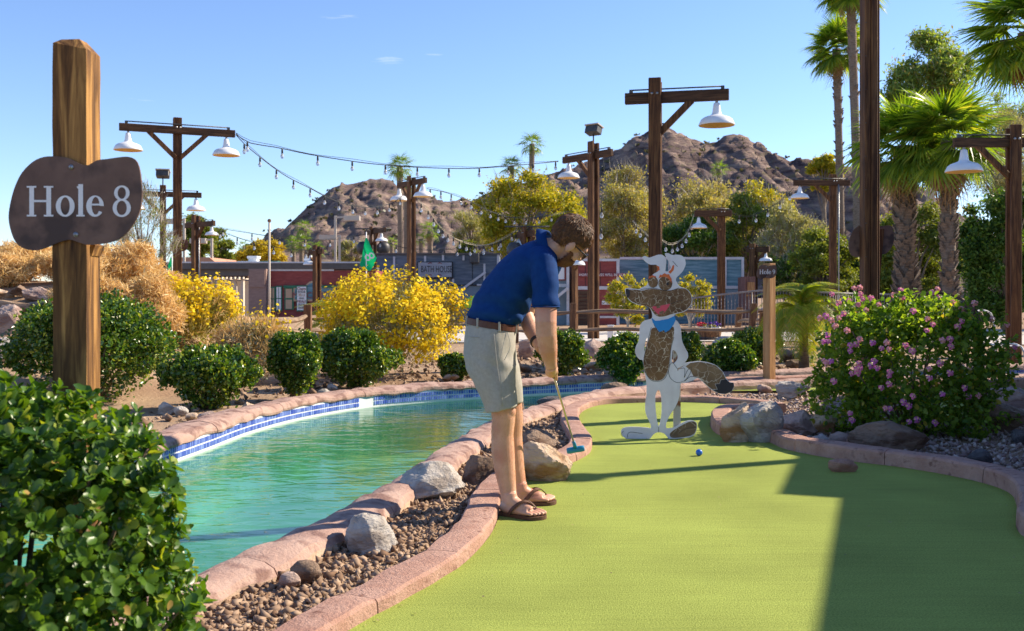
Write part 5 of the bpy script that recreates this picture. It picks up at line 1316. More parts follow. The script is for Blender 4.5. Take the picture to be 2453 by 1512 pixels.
def glyph(ch, mb, x, h, y):
    """serif letters; h = cap height; returns advance"""
    st = .155 * h; sf = .055 * h; e = .0006
    if ch == 'H':
        for s in (0, .56 * h):
            quad(mb, x + .08*h + s, x + .08*h + st + s, 0, h, y)
            quad(mb, x + s, x + .16*h + st + s, 0, sf, y - e); quad(mb, x + s, x + .16*h + st + s, h - sf, h, y - e)
        quad(mb, x + .2*h, x + .66*h, .47*h, .54*h, y - 2*e); return .95 * h
    if ch == 'l':
        quad(mb, x + .06*h, x + .06*h + st, 0, 1.06*h, y); quad(mb, x, x + .12*h + st, 0, sf, y - e); poly(mb, [(x, .98*h), (x + .1*h, 1.0*h), (x + .06*h + st, 1.08*h), (x + .06*h, .9*h)], y - e); return .32 * h
    if ch == 'o':
        ring(mb, (x + .31*h, .34*h), (.31*h, .35*h), (.15*h, .29*h), 0, 360, y); return .68 * h
    if ch == 'e':
        ring(mb, (x + .29*h, .34*h), (.29*h, .35*h), (.13*h, .29*h), 0, 325, y, ci=(x + .31*h, .35*h)); quad(mb, x + .13*h, x + .54*h, .36*h, .42*h, y - e); return .63 * h
    if ch == '8':
        ring(mb, (x + .29*h, .77*h), (.255*h, .25*h), (.135*h, .19*h), 0, 360, y); ring(mb, (x + .29*h, .28*h), (.30*h, .30*h), (.165*h, .235*h), 0, 360, y - e); return .64 * h
    if ch == '9':
        ring(mb, (x + .28*h, .68*h), (.28*h, .33*h), (.14*h, .27*h), 0, 360, y); poly(mb, [(x + .46*h, .55*h), (x + .56*h, .68*h), (x + .50*h, .35*h), (x + .36*h, .12*h), (x + .12*h, -.03*h), (x + .10*h, .02*h), (x + .30*h, .2*h), (x + .41*h, .4*h)], y - e); return .64 * h
    return .25 * h
def lettering(txt, h, parent, x, z, y, mat='letter_white', name='lettering'):
    mb = MB(); 
    for ch in txt: x += glyph(ch, mb, x, h, y)
    mb.v = [(a, b, c + z) for a, b, c in mb.v]
    o = mb.build(name, M(mat), parent, fix=False); return o
def board(parent, k, p, txt=None, th=.006, rz=0.0, lh=.228):
    o_ = MB().prism(board_outline(k), (0, 0, 0), (1, 0, 0), (0, 0, 1), (0, 1, 0), 0, th).build('sign_board', M('bronze_board'), parent, bevel=0)
    o_.location = p; o_.rotation_euler = (0, 0, rz)
    if txt:
        lettering(txt, lh * k, o_, -.36 * k, -.10 * k, -.0015)
        for (bx, bz) in ((-.03 * k, .27 * k), (.005 * k, -.235 * k)):
            mb = MB(); mb.lathe([(.02 * k, 0), (.017 * k, .008 * k), (.001, .013 * k)], (0, 0, 0), 10); q = mb.build('bolt', M('grey_metal'), o_); q.rotation_euler = (R(90), 0, 0); q.location = (bx, -.001, bz)
    return o_
# first sign post
Yp = 2.68; c8 = at(184, 97, Yp)
t8 = thing('hole_sign_post', 'near wooden post with brown board lettered Hole 8', 'sign post', (c8.x, Yp, -.06))
H8 = c8.z + .06; w8 = .089
bmw = MB(); n = 26
V = []; Fc = []
hw = w8 / 2
for i in range(n + 1):
    zz = (H8 - .018) * i / n
    for k, (sx, sy) in enumerate(((-1, -1), (1, -1), (1, 1), (-1, 1))):
        V.append((sx * (hw + random.uniform(-.0012, .0012)), sy * (hw + random.uniform(-.0012, .0012)), zz - (.016 if (i == n and sx > 0) else 0)))
for i in range(n):
    for k in range(4): Fc.append((i*4 + k, i*4 + (k+1) % 4, i*4 + 4 + (k+1) % 4, i*4 + 4 + k))
b4 = n * 4
V += [(-hw * .7, -hw * .55, H8 - .004), (hw * .35, -hw * .5, H8 - .002), (hw * .35, hw * .6, H8), (-hw * .7, hw * .6, H8 - .002)]
q = len(V) - 4
for k in range(4): Fc.append((b4 + k, b4 + (k+1) % 4, q + (k+1) % 4, q + k))
Fc.append((q, q+1, q+2, q+3)); Fc.append((3, 2, 1, 0))
bmw.add(V, Fc); bmw.build('post', M('sign_post'), t8)
bc = at(180, 487, Yp - w8 / 2 - .010)
board(t8, .352, Vector((bc.x - c8.x, -w8 / 2 - .010, bc.z + .06)), 'Hole 8')
# small wooden block behind the board
bk = at(223, 598, Yp); MB_ = MB().box((bk.x - c8.x, 0.01, bk.z + .06), (.02, .06, .03), (0, R(20), 0)); MB_.build('block', M('sign_post'), t8)
# second sign post
Y9 = 12.9; c9 = at(1842, 631, Y9)
t9 = thing('hole_sign_post', 'far wooden post with brown board lettered Hole 9', 'sign post', (c9.x, Y9, -.06))
H9 = c9.z + .06
mb = MB(); mb.box((0, 0, H9 / 2), (.115, .115, H9), (0, 0, R(35))); mb.build('post', M('new_post'), t9, bevel=.004)
bc = at(1836, 652, Y9 - .09); board(t9, .262, Vector((bc.x - c9.x, -.09, bc.z + .06)), 'Hole 9')
# boards on the other poles
bb = at(2085, 578, Y11 + .1); board(tp, .47, Vector((bb.x - tp.location.x, .085, bb.z + .06)), None)
mb = MB(); mb.prism([(.08, -.2), (.085, .62), (.16, .62), (.085, -.2)], (0, .06, at(0, 740, Y11).z + .26), (1, 0, 0), (0, 0, 1), (0, 1, 0), -.03, .03); mb.build('wedge_plank', M('post_z'), tp)
bb = at(422, 588, 22); board(PO[1][0], .40, Vector((bb.x - PO[1][0].location.x, .2, bb.z + .06)), None)

# ================================================================== STRING LIGHTS
sock_me = MB().lathe([(.001, 0), (.014, 0), (.022, -.03), (.024, -.11), (.001, -.11)], n=8).build('tmp', M('black_cable')).data; bpy.data.objects.remove(bpy.data.objects['tmp'])
bulb_me = MB().lathe([(.014, -.11), (.02, -.125), (.042, -.17), (.040, -.20), (.022, -.23), (.001, -.236)], n=10).build('tmp', M('bulb')).data; bpy.data.objects.remove(bpy.data.objects['tmp'])
def strand(label, pts, step, sc=1.0, rad=.011, mat='black_cable', skip0=0.3):
    P = crom([at(*p) for p in pts], .25)
    o0 = P[0].copy(); t = thing('string_lights', label, 'string lights', o0, 0, 'strings of clear bulbs between the posts')
    mb = MB(); mb.tube([p - o0 for p in P], rad, 4, cap=False); mb.build('cable', M(mat), t)
    mb = MB(); m_ = [p - o0 + Vector((0, 0, .035 + .02 * math.sin(i * .7))) for i, p in enumerate(P)]; mb.tube(m_, rad * .5, 4, cap=False); mb.build('support_wire', M(mat), t)
    acc = 0; nxt = skip0
    for i in range(len(P) - 1):
        L = (P[i+1] - P[i]).length
        while nxt < acc + L:
            p = P[i].lerp(P[i+1], (nxt - acc) / L) - o0
            b_ = link('bulb', bulb_me, None, t); b_.location = p; b_.scale = (sc,) * 3; s_ = link('socket', sock_me, None, b_); nxt += step
        acc += L
    return t
strand('long string of bulbs from the T-shaped lamp post to the double post behind the golfer', [(565, 322, 22.4), (600, 343, 22.6), (660, 353, 23.0), (740, 370, 23.4), (820, 383, 23.8), (895, 393, 24.2), (1000, 401, 24.8), (1113, 404, 25.4), (1180, 401, 25.8), (1240, 396, 26.2), (1337, 387, 27.2)], .86)
strand('steep string of bulbs from the T-shaped lamp post down to the bath house post', [(565, 323, 22.4), (585, 345, 22.6), (612, 368, 23.2), (650, 398, 24), (690, 425, 24.8), (740, 450, 25.8), (790, 476, 27), (840, 492, 28.2), (890, 497, 29.6), (940, 487, 31), (972, 462, 32)], .86)
strand('string of bulbs running right from the bath house post', [(1022, 452, 31.2), (1070, 462, 33), (1120, 480, 35), (1170, 505, 37), (1230, 522, 40), (1300, 520, 42), (1370, 505, 44)], 1.0, 1.1)
strand('sagging string of bulbs below the bath house post', [(1000, 480, 33), (1030, 510, 34), (1050, 540, 35), (1080, 566, 36.5), (1120, 584, 38), (1160, 588, 39), (1200, 575, 40), (1238, 552, 40.4)], .62, 1.25, mat='pale_cable') if False else None
MT['pale_cable'] = surf('pale_cable', (0.55, 0.48, 0.36), (0.45, 0.4, 0.3), 6, rough=0.6)
strand('pale sagging string of bulbs below the bath house post', [(1000, 480, 33), (1030, 510, 34), (1050, 540, 35), (1080, 566, 36.5), (1120, 584, 38), (1160, 588, 39), (1200, 575, 40), (1238, 552, 40.4)], .62, 1.25, mat='pale_cable')
strand('upper thin string of bulbs from the tiled roof post to the flag post', [(518, 546, 45), (580, 556, 45.5), (645, 566, 46), (720, 574, 47), (800, 574, 48), (872, 562, 49)], 1.3, 1.4)
strand('lower thin string of bulbs from the tiled roof post to the mercantile post', [(518, 550, 45), (570, 570, 44), (620, 584, 43), (680, 596, 42), (735, 600, 40.5)], 1.3, 1.4)
strand('string of bulbs crossing low in front of the bath house wall', [(900, 572, 48), (960, 592, 47), (1030, 600, 46), (1100, 596, 44), (1170, 590, 42), (1238, 562, 40.6)], 1.1, 1.4)
strand('string of bulbs sagging between the tall central post and the single lamp', [(1578, 570, 35), (1600, 586, 35), (1622, 582, 35.3), (1645, 560, 35.7), (1662, 515, 36)], .30, 1.3, mat='pale_cable')
strand('string of bulbs reaching the tall central post from the left', [(1515, 530, 36), (1530, 546, 35.6), (1548, 562, 35.3), (1560, 575, 35)], .30, 1.3, mat='pale_cable')
strand('loose string of bulbs hanging down beside the double lamp post', [(1440, 470, 26), (1441, 500, 26), (1439, 530, 26), (1440, 560, 26)], .55, 1.2)
strand('thin string of bulbs over the blue wall roof', [(1752, 512, 36), (1790, 520, 36), (1830, 505, 35), (1870, 480, 34), (1900, 452, 33)], .8, 1.2)
# ================================================================== PAINTED ANIMAL FIGURE
def crackle(name, c1, c2, line, scale=9.0, wid=0.035):
    m, n, l, out = new_mat(name)
    b = n.new("ShaderNodeBsdfPrincipled"); b.inputs["Roughness"].default_value = .55; l.new(b.outputs[0], out.inputs[0])
    tc = n.new("ShaderNodeTexCoord"); no = n.new("ShaderNodeTexNoise"); no.inputs["Scale"].default_value = 14; no.inputs["Detail"].default_value = 6
    l.new(tc.outputs["Object"], no.inputs["Vector"])
    wv = n.new("ShaderNodeMixRGB"); wv.blend_type = 'ADD'; wv.inputs[0].default_value = .09; l.new(tc.outputs["Object"], wv.inputs[1]); l.new(no.outputs["Color"], wv.inputs[2])
    mp = n.new("ShaderNodeMapping"); mp.inputs["Scale"].default_value = (1, 0.02, 1); l.new(wv.outputs[0], mp.inputs[0])
    vo = n.new("ShaderNodeTexVoronoi"); vo.feature = 'DISTANCE_TO_EDGE'; vo.inputs["Scale"].default_value = scale; l.new(mp.outputs[0], vo.inputs["Vector"])
    mr = n.new("ShaderNodeMapRange"); mr.inputs[1].default_value = wid * .2; mr.inputs[2].default_value = wid; wk = n.new('ShaderNodeMath'); wk.operation = 'MULTIPLY_ADD'; wk.inputs[1].default_value = wid * 2.6; sb = n.new('ShaderNodeMath'); sb.operation = 'SUBTRACT'; sb.inputs[1].default_value = wid * 1.0; n9 = n.new('ShaderNodeTexNoise'); n9.inputs['Scale'].default_value = 9; l.new(tc.outputs['Object'], n9.inputs['Vector']); l.new(n9.outputs['Fac'], wk.inputs[0]); l.new(vo.outputs['Distance'], wk.inputs[2]); l.new(wk.outputs[0], sb.inputs[0]); l.new(sb.outputs[0], mr.inputs[0])
    rp = n.new("ShaderNodeValToRGB"); rp.color_ramp.elements[0].position = .35; rp.color_ramp.elements[0].color = rgb(c1); rp.color_ramp.elements[1].position = .7; rp.color_ramp.elements[1].color = rgb(c2)
    n2 = n.new("ShaderNodeTexNoise"); n2.inputs["Scale"].default_value = 4.5; n2.inputs["Detail"].default_value = 3; l.new(tc.outputs["Object"], n2.inputs["Vector"]); l.new(n2.outputs["Fac"], rp.inputs[0])
    mx = n.new("ShaderNodeMixRGB"); mx.inputs[1].default_value = rgb(line); l.new(mr.outputs[0], mx.inputs[0]); l.new(rp.outputs[0], mx.inputs[2]); l.new(mx.outputs[0], b.inputs["Base Color"])
    return m
MT['fig_white'] = surf('figure_paint_white', (0.70, 0.65, 0.68), (0.82, 0.79, 0.82), 4, rough=.6, c3=(0.52, 0.45, 0.45), s3=3.0, lo3=.52, hi3=.8, bump=.15, bscale=30)
MT['fig_brown'] = crackle('figure_paint_brown', (0.10, 0.042, 0.014), (0.26, 0.135, 0.052), (0.66, 0.54, 0.40), 20, .045)
MT['fig_tan'] = crackle('figure_paint_tan', (0.12, 0.062, 0.03), (0.28, 0.175, 0.09), (0.52, 0.43, 0.34), 14, .04)
MT['fig_black'] = surf('figure_paint_black', (0.025, 0.022, 0.03), (0.04, 0.035, 0.04), 6, rough=.6)
MT['fig_orange'] = surf('figure_paint_orange', (0.75, 0.17, 0.05), (0.68, 0.14, 0.04), 6, rough=.6)
MT['fig_red'] = surf('figure_paint_red', (0.72, 0.09, 0.13), (0.66, 0.08, 0.12), 6, rough=.6)
MT['fig_blue'] = surf('figure_paint_blue', (0.02, 0.24, 0.62), (0.03, 0.27, 0.66), 6, rough=.6)
MT['rusty'] = surf('rusty_paint', (0.48, 0.44, 0.38), (0.22, 0.09, 0.04), 9, rough=.8, lo=.48, hi=.58)
YC = 8.15
def zp(x, y, Y=YC): return at((2250 + x * .5291) / 1.5657, (900 + y * .5291) / 1.5657, Y)
fo_ = zp(415, 1415)
fig = thing('animal_figure', 'flat painted cartoon dog figure with blue bandana standing on the turf', 'cutout figure', (fo_.x, YC, 0))
def zl(pts): return [((zp(x, y).x - fo_.x), zp(x, y).z) for x, y in pts]
def plate(name, outer, mat, t0, t1, holes=(), parent=fig, smooth=0.02):
    loops = []
    for lp in [outer] + list(holes):
        p = zl(lp)
        if smooth: 
            for _ in range(2): p = [q for i in range(len(p)) for q in ((p[i][0]*.78 + p[(i+1) % len(p)][0]*.22, p[i][1]*.78 + p[(i+1) % len(p)][1]*.22), (p[i][0]*.22 + p[(i+1) % len(p)][0]*.78, p[i][1]*.22 + p[(i+1) % len(p)][1]*.78))]
        loops.append(p)
    tri = mgeo.tessellate_polygon([[Vector((a, b, 0)) for a, b in lp] for lp in loops])
    allp = [p for lp in loops for p in lp]; n = len(allp)
    V = [(a, t0, b) for a, b in allp] + [(a, t1, b) for a, b in allp]; Fc = []
    for t in tri: Fc.append(tuple(t)); Fc.append(tuple(n + i for i in reversed(t)))
    s = 0
    for lp in loops:
        k = len(lp)
        for i in range(k): Fc.append((s + i, s + (i+1) % k, n + s + (i+1) % k, n + s + i))
        s += k
    return MB().add(V, Fc).build(name, M(mat), parent)
BODY = [(300,120),(318,112),(345,128),(375,118),(410,104),(440,104),(460,120),(470,150),(466,185),(463,222),(478,226),(492,214),(503,196),(490,160),(470,125),(457,96),(480,92),(510,108),(545,104),(580,110),(602,135),(608,170),(600,195),(585,225),(560,250),(540,268),(536,285),(545,305),(560,325),(575,335),(600,340),(630,360),(650,395),(655,430),(645,465),(620,495),(585,515),(545,522),(522,532),(535,565),(555,585),(572,620),(578,700),(585,730),(605,770),(622,800),(625,830),(612,855),(596,872),(640,866),(700,858),(760,866),(820,885),(870,930),(895,985),(920,1010),(948,1010),(950,1040),(935,1075),(890,1095),(840,1090),(790,1065),(750,1030),(710,990),(690,978),(655,998),(600,1012),(566,1018),(566,1060),(562,1110),(550,1150),(530,1190),(495,1240),(470,1290),(464,1338),(520,1332),(570,1302),(620,1280),(660,1280),(685,1295),(688,1330),(675,1375),(640,1400),(560,1408),(485,1412),(475,1395),(455,1372),(425,1362),(395,1366),(370,1385),(357,1412),(280,1416),(210,1416),(165,1400),(147,1370),(150,1340),(185,1325),(270,1325),(330,1330),(365,1337),(355,1300),(335,1260),(320,1220),(320,1150),(330,1100),(330,1020),(320,960),(308,900),(303,850),(280,850),(258,825),(246,790),(255,750),(275,720),(280,650),(282,610),(300,580),(330,568),(365,560),(372,540),(365,505),(352,480),(330,470),(270,462),(220,440),(195,415),(180,380),(176,350),(190,340),(230,345),(280,350),(290,340),(330,325),(340,305),(350,270),(380,240),(405,228),(418,215),(415,195),(405,180),(380,178),(350,175),(325,158),(305,138)]
plate('body_panel', BODY, 'fig_white', 0.0, .010, [[(338,692),(328,700),(318,730),(313,770),(316,800),(325,760),(335,725)], [(514,775),(535,790),(552,820),(548,850),(515,885),(508,850),(510,810)], [(408,1062),(425,1070),(433,1110),(438,1180),(435,1240),(425,1300),(415,1325),(405,1290),(395,1220),(390,1150),(393,1090)], [(545,912),(572,900),(606,886),(585,900),(560,914),(550,935)]])
plate('muzzle', [(182,352),(230,352),(262,354),(300,361),(345,348),(390,348),(440,357),(500,360),(560,343),(600,344),(628,364),(646,397),(650,430),(640,463),(616,491),(583,510),(543,517),(500,528),(460,542),(420,546),(395,538),(372,510),(352,475),(270,458),(222,436),(198,412),(184,380)], 'fig_brown', -.0015, -.0004)
plate('nose', [(180,348),(200,346),(214,375),(205,405),(191,414),(182,380)], 'fig_black', -.0030, -.0017)
plate('mouth', [(362,471),(410,470),(450,462),(500,450),(485,475),(465,505),(440,528),(415,530),(390,510)], 'fig_red', -.0030, -.0017)
for tt in ([(398,470),(425,466),(425,482),(400,486)], [(418,512),(440,502),(455,506),(440,526),(420,528)]): plate('tooth', tt, 'fig_tan', -.0046, -.0032, smooth=0)
def circ(cx, cy, rx, ry, n=22): return [(cx + rx * math.cos(6.2832 * i / n), cy + ry * math.sin(6.2832 * i / n)) for i in range(n)]
for (cx_, cy_, rx_, ry_) in ((375, 300, 33, 37), (462, 308, 47, 49)):
    plate('eye_rim', circ(cx_, cy_, rx_ + 2.5, ry_ + 2.5), 'fig_black', -.0013, -.0002, smooth=0)
    e_ = plate('eye', circ(cx_, cy_, rx_, ry_), 'fig_brown', -.0028, -.0015, smooth=0)
plate('pupil', circ(478, 312, 9, 11, 12), 'fig_black', -.0044, -.003, smooth=0)
plate('brow', [(340,278),(348,256),(358,260),(370,248),(380,256),(394,258),(396,268),(370,264),(352,270)], 'fig_orange', -.0046, -.003, smooth=0)
plate('brow', [(414,272),(424,246),(436,250),(455,236),(470,244),(488,244),(496,262),(506,276),(505,306),(492,286),(470,264),(440,262)], 'fig_orange', -.0046, -.003, smooth=0)
plate('ear_lining', [(397,185),(418,188),(422,214),(396,226),(408,206)], 'fig_orange', -.0015, -.0004, smooth=0)
plate('ear_lining', [(513,182),(525,178),(521,214),(498,240),(482,228),(502,210)], 'fig_orange', -.0015, -.0004, smooth=0)
plate('belly', [(362,625),(355,680),(340,720),(320,790),(308,860),(312,920),(335,965),(365,995),(410,1000),(450,985),(475,940),(490,880),(495,800),(505,740),(520,690),(525,640),(520,610),(470,640),(400,620)], 'fig_brown', -.0015, -.0004)
plate('bandana', [(365,552),(390,574),(420,572),(480,560),(526,540),(536,565),(520,600),(490,640),(460,656),(452,640),(418,653),(395,620),(372,585)], 'fig_blue', -.0030, -.0017, smooth=0)
plate('tail_patch', [(606,896),(640,872),(700,864),(760,872),(818,890),(866,933),(890,985),(852,992),(846,1018),(812,1020),(828,1058),(790,1058),(752,1026),(712,986),(692,974),(660,965),(640,925)], 'fig_tan', -.0015, -.0004, smooth=0)
plate('tail_tip', [(891,986),(918,1012),(946,1012),(947,1040),(932,1073),(889,1092),(841,1087),(792,1062),(832,1060),(815,1022),(848,1020),(854,994)], 'fig_black', -.0017, -.0004, smooth=0)
plate('foot_patch', [(490,1372),(540,1335),(620,1292),(660,1285),(682,1298),(684,1330),(672,1370),(640,1390),(560,1402),(500,1403)], 'fig_tan', -.0015, -.0004)
def ink(pts, w=3.2):
    p = crom([Vector((zp(x, y).x - fo_.x, -.001, zp(x, y).z)) for x, y in pts], .02); MB().tube(p, w * .5291 / 1.5657 / F * YC * .5, 5).build('ink_line', M('fig_black'), fig)
for L_ in ([(548,915),(510,868),(488,905),(486,950),(505,988),(545,1012),(585,1004)], [(596,975),(600,935),(595,908),(560,915)], [(598,975),(615,930),(645,898),(640,940),(612,985),(590,1003)], [(600,1000),(640,968),(688,975)], [(160,1398),(150,1375),(165,1355)], [(195,1400),(195,1378),(215,1362),(300,1372)], [(560,1365),(610,1338),(680,1328)], [(414,1328),(414,1362)], [(360,472),(470,462),(560,432),(580,430),(578,450)], [(286,352),(345,345),(395,345),(440,356),(500,359),(560,340)], [(470,170),(464,222)], [(513,150),(548,190)], [(345,178),(400,178)], [(487,630),(530,575)], [(362,620),(320,790),(308,860),(312,920),(335,965),(365,997),(410,1003),(452,988),(478,942),(493,880),(498,800),(508,740),(523,690)], [(366,562),(392,622),(418,655),(455,640),(460,658),(492,642),(535,566)]): ink(L_)
a, b_ = zp(533, 1160), zp(565, 1325)
mb = MB(); mb.box(((a.x + b_.x) / 2 - fo_.x, .035, .42), (.055, .04, .92)); mb.build('stake', M('rusty'), fig)
# ball
bp_ = gr(1674, 1092, 0)
bl = MB().lathe([(.0215 * math.sin(math.pi * i / 14) + 1e-5, .0215 - .0215 * math.cos(math.pi * i / 14)) for i in range(15)], n=20).build('golf_ball', surf('blue_ball', (0.02, 0.13, 0.55), (0.03, 0.15, 0.6), 5, rough=.25), loc=bp_)
bl.scale = (1.15,) * 3; tag(bl, 'small blue golf ball resting on the sunlit turf', 'golf ball')

# ================================================================== BUILDINGS
def text(txt, size, parent, loc, mat, name='lettering', rot=(R(90), 0, 0), extrude=.004, align='CENTER', sx=1.0):
    cu = bpy.data.curves.new('t', 'FONT'); cu.body = txt; cu.size = size; cu.extrude = extrude; cu.align_x = align; cu.align_y = 'CENTER'; cu.resolution_u = 2
    o = bpy.data.objects.new('t', cu); col.objects.link(o)
    dg = bpy.context.evaluated_depsgraph_get(); me = bpy.data.meshes.new_from_object(o.evaluated_get(dg)); bpy.data.objects.remove(o)
    me.materials.clear(); q = link(name, me, M(mat), parent); q.location = loc; q.rotation_euler = rot; q.scale = (sx, 1, 1); return q
MT['red_wall'] = surf('red_board', (0.22, 0.045, 0.042), (0.31, 0.075, 0.065), 3, rough=.8, bump=.3, bscale=14, stretch=(1, 1, 4))
MT['blue_wall'] = surf('blue_board', (0.07, 0.17, 0.22), (0.22, 0.36, 0.42), 2.2, rough=.8, stretch=(.5, 1, 5), lo=.4, hi=.7, bump=.3, bscale=14)
MT['slate_wall'] = surf('slate_board', (0.075, 0.10, 0.135), (0.16, 0.195, 0.235), 2.5, rough=.8, stretch=(.6, 1, 4), bump=.3, bscale=14)
MT['slate_light'] = surf('slate_panel', (0.15, 0.21, 0.25), (0.21, 0.27, 0.31), 3, rough=.8)
MT['trim'] = surf('trim_paint', (0.62, 0.62, 0.64), (0.50, 0.50, 0.52), 5, rough=.7)
MT['sign_slate'] = surf('sign_slate', (0.24, 0.27, 0.31), (0.36, 0.39, 0.43), 5, rough=.8, stretch=(.5, 1, 4))
MT['black_paint'] = surf('black_paint', (0.02, 0.02, 0.025), (0.03, 0.03, 0.03), 5, rough=.7)
MT['green_trim'] = surf('green_trim', (0.02, 0.14, 0.08), (0.03, 0.17, 0.10), 5, rough=.6)
MT['tan_panel'] = surf('tan_panel', (0.55, 0.38, 0.25), (0.48, 0.33, 0.22), 4, rough=.8)
MT['brown_panel'] = surf('brown_panel', (0.30, 0.20, 0.17), (0.24, 0.155, 0.13), 4, rough=.85, stretch=(1, 1, 3))
MT['dark_stucco'] = surf('dark_stucco', (0.13, 0.115, 0.105), (0.16, 0.14, 0.13), 3, rough=.9)
MT['fascia'] = surf('fascia', (0.10, 0.09, 0.085), (0.13, 0.115, 0.105), 3, rough=.8)
MT['plank_x'] = woodmat('stair_plank', (0.05, 0.03, 0.02), (0.10, 0.06, 0.038), (0.17, 0.10, 0.06), 'X')
MT['cream'] = surf('cream_paint', (0.62, 0.54, 0.44), (0.55, 0.47, 0.38), 3, rough=.8)
MT['tile_roof'] = surf('clay_tile', (0.42, 0.20, 0.12), (0.52, 0.28, 0.18), 9, rough=.85, stretch=(4, 1, 1))
class Bld:
    def __init__(s, name, label, px, Y, cat='building'):
        s.Y = Y; s.x0 = (px - CX) / F * Y; s.t = thing(name, label, cat, (s.x0, Y, -.06))
    def r(s, nm, x0, x1, y0, y1, mat, front=0.0, thick=.1, parent=None, bev=0.0, zmin=None):
        """flat piece between picture limits; front = metres in front of the wall plane"""
        Y = s.Y; a = at(x0, y0, Y); b = at(x1, y1, Y); zb = b.z + .06
        if zmin is not None: zb = zmin
        zt = a.z + .06
        return MB().box(((a.x + b.x) / 2 - s.x0, -front + thick / 2, (zt + zb) / 2), (abs(b.x - a.x), thick, zt - zb)).build(nm, M(mat), parent or s.t, bevel=bev)
    def p(s, px, py, front=0.0):
        a = at(px, py, s.Y); return Vector((a.x - s.x0, -front, a.z + .06))
# dark flat-roofed building at the back
B = Bld('flat_roof_building', 'long dark flat-roofed building with white chimneys behind the mercantile', 640, 60)
B.r('wall', 400, 880, 644, 800, 'dark_stucco', 0, 8, zmin=0)
B.r('fascia', 398, 884, 631, 645, 'fascia', .35, 8.6)
B.r('roof_edge', 398, 884, 627.5, 631, 'trim', .4, 8.7)
for (a, c, e_) in ((584, 604, 612), (722, 744, 618)):
    ch = B.r('chimney', a, c, e_ + 6, 628, 'white_enamel', -1.0, .7); B.r('cap', a - 2, c + 2, e_, e_ + 6, 'white_enamel', -.9, .9, parent=ch)
B.r('roof_curb', 560, 615, 625, 628, 'white_enamel', -.8, 1.2); B.r('vent_box', 618, 660, 624.5, 628, 'green_trim', -.5, .8)
# tiled house
B = Bld('tiled_house', 'small house with red clay tile roof behind the third lamp post', 470, 72)
B.r('wall', 415, 528, 640, 760, 'cream', 0, 6, zmin=0)
a, b_, c_ = B.p(408, 642), B.p(472, 617), B.p(536, 642)
mb = MB(); mb.prism([(a.x, a.z), (c_.x, c_.z), (b_.x + 1, b_.z), (b_.x - 1, b_.z)], (0, 0, 0), (1, 0, 0), (0, 0, 1), (0, 1, 0), -.4, 6.4); mb.build('roof', M('tile_roof'), B.t)
# mercantile
B = Bld('mercantile_shop', 'red boarded mercantile front with arched sign and green window frames', 780, 42)
B.r('wall', 642, 900, 648, 800, 'red_wall', 0, 3, zmin=0)
B.r('wall_wing', 602, 643, 645, 800, 'brown_panel', .45, 2.5, zmin=0)
B.r('panel_board', 604, 641, 648, 688, 'brown_panel', .50, .05)
B.r('top_trim', 644, 800, 645, 649.5, 'trim', .06, .2)
B.r('cornice', 640, 902, 641, 645, 'fascia', .1, 1)
B.r('green_beam', 680, 830, 684, 690, 'green_trim', .12, .15)
sg = [(704, 690), (704, 722), (806, 722), (806, 690), (776, 690), (770, 680), (758, 673), (752, 672), (742, 675), (734, 682), (730, 690)]
def signpoly(B, pts, mat, nm, f0, f1, parent=None):
    q = [B.p(x, y) for x, y in pts]; return MB().prism([(v.x, v.z) for v in q], (0, 0, 0), (1, 0, 0), (0, 0, 1), (0, -1, 0), f0, f1).build(nm, M(mat), parent or B.t)
sf = signpoly(B, sg, 'tan_panel', 'sign_frame', .0, .10)
cxs, cys = 755, 700
signpoly(B, [(cxs + (x - cxs) * .93, 699 + (y - 699) * .80) for x, y in sg], 'blue_wall', 'sign_face', .10, .13, parent=sf)
MT['dull_red'] = surf('dull_red_paint', (0.22, 0.05, 0.06), (0.28, 0.07, 0.08), 5, rough=.7)
text('MERCANTILE', .36, sf, B.p(755, 708, .14), 'dull_red', sx=.9)
for (x0, x1, y0, y1) in ((646, 660, 687, 746), (661, 676, 685, 746)):
    w_ = B.r('window', x0, x1, y0, y1, 'green_trim', .06, .08)
    for k in range(2):
        for j in range(2):
            xa = x0 + 2 + j * (x1 - x0 - 3) / 2; ya = y0 + 3 + k * (y1 - y0 - 4) / 2
            B.r('pane', xa, xa + (x1 - x0 - 6) / 2, ya, ya + (y1 - y0 - 9) / 2, 'letter_white' if x0 > 650 else 'tan_panel', .075, .03, parent=w_)
w_ = B.r('window', 682, 704, 686, 742, 'green_trim', .06, .08)
for k in range(2): B.r('pane', 685, 700, 692 + k * 26, 714 + k * 26, 'tan_panel', .075, .03, parent=w_)
pb_ = B.r('price_board', 712, 737, 684, 746, 'green_trim', .16, .05); B.r('board_face', 713.5, 735.5, 687, 743, 'letter_white', .175, .02, parent=pb_)
for i, (tx, sz, mt_) in enumerate([('Chaws', .17, 'dull_red'), ('SODA', .15, 'black_paint'), ('SELLS', .15, 'tan_panel'), ('NAILS', .10, 'black_paint'), ('MEALS', .16, 'dull_red'), ('SOCKS', .12, 'black_paint'), ('SHOES', .12, 'black_paint')]):
    text(tx, sz, pb_, B.p(724.5, 692 + i * 7.6, .19), mt_, sx=.8)
d_ = B.r('door', 742, 795, 692, 790, 'red_wall', .05, .08, zmin=0); B.r('door_panel', 750, 788, 700, 780, 'tan_panel', .07, .03, parent=d_)
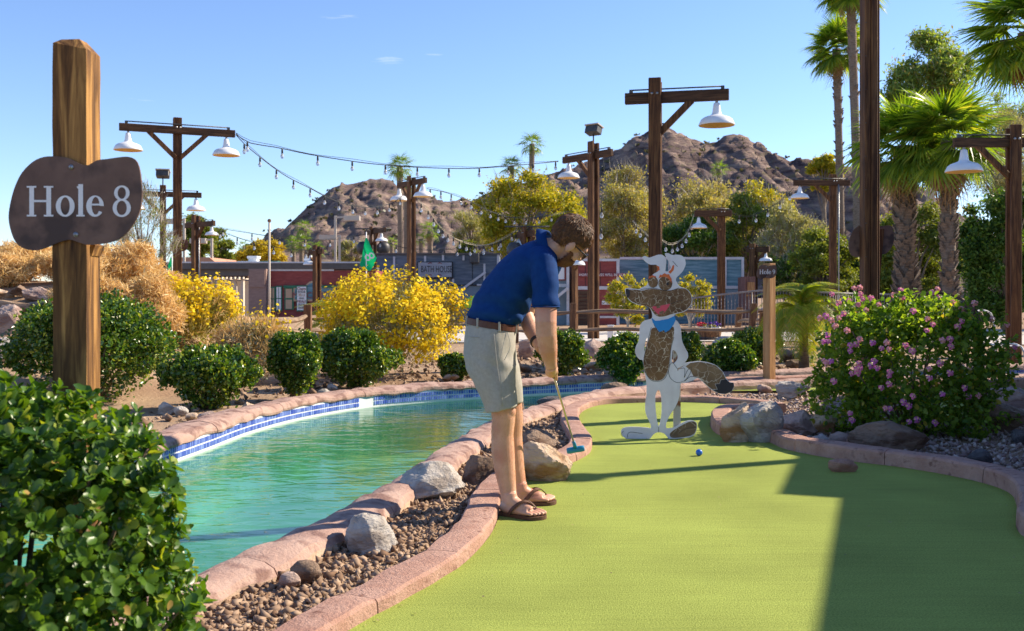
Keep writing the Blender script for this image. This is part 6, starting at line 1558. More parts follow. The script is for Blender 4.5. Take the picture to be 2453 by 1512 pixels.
# cream arcade
B = Bld('cream_arcade', 'low cream building with a beamed pergola left of the mercantile', 538, 48)
B.r('wall', 486, 592, 672, 800, 'cream', -2, .3, zmin=0); B.r('roof_beam', 482, 596, 661, 667, 'post_x', .2, .2)
for i in range(6): B.r('column', 488 + i * 18, 494 + i * 18, 667, 800, 'cream', .1, .25, zmin=0); 
for i in range(11): B.r('rafter', 486 + i * 10, 489 + i * 10, 664, 669, 'cream', .5, 2.6)
# bath house
B = Bld('bath_house', 'slate blue bath house wall with pale battens and name board', 1050, 45)
B.r('wall', 902, 1196, 610, 800, 'slate_wall', 0, 3.5, zmin=0)
B.r('roof_edge', 900, 1198, 606.5, 610, 'fascia', .12, 3.8)
for x, y0, y1 in ((944, 615, 670), (982, 613, 672), (1018, 613, 628), (1061, 611, 624), (1110, 612, 624), (1160, 632, 682), (1012, 640, 690), (1085, 668, 690)): B.r('batten', x - 2.4, x + 2.4, y0, y1, 'trim', .05, .05)
B.r('batten', 1190, 1196, 610, 690, 'trim', .05, .06); B.r('panel_joint', 1130.5, 1132, 620, 690, 'black_paint', .02, .03)
B.r('lower_panel', 1060, 1175, 685, 800, 'slate_light', .06, .06, zmin=0); B.r('ledge', 1060, 1160, 682, 685, 'black_paint', .12, .12); B.r('ledge', 1142, 1176, 681, 684.5, 'trim', .15, .1); B.r('batten', 1171, 1176, 684.5, 740, 'trim', .09, .05)
a, b_ = B.p(1108, 692, .14), B.p(1163, 652, .14); MB().beam(a, b_, .04, .10).build('loose_board', M('trim'), B.t)
n_ = B.r('name_board', 1000, 1085, 627, 668, 'black_paint', .12, .08); B.r('board_face', 1002, 1082, 629, 664, 'sign_slate', .15, .04, parent=n_)
text('BATH HOUSE', .42, n_, B.p(1046, 646, .16), 'black_paint', sx=.56)
for sg_ in (0, 1):
    for dx in (-1, 1):
        mb = MB(); c0 = B.p(1042 + dx * 6, 632 if sg_ == 0 else 660, .165); mb.tube([c0 + Vector((dx * .02, 0, 0)), c0 + Vector((dx * .09, 0, .05 if sg_ == 0 else .05)), c0 + Vector((dx * .2, 0, -.01))], .016, 5); mb.build('flourish', M('dull_red'), n_)
s_ = B.r('wall_speaker', 1126, 1148, 608, 631, 'dark_metal', .5, .5, bev=.03)
# red false front
B = Bld('red_false_front', 'red boarded western front with white trim and a hanging warning board', 1420, 38)
B.r('wall', 1373, 1482, 624, 800, 'red_wall', 0, 3, zmin=0)
for k, (x0, x1, y0, y1) in enumerate(((1330, 1484, 620, 626), (1476, 1483, 626, 800), (1373, 1476, 686, 694), (1373, 1378, 626, 800), (1436, 1476, 757, 762))): B.r('trim_board', x0, x1, y0, y1, 'trim', .05 + .004 * k, .06, zmin=0 if y1 == 800 else None)
for x in (1401, 1437): B.r('board_joint', x, x + 1.2, 628, 684, 'black_paint', .012, .02)
for i in range(11): B.r('stair_plank', 1379, 1412, 697 + i * 8.6, 704.6 + i * 8.6, 'plank_x', .06 + .02 * (i % 2), .05)
B.r('side_wall', 1300, 1358, 627, 800, 'slate_light', -.3, 2.5, zmin=0); pf = B.r('poster_frame', 1318, 1356, 632, 672, 'red_wall', -.24, .08); B.r('poster', 1320, 1352, 634, 669, 'letter_white', -.22, .03, parent=pf)
B.r('trim_board', 1357, 1363, 626, 800, 'trim', .0, .3, zmin=0); B.r('trim_board', 1300, 1358, 680, 688, 'trim', -.22, .06)
a, b_ = B.p(1326, 718, .1), B.p(1360, 690, .1); MB().beam(a, b_, .3, .1).build('awning_board', M('trim'), B.t)
hb = B.r('warning_board', 1388, 1505, 655, 663, 'dull_red', .09, .05); text('HORSE THIEVES WILL BE HUNG', .135, hb, B.p(1446, 659, .1), 'letter_white')
hs = B.r('horseshoe_sign', 1441, 1476, 721, 730, 'letter_white', .05, .03); text('HORSE', .065, hs, B.p(1458, 723.6, .07), 'black_paint'); text('SHOES', .06, hs, B.p(1458, 727.6, .07), 'black_paint')
for x in (1444.5, 1473):
    c0 = B.p(x, 725.5, .065); mb = MB(); mb.tube([c0 + Vector((.03 * math.cos(a_), 0, .04 * math.sin(a_))) for a_ in np.linspace(R(150), R(390), 10)], .008, 5); mb.build('horseshoe', M('black_paint'), hs)
B.r('roof_slope', 1380, 1440, 615, 620, 'tan_panel', -.6, 2)
# blue false front
B = Bld('blue_false_front', 'weathered blue boarded western front with pale trim beside the red front', 1632, 40)
B.r('wall', 1484, 1779, 619, 800, 'blue_wall', 0, 3, zmin=0)
for k, (x0, x1, y0, y1) in enumerate(((1484, 1781, 616, 622), (1484, 1781, 685, 692), (1775, 1781, 622, 800), (1736, 1739, 622, 685), (1600, 1603, 622, 685))): B.r('trim_board', x0, x1, y0, y1, 'trim', .05 + .004 * k, .06, zmin=0 if y1 == 800 else None)
B.r('lower_panel', 1739, 1775, 694, 800, 'slate_light', .06, .05, zmin=0)
# little wooden shed beside it
MT['shed_z'] = woodmat('shed_board', (0.12, 0.06, 0.05), (0.22, 0.12, 0.10), (0.34, 0.20, 0.15), 'Z')
B = Bld('wooden_shed', 'narrow reddish wooden shed with pale hatch at the end of the blue front', 1796, 38, 'shed')
for i in range(4): B.r('board', 1784 + i * 6.3, 1790 + i * 6.3, 664 - (i % 2) * 1.5, 800, 'shed_z', .0 + .008 * (i % 2), 1.2, zmin=0)
h_ = B.r('hatch', 1789, 1806, 676, 700, 'new_post', .06, .04); B.r('batten', 1784, 1810, 706, 710, 'new_post', .06, .05)

# building outside the picture on the right whose eave shades the turf
fd = Vector((.345, .939, 0)).normalized(); fn = Vector((fd.y, -fd.x, 0))
t = thing('ranch_house', 'dark boarded ranch house standing right of the putting turf', 'building', (5.54, 5.275, -.06))
def facade(nm, s0, s1, z0, z1, d0, d1, mat):
    V = [fd * s + fn * d + Vector((0, 0, z)) for s in (s0, s1) for d in (d0, d1) for z in (z0, z1)]
    MB().add(V, [(0,1,3,2), (4,6,7,5), (0,4,5,1), (2,3,7,6), (0,2,6,4), (1,5,7,3)]).build(nm, M(mat), t)
facade('wall', -3.2, 2.86, 0, 3.30, 0.02, 4, 'red_wall'); facade('parapet_wall', 2.86, 9.0, 0, 3.72, .1, 4.0, 'slate_wall'); facade('eave', -3.25, 2.855, 3.22, 3.305, -.01, 4.1, 'post_x')
facade('door', -.6, .4, .02, 2.1, -.03, .02, 'plank_x'); facade('window', 1.0, 2.0, 1.0, 2.0, -.03, .02, 'green_trim'); facade('window', 4.0, 5.2, 1.0, 2.0, .05, .1, 'green_trim')
tp2 = thing('timber_pole', 'unseen timber pole before the ranch house, added to streak the turf with shade', 'pole', (6.43, 8.83, -.06)); MB().tube([(0, 0, 0), (0, 0, 4.4)], [.09, .075], 10).build('post', M('post_z'), tp2); MB().lathe([(.08, 4.35), (.15, 4.38), (.15, 4.45), (.001, 4.5)], n=10).build('cap', M('dark_metal'), tp2)  # unseen pole put in to cast the streak of shade across the turf
# ================================================================== FENCES, RAILS, SMALL THINGS
def log_rail(parent, a, b, w=.10, h=.11, name='rail', mat='rail_x', seg=7):
    a, b = Vector(a), Vector(b); L = (b - a).length
    mb = MB(); V = []; Fc = []; k = 6
    ph = random.uniform(0, 6)
    for i in range(seg + 1):
        s = i / seg; tp_ = .62 + .38 * math.sin(math.pi * min(1, max(0, s * 1.0 + .0))) ** .5
        for j in range(k):
            an = 6.2832 * j / k + .3; rr_ = random.uniform(.88, 1.12)
            V.append((s * L, math.cos(an) * w * .55 * tp_ * rr_, math.sin(an) * h * .5 * tp_ * rr_ + .025 * math.sin(s * 5 + ph)))
    for i in range(seg):
        for j in range(k): Fc.append((i*k + j, i*k + (j+1) % k, (i+1)*k + (j+1) % k, (i+1)*k + j))
    Fc.append(tuple(range(k))); Fc.append(tuple(seg*k + j for j in range(k)))
    mb.add(V, Fc); o = mb.build(name, M(mat), parent); d = (b - a).normalized()
    o.rotation_mode = 'QUATERNION'; o.rotation_quaternion = d.to_track_quat('X', 'Z'); o.location = a
    return o
def split_post(parent, p, z1, lean=0.0, w=.15, leany=0.0):
    mb = MB(); mb.beam((p[0], p[1], 0), (p[0] + lean, p[1] + leany, z1), w, w * .8, up=(0, 1, 0), wob=.008, seg=5); return mb.build('post', M('rail_z'), parent, bevel=.008)
def fence(label, posts, rails, origin):
    t = thing('rail_fence', label, 'fence', origin, 0, 'split rail fences along the path'); o = Vector(origin)
    for (px, top, Y, ln) in posts:
        q = at(px, top, Y); split_post(t, Vector((q.x - o.x, Y - o.y, 0)), q.z + .06, lean=ln)
    for (p0, p1) in rails: log_rail(t, at(*p0) - o, at(*p1) - o)
    return t
fence('short rail fence with one thick post before the mercantile', [(737, 730, 20.5, 0)], [((672, 776, 19.2), (733, 757, 20.4)), ((740, 757, 20.6), (852, 763, 21.5)), ((664, 792, 19.4), (735, 792, 20.4)), ((742, 793, 20.6), (850, 797, 21.6))], at(737, 0, 20.5) * Vector((1, 1, 0)) + Vector((0, 20.5 if False else 0, -.06)) if False else (at(737, 700, 20.5).x, 20.5, -.06))
fence('long rail fence along the path behind the golfer and the animal figure', [(1234, 727, 24.8, .02), (1370, 726, 24.5, .03), (1586, 728, 24.3, 0), (1797, 727, 24.2, .09)],
      [((1236, 752, 24.8), (1368, 750, 24.55)), ((1236, 793, 24.8), (1368, 792, 24.55)), ((1374, 748, 24.5), (1586, 747, 24.3)), ((1374, 790, 24.5), (1586, 791, 24.3)), ((1588, 747, 24.3), (1800, 745, 24.2)), ((1588, 792, 24.3), (1800, 787, 24.2))], (at(1586, 700, 24.3).x, 24.3, -.06))
fence('rail fence running from the second sign post behind the feather palm', [(1764, 737, 26.5, .08), (1822, 740, 25, .06), (2006, 738, 24.5, 0)], [((1815, 749, 24.6), (2008, 745, 24.4)), ((1815, 788, 24.6), (2008, 786, 24.4)), ((2010, 745, 24.4), (2130, 743, 24.4)), ((1768, 772, 26.4), (1822, 764, 25.2))], (at(1830, 700, 24.6).x, 24.6, -.06))
for i, (x0, x1, y_, Y_, lb) in enumerate(((-40, 76, 733, 12.8, 'upper weathered log rail on the left bank'), (-40, 66, 826, 12.2, 'lower weathered log rail on the left bank'), (-20, 60, 594, 15.2, 'log rail half sunk in the dry grass at the top of the bank'))):
    a, b_ = at(x0, y_, Y_), at(x1, y_ - 2, Y_ + .1); o = log_rail(None, a, b_, .12, .125, 'log_rail'); tag(o, lb, 'log')
# iron railing on the ramp
t = thing('iron_railing', 'long iron railing with thin balusters in front of the blue front', 'railing', (at(1820, 700, 28).x, 28, -.06)); o_ = t.location.copy()
tops = crom([at(1655, 715, 28.2), at(1735, 705, 28), at(1814, 697, 28), at(1856, 695.5, 28), at(1930, 697, 28), at(1995, 702, 28), at(2060, 704, 28.5), at(2160, 706, 29)], .085)
mb = MB(); mb.tube([p - o_ for p in tops], .03, 6); mb.build('top_rail', M('grey_rail') if 'grey_rail' in MT else M('dark_metal'), t)
MT['rail_iron'] = surf('rail_iron', (0.16, 0.135, 0.135), (0.22, 0.19, 0.185), 8, rough=.55)
[c for c in t.children][0].data.materials[0] = M('rail_iron')
lows = [Vector((p.x, p.y, .10)) for p in tops]; mb = MB(); mb.tube([p - o_ for p in lows], .022, 6); mb.build('bottom_rail', M('rail_iron'), t)
mb = MB(); mb.tube([(0, 0, 0), (0, 0, 1)], .011, 5); bal = mb.build('baluster', M('rail_iron'), t); first = True
for i, (p, q) in enumerate(zip(tops, lows)):
    o = bal if first else bal.copy()
    if not first: col.objects.link(o); o.parent = t
    first = False; o.location = q - o_; o.scale = (2.2 if i % 18 == 0 else 1, 2.2 if i % 18 == 0 else 1, p.z - q.z)
# parking lights
def parking_light(label, px, y, x0, x1, Y):
    b = at(px, y, Y); t = thing('parking_light', label, 'street lamp', (b.x, Y, -.06), 0, 'tan parking lights behind the buildings'); H = b.z + .06; s = Y / F
    MB().box((0, 0, H / 2), (5.2 * s, 5.2 * s, H)).build('pole', M('tan_paint'), t)
    h = 12 * s; MB().box((((x0 + x1) / 2 - px) * s, 0, H - h * .55), ((x1 - x0) * s, .5, h)).build('lamp_head', M('tan_paint'), t, bevel=.02)
    e = x0 if x0 > px else x1; MB().box(((e - px) * s / 2, 0, H - h * .3), (abs(e - px) * s, .1, 4 * s)).build('arm', M('tan_paint'), t)
parking_light('tall tan box parking light before the left hill', 803, 517, 824, 862, 75)
parking_light('lower tan box parking light facing left before the hill', 813, 563, 765, 804, 82)
parking_light('tan box parking light above the bath house roof', 1121, 556, 1083, 1113, 80)
parking_light('tan box parking light behind the T-shaped lamp post', 441, 524, 395, 430, 70)
parking_light('tan box parking light behind the third lamp post', 507, 571, 456, 494, 72)
# thin pole with ball finial
p = at(645, 534, 20); t = thing('thin_pole', 'thin bare metal pole with ball finial behind the brittlebush', 'pole', (p.x, 20, -.06)); MB().tube([(0, 0, 0), (0, 0, p.z + .06)], .022, 8).build('shaft', M('tan_paint'), t); MB().lathe([(.001, 0), (.03, .012), (.042, .04), (.03, .07), (.001, .08)], (0, 0, p.z + .06), 10).build('finial', M('rock_brown'), t)
# flags
MT['flag'] = leafmat('flag_cloth', (0.005, 0.36, 0.17), (0.005, 0.36, 0.17), trans=.35, rough=.8, tcol=(.9, 1.3, .9))
def flag(label, stick_px, y_top, Y, poly_px, txt=None, tx=None):
    p = at(stick_px, y_top, Y); t = thing('golf_flag', label, 'flag', (p.x, Y, -.06)); MB().tube([(0, 0, 0), (0, 0, p.z + .06)], .011, 6).build('stick', M('letter_white'), t)
    q = [at(x, y, Y) for x, y in poly_px]; c = sum(q, Vector()) / len(q)
    V = []; Fc = []; rings = 6; n = len(q)
    def wav(v): return Vector((v.x - p.x, .03 * math.sin(v.x * 14 + v.z * 9) - .02, v.z + .06))
    for k in range(rings + 1):
        for v in q: V.append(wav(c.lerp(v, k / rings)))
    for k in range(rings):
        for j in range(n): Fc.append((k*n + j, k*n + (j+1) % n, (k+1)*n + (j+1) % n, (k+1)*n + j))
    o = MB().add(V, Fc, True).build('cloth', M('flag'), t, fix=False)
    if txt: 
        a = at(tx[0], tx[1], Y); text(txt, tx[2] / F * Y, o, (a.x - p.x, -.075, a.z + .06), 'letter_white', rot=(R(90), R(tx[3]), 0), extrude=.003, sx=1.15)
    return t
def dense(pts, k=3): 
    return [(pts[i][0] + (pts[(i+1) % len(pts)][0] - pts[i][0]) * j / k, pts[i][1] + (pts[(i+1) % len(pts)][1] - pts[i][1]) * j / k) for i in range(len(pts)) for j in range(k)]
flag('green golf flag bearing a white 8 above the yellow bush', 877, 556, 19.5, dense([(876, 570), (880, 571), (891, 596), (903, 619), (895, 636), (886, 650), (874, 645), (862, 636), (868, 606)]), '8', (885, 616, 34, 62))
flag('small green golf flag hidden behind the T-shaped lamp post', 412, 612, 21, dense([(411, 615), (413, 620), (411, 648), (406, 662), (399, 655), (404, 632)]))
# green umbrella, white box, barrel, arch board, chairs, doves
p = at(1150, 702, 31); t = thing('patio_umbrella', 'green patio umbrella seen behind the waist of the golfer', 'umbrella', (p.x, 31, -.06)); MT['umb'] = leafmat('umbrella_cloth', (0.16, 0.36, 0.05), (0.16, 0.36, 0.05), trans=.3, rough=.8)
mb = MB(); hz = p.z + .06; mb.lathe([(.001, hz), (.35, hz - .14), (.75, hz - .36), (.76, hz - .46)], n=8, smooth=False); mb.build('canopy', M('umb'), t, fix=False); MB().tube([(0, 0, 0), (0, 0, hz + .05)], .025, 8).build('pole', M('grey_metal'), t)
p = at(1462, 803, 25.6); t = thing('utility_box', 'small white utility pedestal beside the double lamp post', 'box', (p.x, 25.6, -.06)); MB().box((0, 0, .19), (.15, .12, .38)).build('case', M('white_enamel'), t, bevel=.01); MB().box((0, 0, .40), (.17, .14, .03)).build('cap', M('white_enamel'), t, bevel=.005)
p = at(1698, 785, 26); t = thing('flower_barrel', 'half barrel planter with white red and purple flowers by the railing', 'planter', (p.x, 26, -.06)); rb = np.random.default_rng(8)
for i in range(16):
    a0, a1 = 6.2832 * i / 16, 6.2832 * (i + .94) / 16; V = []
    for rr_, zz in ((.27, 0), (.31, .14), (.33, .28)):
        for a_ in (a0, a1): V += [(rr_ * math.cos(a_), rr_ * math.sin(a_), zz), ((rr_ - .02) * math.cos(a_), (rr_ - .02) * math.sin(a_), zz)]
    MB().add(V, [(0, 2, 6, 4), (4, 6, 10, 8), (1, 5, 7, 3), (5, 9, 11, 7), (8, 10, 11, 9)]).build('stave', M('rail_z'), t)
mb = MB(); mb.lathe([(.285, .05), (.30, .05), (.306, .09), (.29, .09)], n=16); mb.build('hoop', M('dark_metal'), t)
for nm, mt_, c_, n_, rx_, h_ in (('white_flowers', surf('white_petal', (.8, .8, .82), (.7, .72, .7), 9), (0, 0, .30), 420, .37, .10), ('red_flowers', surf('red_petal', (.7, .03, .08), (.6, .02, .05), 9), (-.2, 0, .42), 90, .14, .07), ('purple_flowers', surf('purple_petal', (.12, .03, .35), (.08, .02, .25), 9), (.12, 0, .42), 130, .2, .07), ('leaves', M('olive_leaf'), (0, 0, .36), 150, .28, .08)):
    P = rnd_dirs(n_, rb) * rb.uniform(.5, 1, (n_, 1)) * [rx_, rx_ * .9, h_] + c_; s_ = rb.uniform(.03, .055, n_)
    o = link(nm, leaf_mesh(nm, P, rnd_dirs(n_, rb), rnd_dirs(n_, rb) + [0, -.4, .6], s_, s_, 'round', .05), mt_, t); o["kind"] = "stuff"
Ya = 11.6; p = at(2232, 804, Ya); t = thing('arched_board', 'brown arched board rising behind the lantana bush', 'arch', (p.x, Ya, -.06)); sA = Ya / F; z0 = p.z + .06
for i in range(4):
    a0, a1 = R(165 - 37 * i), R(165 - 37 * (i + 1) + 1.0); V = []
    for j in range(9):
        a_ = a0 + (a1 - a0) * j / 8
        for rr_ in (128 * sA, 104 * sA): V += [(rr_ * math.cos(a_) * 1.02, -.02, z0 + rr_ * math.sin(a_) * .82), (rr_ * math.cos(a_) * 1.02, .02, z0 + rr_ * math.sin(a_) * .82)]
    Fc = []
    for j in range(8): b0 = j * 4; Fc += [(b0, b0+4, b0+6, b0+2), (b0+1, b0+3, b0+7, b0+5), (b0, b0+1, b0+5, b0+4), (b0+2, b0+6, b0+7, b0+3)]
    Fc += [(0, 2, 3, 1), (32, 33, 35, 34)]
    MB().add(V, Fc).build('arc_segment', M('bronze_board'), t)
for sx in (-1, 1): MB().box((sx * 108 * sA, .0, (z0 + .12) / 2), (.07, .035, z0 + .12)).build('leg', M('bronze_board'), t)
MB().box((62 * sA, .0, (z0 + 70 * sA) / 2), (.06, .03, z0 + 70 * sA)).build('spoke', M('bronze_board'), t)
def chair(label, px, py, Y, rz, mat, k=3):
    p = at(px, py, Y); t = thing('stacked_chairs', label, 'chairs', (p.x, Y, -.06), rz)
    for i in range(k):
        z = i * .13
        for sx in (-.24, .24): MB().tube(crom([(sx, .25, z), (sx, .2, z + .42), (sx, -.2, z + .40), (sx, -.26, z)], .1), .016, 6).build('leg_frame', M(mat), t); MB().tube(crom([(sx, .22, z + .40), (sx, .30, z + .85), (sx * .6, .32, z + .95), (0, .32, z + .97)], .1), .016, 6).build('back_frame', M(mat), t)
        for j in range(5): MB().box((0, -.18 + j * .08, z + .43), (.46, .05, .008)).build('strap', M(mat), t)
chair('stack of pale blue patio chairs beside the right lamp post', 2395, 850, 15.5, .5, 'trim', 1)
chair('stack of pale patio chairs behind the iron railing', 1868, 720, 31, 1.2, 'trim', 2)
MT['dove'] = surf('dove_feather', (0.36, 0.29, 0.24), (0.46, 0.38, 0.32), 20, rough=.9)
def dove(label, px, py, Y, rz):
    p = at(px, py, Y); t = thing('dove', label, 'bird', p, rz); 
    bd = MB().tube([(-.17, 0, .035), (-.10, 0, .045), (-.05, 0, .055), (.0, 0, .065), (.05, 0, .085), (.075, 0, .115), (.085, 0, .14), (.10, 0, .15), (.115, 0, .145), (.13, 0, .142)], [.006, .016, .036, .046, .040, .026, .021, .023, .015, .003], 10).build('body', M('dove'), t)
    MB().tube([(.0, .01, 0), (.0, .012, .03)], .004, 5).build('leg', M('rock_red'), t); MB().tube([(.0, -.01, 0), (.0, -.012, .03)], .004, 5).build('leg', M('rock_red'), t)
dove('grey-brown dove on the fence rail next to the sign post', 1817, 747, 24.55, R(200)); dove('second dove on the fence rail hidden by the sign post', 1827, 747, 24.55, R(20))
# ================================================================== THE GOLFER
MT['skin'] = surf('skin', (0.54, 0.29, 0.19), (0.64, 0.365, 0.25), 14, rough=.5, bump=.12, bscale=160, c3=(0.52, 0.235, 0.155), s3=6, spec=.4, bdist=.002)
b_ = [n for n in MT['skin'].node_tree.nodes if n.type == 'BSDF_PRINCIPLED'][0]
b_.inputs["Subsurface Weight"].default_value = .12; b_.inputs["Subsurface Radius"].default_value = (.012, .004, .002); b_.inputs["Subsurface Scale"].default_value = 1.0
MT['polo'] = surf('blue_polo', (0.003, 0.032, 0.135), (0.005, 0.042, 0.165), 30, rough=.85, bump=.35, bscale=420, spec=.15, bdist=.002)
MT['shorts'] = surf('grey_shorts', (0.33, 0.315, 0.28), (0.385, 0.365, 0.325), 60, rough=.9, bump=.3, bscale=300, spec=.15, bdist=.002)
MT['leather'] = surf('brown_leather', (0.065, 0.022, 0.014), (0.10, 0.036, 0.022), 30, rough=.5)
MT['hair'] = leafmat('brown_hair', (0.07, 0.027, 0.010), (0.30, 0.13, 0.046), trans=0.0, rough=.5, spec=.25)
MT['hair_base'] = surf('brown_hair_base', (0.045, 0.020, 0.009), (0.11, 0.052, 0.022), 60, rough=.5, bump=.8, bscale=120, stretch=(1, 1, 4))
MT['beard'] = leafmat('ginger_beard', (0.13, 0.045, 0.016), (0.30, 0.12, 0.042), trans=0.0, rough=.5)
MT['sandal'] = surf('sandal_leather', (0.09, 0.040, 0.022), (0.14, 0.065, 0.035), 40, rough=.7, bump=.3, bscale=90)
MT['lens'] = surf('dark_lens', (0.01, 0.01, 0.012), (0.012, 0.012, 0.014), 5, rough=.12)
O = Vector((0.06, 5.42, 0.0))
man = thing('person', 'man in blue polo and grey shorts bent over his putter beside the kerb', 'person', O)
def W(px, py, Y): return at(px, py, Y) - O
def loft(mb, secs, n=28):
    """secs: (centre, u, v, a, b) closed tube of ellipses"""
    V = []; Fc = []
    for c, u, v, a, b in secs:
        u, v = Vector(u).normalized(), Vector(v).normalized()
        for k in range(n):
            t = 6.2832 * k / n; V.append(Vector(c) + u * (a * math.cos(t)) + v * (b * math.sin(t)))
    for i in range(len(secs) - 1):
        for k in range(n): Fc.append((i*n + k, i*n + (k+1) % n, (i+1)*n + (k+1) % n, (i+1)*n + k))
    Fc.append(tuple(range(n-1, -1, -1))); q = (len(secs) - 1) * n; Fc.append(tuple(range(q, q + n)))
    mb.add(V, Fc)
def blob(mb, c, r, M3=None, sub=3):
    V, Fc = ICO[sub]; P = V * np.array(r)
    if M3 is not None: P = P @ np.array(M3).T
    mb.add([Vector(p) + Vector(c) for p in P], [tuple(f) for f in Fc])
def chain(mb, pts, rad, n=12):
    mb.tube(pts, rad, n); blob(mb, pts[0], (rad[0],)*3, sub=2); blob(mb, pts[-1], (rad[-1],)*3, sub=2)
def solid(name, mb, mat, parent, voxel, smooth=3, disp=None):
    """join overlapping closed pieces into one continuous skin"""
    o = mb.build('tmp_solid', mat)
    m = o.modifiers.new('r', 'REMESH'); m.mode = 'VOXEL'; m.voxel_size = voxel; m.use_smooth_shade = True
    if smooth: s = o.modifiers.new('s', 'SMOOTH'); s.factor = .5; s.iterations = smooth
    dg = bpy.context.evaluated_depsgraph_get(); me = bpy.data.meshes.new_from_object(o.evaluated_get(dg)); bpy.data.objects.remove(o)
    if disp:
        n = len(me.vertices); co = np.empty(n * 3, np.float32); me.vertices.foreach_get('co', co); co = co.reshape(-1, 3); no = np.empty(n * 3, np.float32); me.vertices.foreach_get('normal', no); no = no.reshape(-1, 3)
        co += no * disp(co)[:, None]; me.vertices.foreach_set('co', co.ravel()); me.update()
    me.materials.clear(); me.name = name
    return link(name, me, mat, parent)
# head frame
rv = Vector((.10, -.93, -.35)).normalized(); fv = Vector((.68, .33, -.68)); fv = (fv - rv * fv.dot(rv)).normalized(); cv = rv.cross(fv).normalized()
HM = Matrix((fv, -rv, cv)).transposed()           # columns: forward, left, crown
HC = W(1364, 577, 5.36); HS = 1.06
def hp(x, y, z): return HC + HM @ (Vector((x, y, z)) * HS)
def hr(*r): return tuple(q * HS for q in r)
# putter line
G0, G1 = W(1306, 836, 5.30), W(1377, 1070, 5.93)
sd = (G1 - G0).normalized()
e1 = Vector((0, -1, 0)); e1 = (e1 - sd * e1.dot(sd)).normalized(); e2 = sd.cross(e1); e2 = e2 if e2.x > 0 else -e2
# ---------------- body
B_ = MB()
# torso core (under the clothes)
yc = 5.42
def TS(px, py, half, lat, ux=(.812, 0, -.584), Y=yc, k=1.0): return (W(px, py, Y), ux, (0, 1, 0), half / F * Y * k, lat * k)
tors = [TS(1177, 788, 60, .165, (1, 0, -.12)), TS(1178, 770, 61, .166, (1, 0, -.17)), TS(1190, 742, 63, .170, (.95, 0, -.33)), TS(1213, 706, 64, .178, (.87, 0, -.50)), TS(1243, 666, 62, .190), TS(1276, 632, 58, .205), TS(1300, 606, 44, .17), TS(1315, 594, 34, .10, (.75, 0, -.66))]
loft(B_, [(c, u, v, a * .86, b * .86) for c, u, v, a, b in tors])
loft(B_, [TS(1176, 775, 52, .14, (1, 0, -.1)), TS(1174, 820, 54, .155, (1, 0, 0)), TS(1178, 870, 48, .15, (1, 0, 0))])
neck = [W(1298, 602, 5.40), W(1318, 596, 5.385), W(1340, 590, 5.37), hp(-.03, 0, -.03)]
B_.tube(neck, [.066, .061, .058, .058], 18)
# head
for c, r in (((-.012, 0, .032), (.096, .076, .094)), ((.03, 0, -.02), (.066, .064, .085)), ((.035, 0, -.075), (.05, .052, .045)), ((.062, 0, -.098), (.028, .032, .026)), ((.093, 0, -.012), (.016, .012, .030)), ((.104, 0, -.028), (.014, .014, .012)), ((.078, 0, .025), (.024, .055, .022)), ((.085, 0, -.062), (.016, .026, .018)), ((.06, -.045, -.03), (.028, .022, .03)), ((.06, .045, -.03), (.028, .022, .03))):
    blob(B_, hp(*c), hr(*r), HM, 3)
for sg in (-1, 1):
    E = HM @ Matrix.Rotation(R(18) * sg, 3, 'Z')
    blob(B_, hp(-.004, sg * .083, -.008), hr(.021, .010, .033), E, 3); blob(B_, hp(.0, sg * .074, -.034), hr(.012, .008, .012), E, 2)
# arms
ra = [W(1300, 628, 5.24), W(1305, 680, 5.20), W(1307, 735, 5.17), W(1307, 772, 5.155), W(1308, 800, 5.16), W(1312, 835, 5.19), W(1317, 862, 5.225), W(1320, 878, 5.245)]
B_.tube(ra, [.062, .060, .058, .056, .054, .050, .037, .032], 18)
la = [W(1322, 618, 5.58), W(1292, 680, 5.60), W(1262, 742, 5.58), W(1258, 756, 5.57), W(1272, 790, 5.50), W(1286, 818, 5.42), W(1296, 836, 5.37)]
B_.tube(la, [.058, .054, .048, .046, .044, .034, .029], 16)
# hands closed on the grip
def hand(Gs, wrist, a_palm, side, index_long):
    """Gs = distance along the grip; a_palm = angle of the palm round the grip"""
    def P(s, a, r): return G0 + sd * s + (e1 * math.cos(a) + e2 * math.sin(a)) * r
    pc = P(Gs + .005, a_palm, .030); mid = wrist.lerp(pc, .5)
    wv = (pc - wrist).normalized(); av = (e1 * math.cos(a_palm) + e2 * math.sin(a_palm)); tv = sd
    M3 = Matrix((tv, av, tv.cross(av))).transposed()
    blob(B_, pc, (.046, .017, .036), M3, 3); blob(B_, mid, (.036, .022, .030), M3, 3); B_.tube([wrist, mid, pc], [.030, .030, .024], 12)
    for i in range(4):
        s = Gs - .028 + i * .0195; ln_ = (1.0, 1.06, 1.0, .86)[3 - i] if False else (.86, 1.0, 1.06, 1.0)[i]
        if i == 3 and index_long:
            chain(B_, [P(s - .004, a_palm + side * .5, .030), P(s + .020, a_palm + side * .75, .024), P(s + .045, a_palm + side * .8, .019), P(s + .068, a_palm + side * .75, .017)], [.0105, .0098, .0090, .0078], 10); continue
        pts = [P(s - .004, a_palm + side * .55, .032), P(s, a_palm + side * 1.35, .029), P(s + .001, a_palm + side * 2.3, .024), P(s + .003, a_palm + side * (3.1 * ln_), .0215)]
        chain(B_, pts, [.0108, .0102, .0094, .0080], 10)
    chain(B_, [P(Gs - .030, a_palm - side * .45, .034), P(Gs - .005, a_palm - side * .75, .026), P(Gs + .022, a_palm - side * .85, .020), P(Gs + .040, a_palm - side * .85, .018)], [.0135, .0118, .0105, .0088], 10)
hand(.155, ra[-1], -.15, 1, True)
hand(.065, la[-1], math.pi - .5, -1, False)
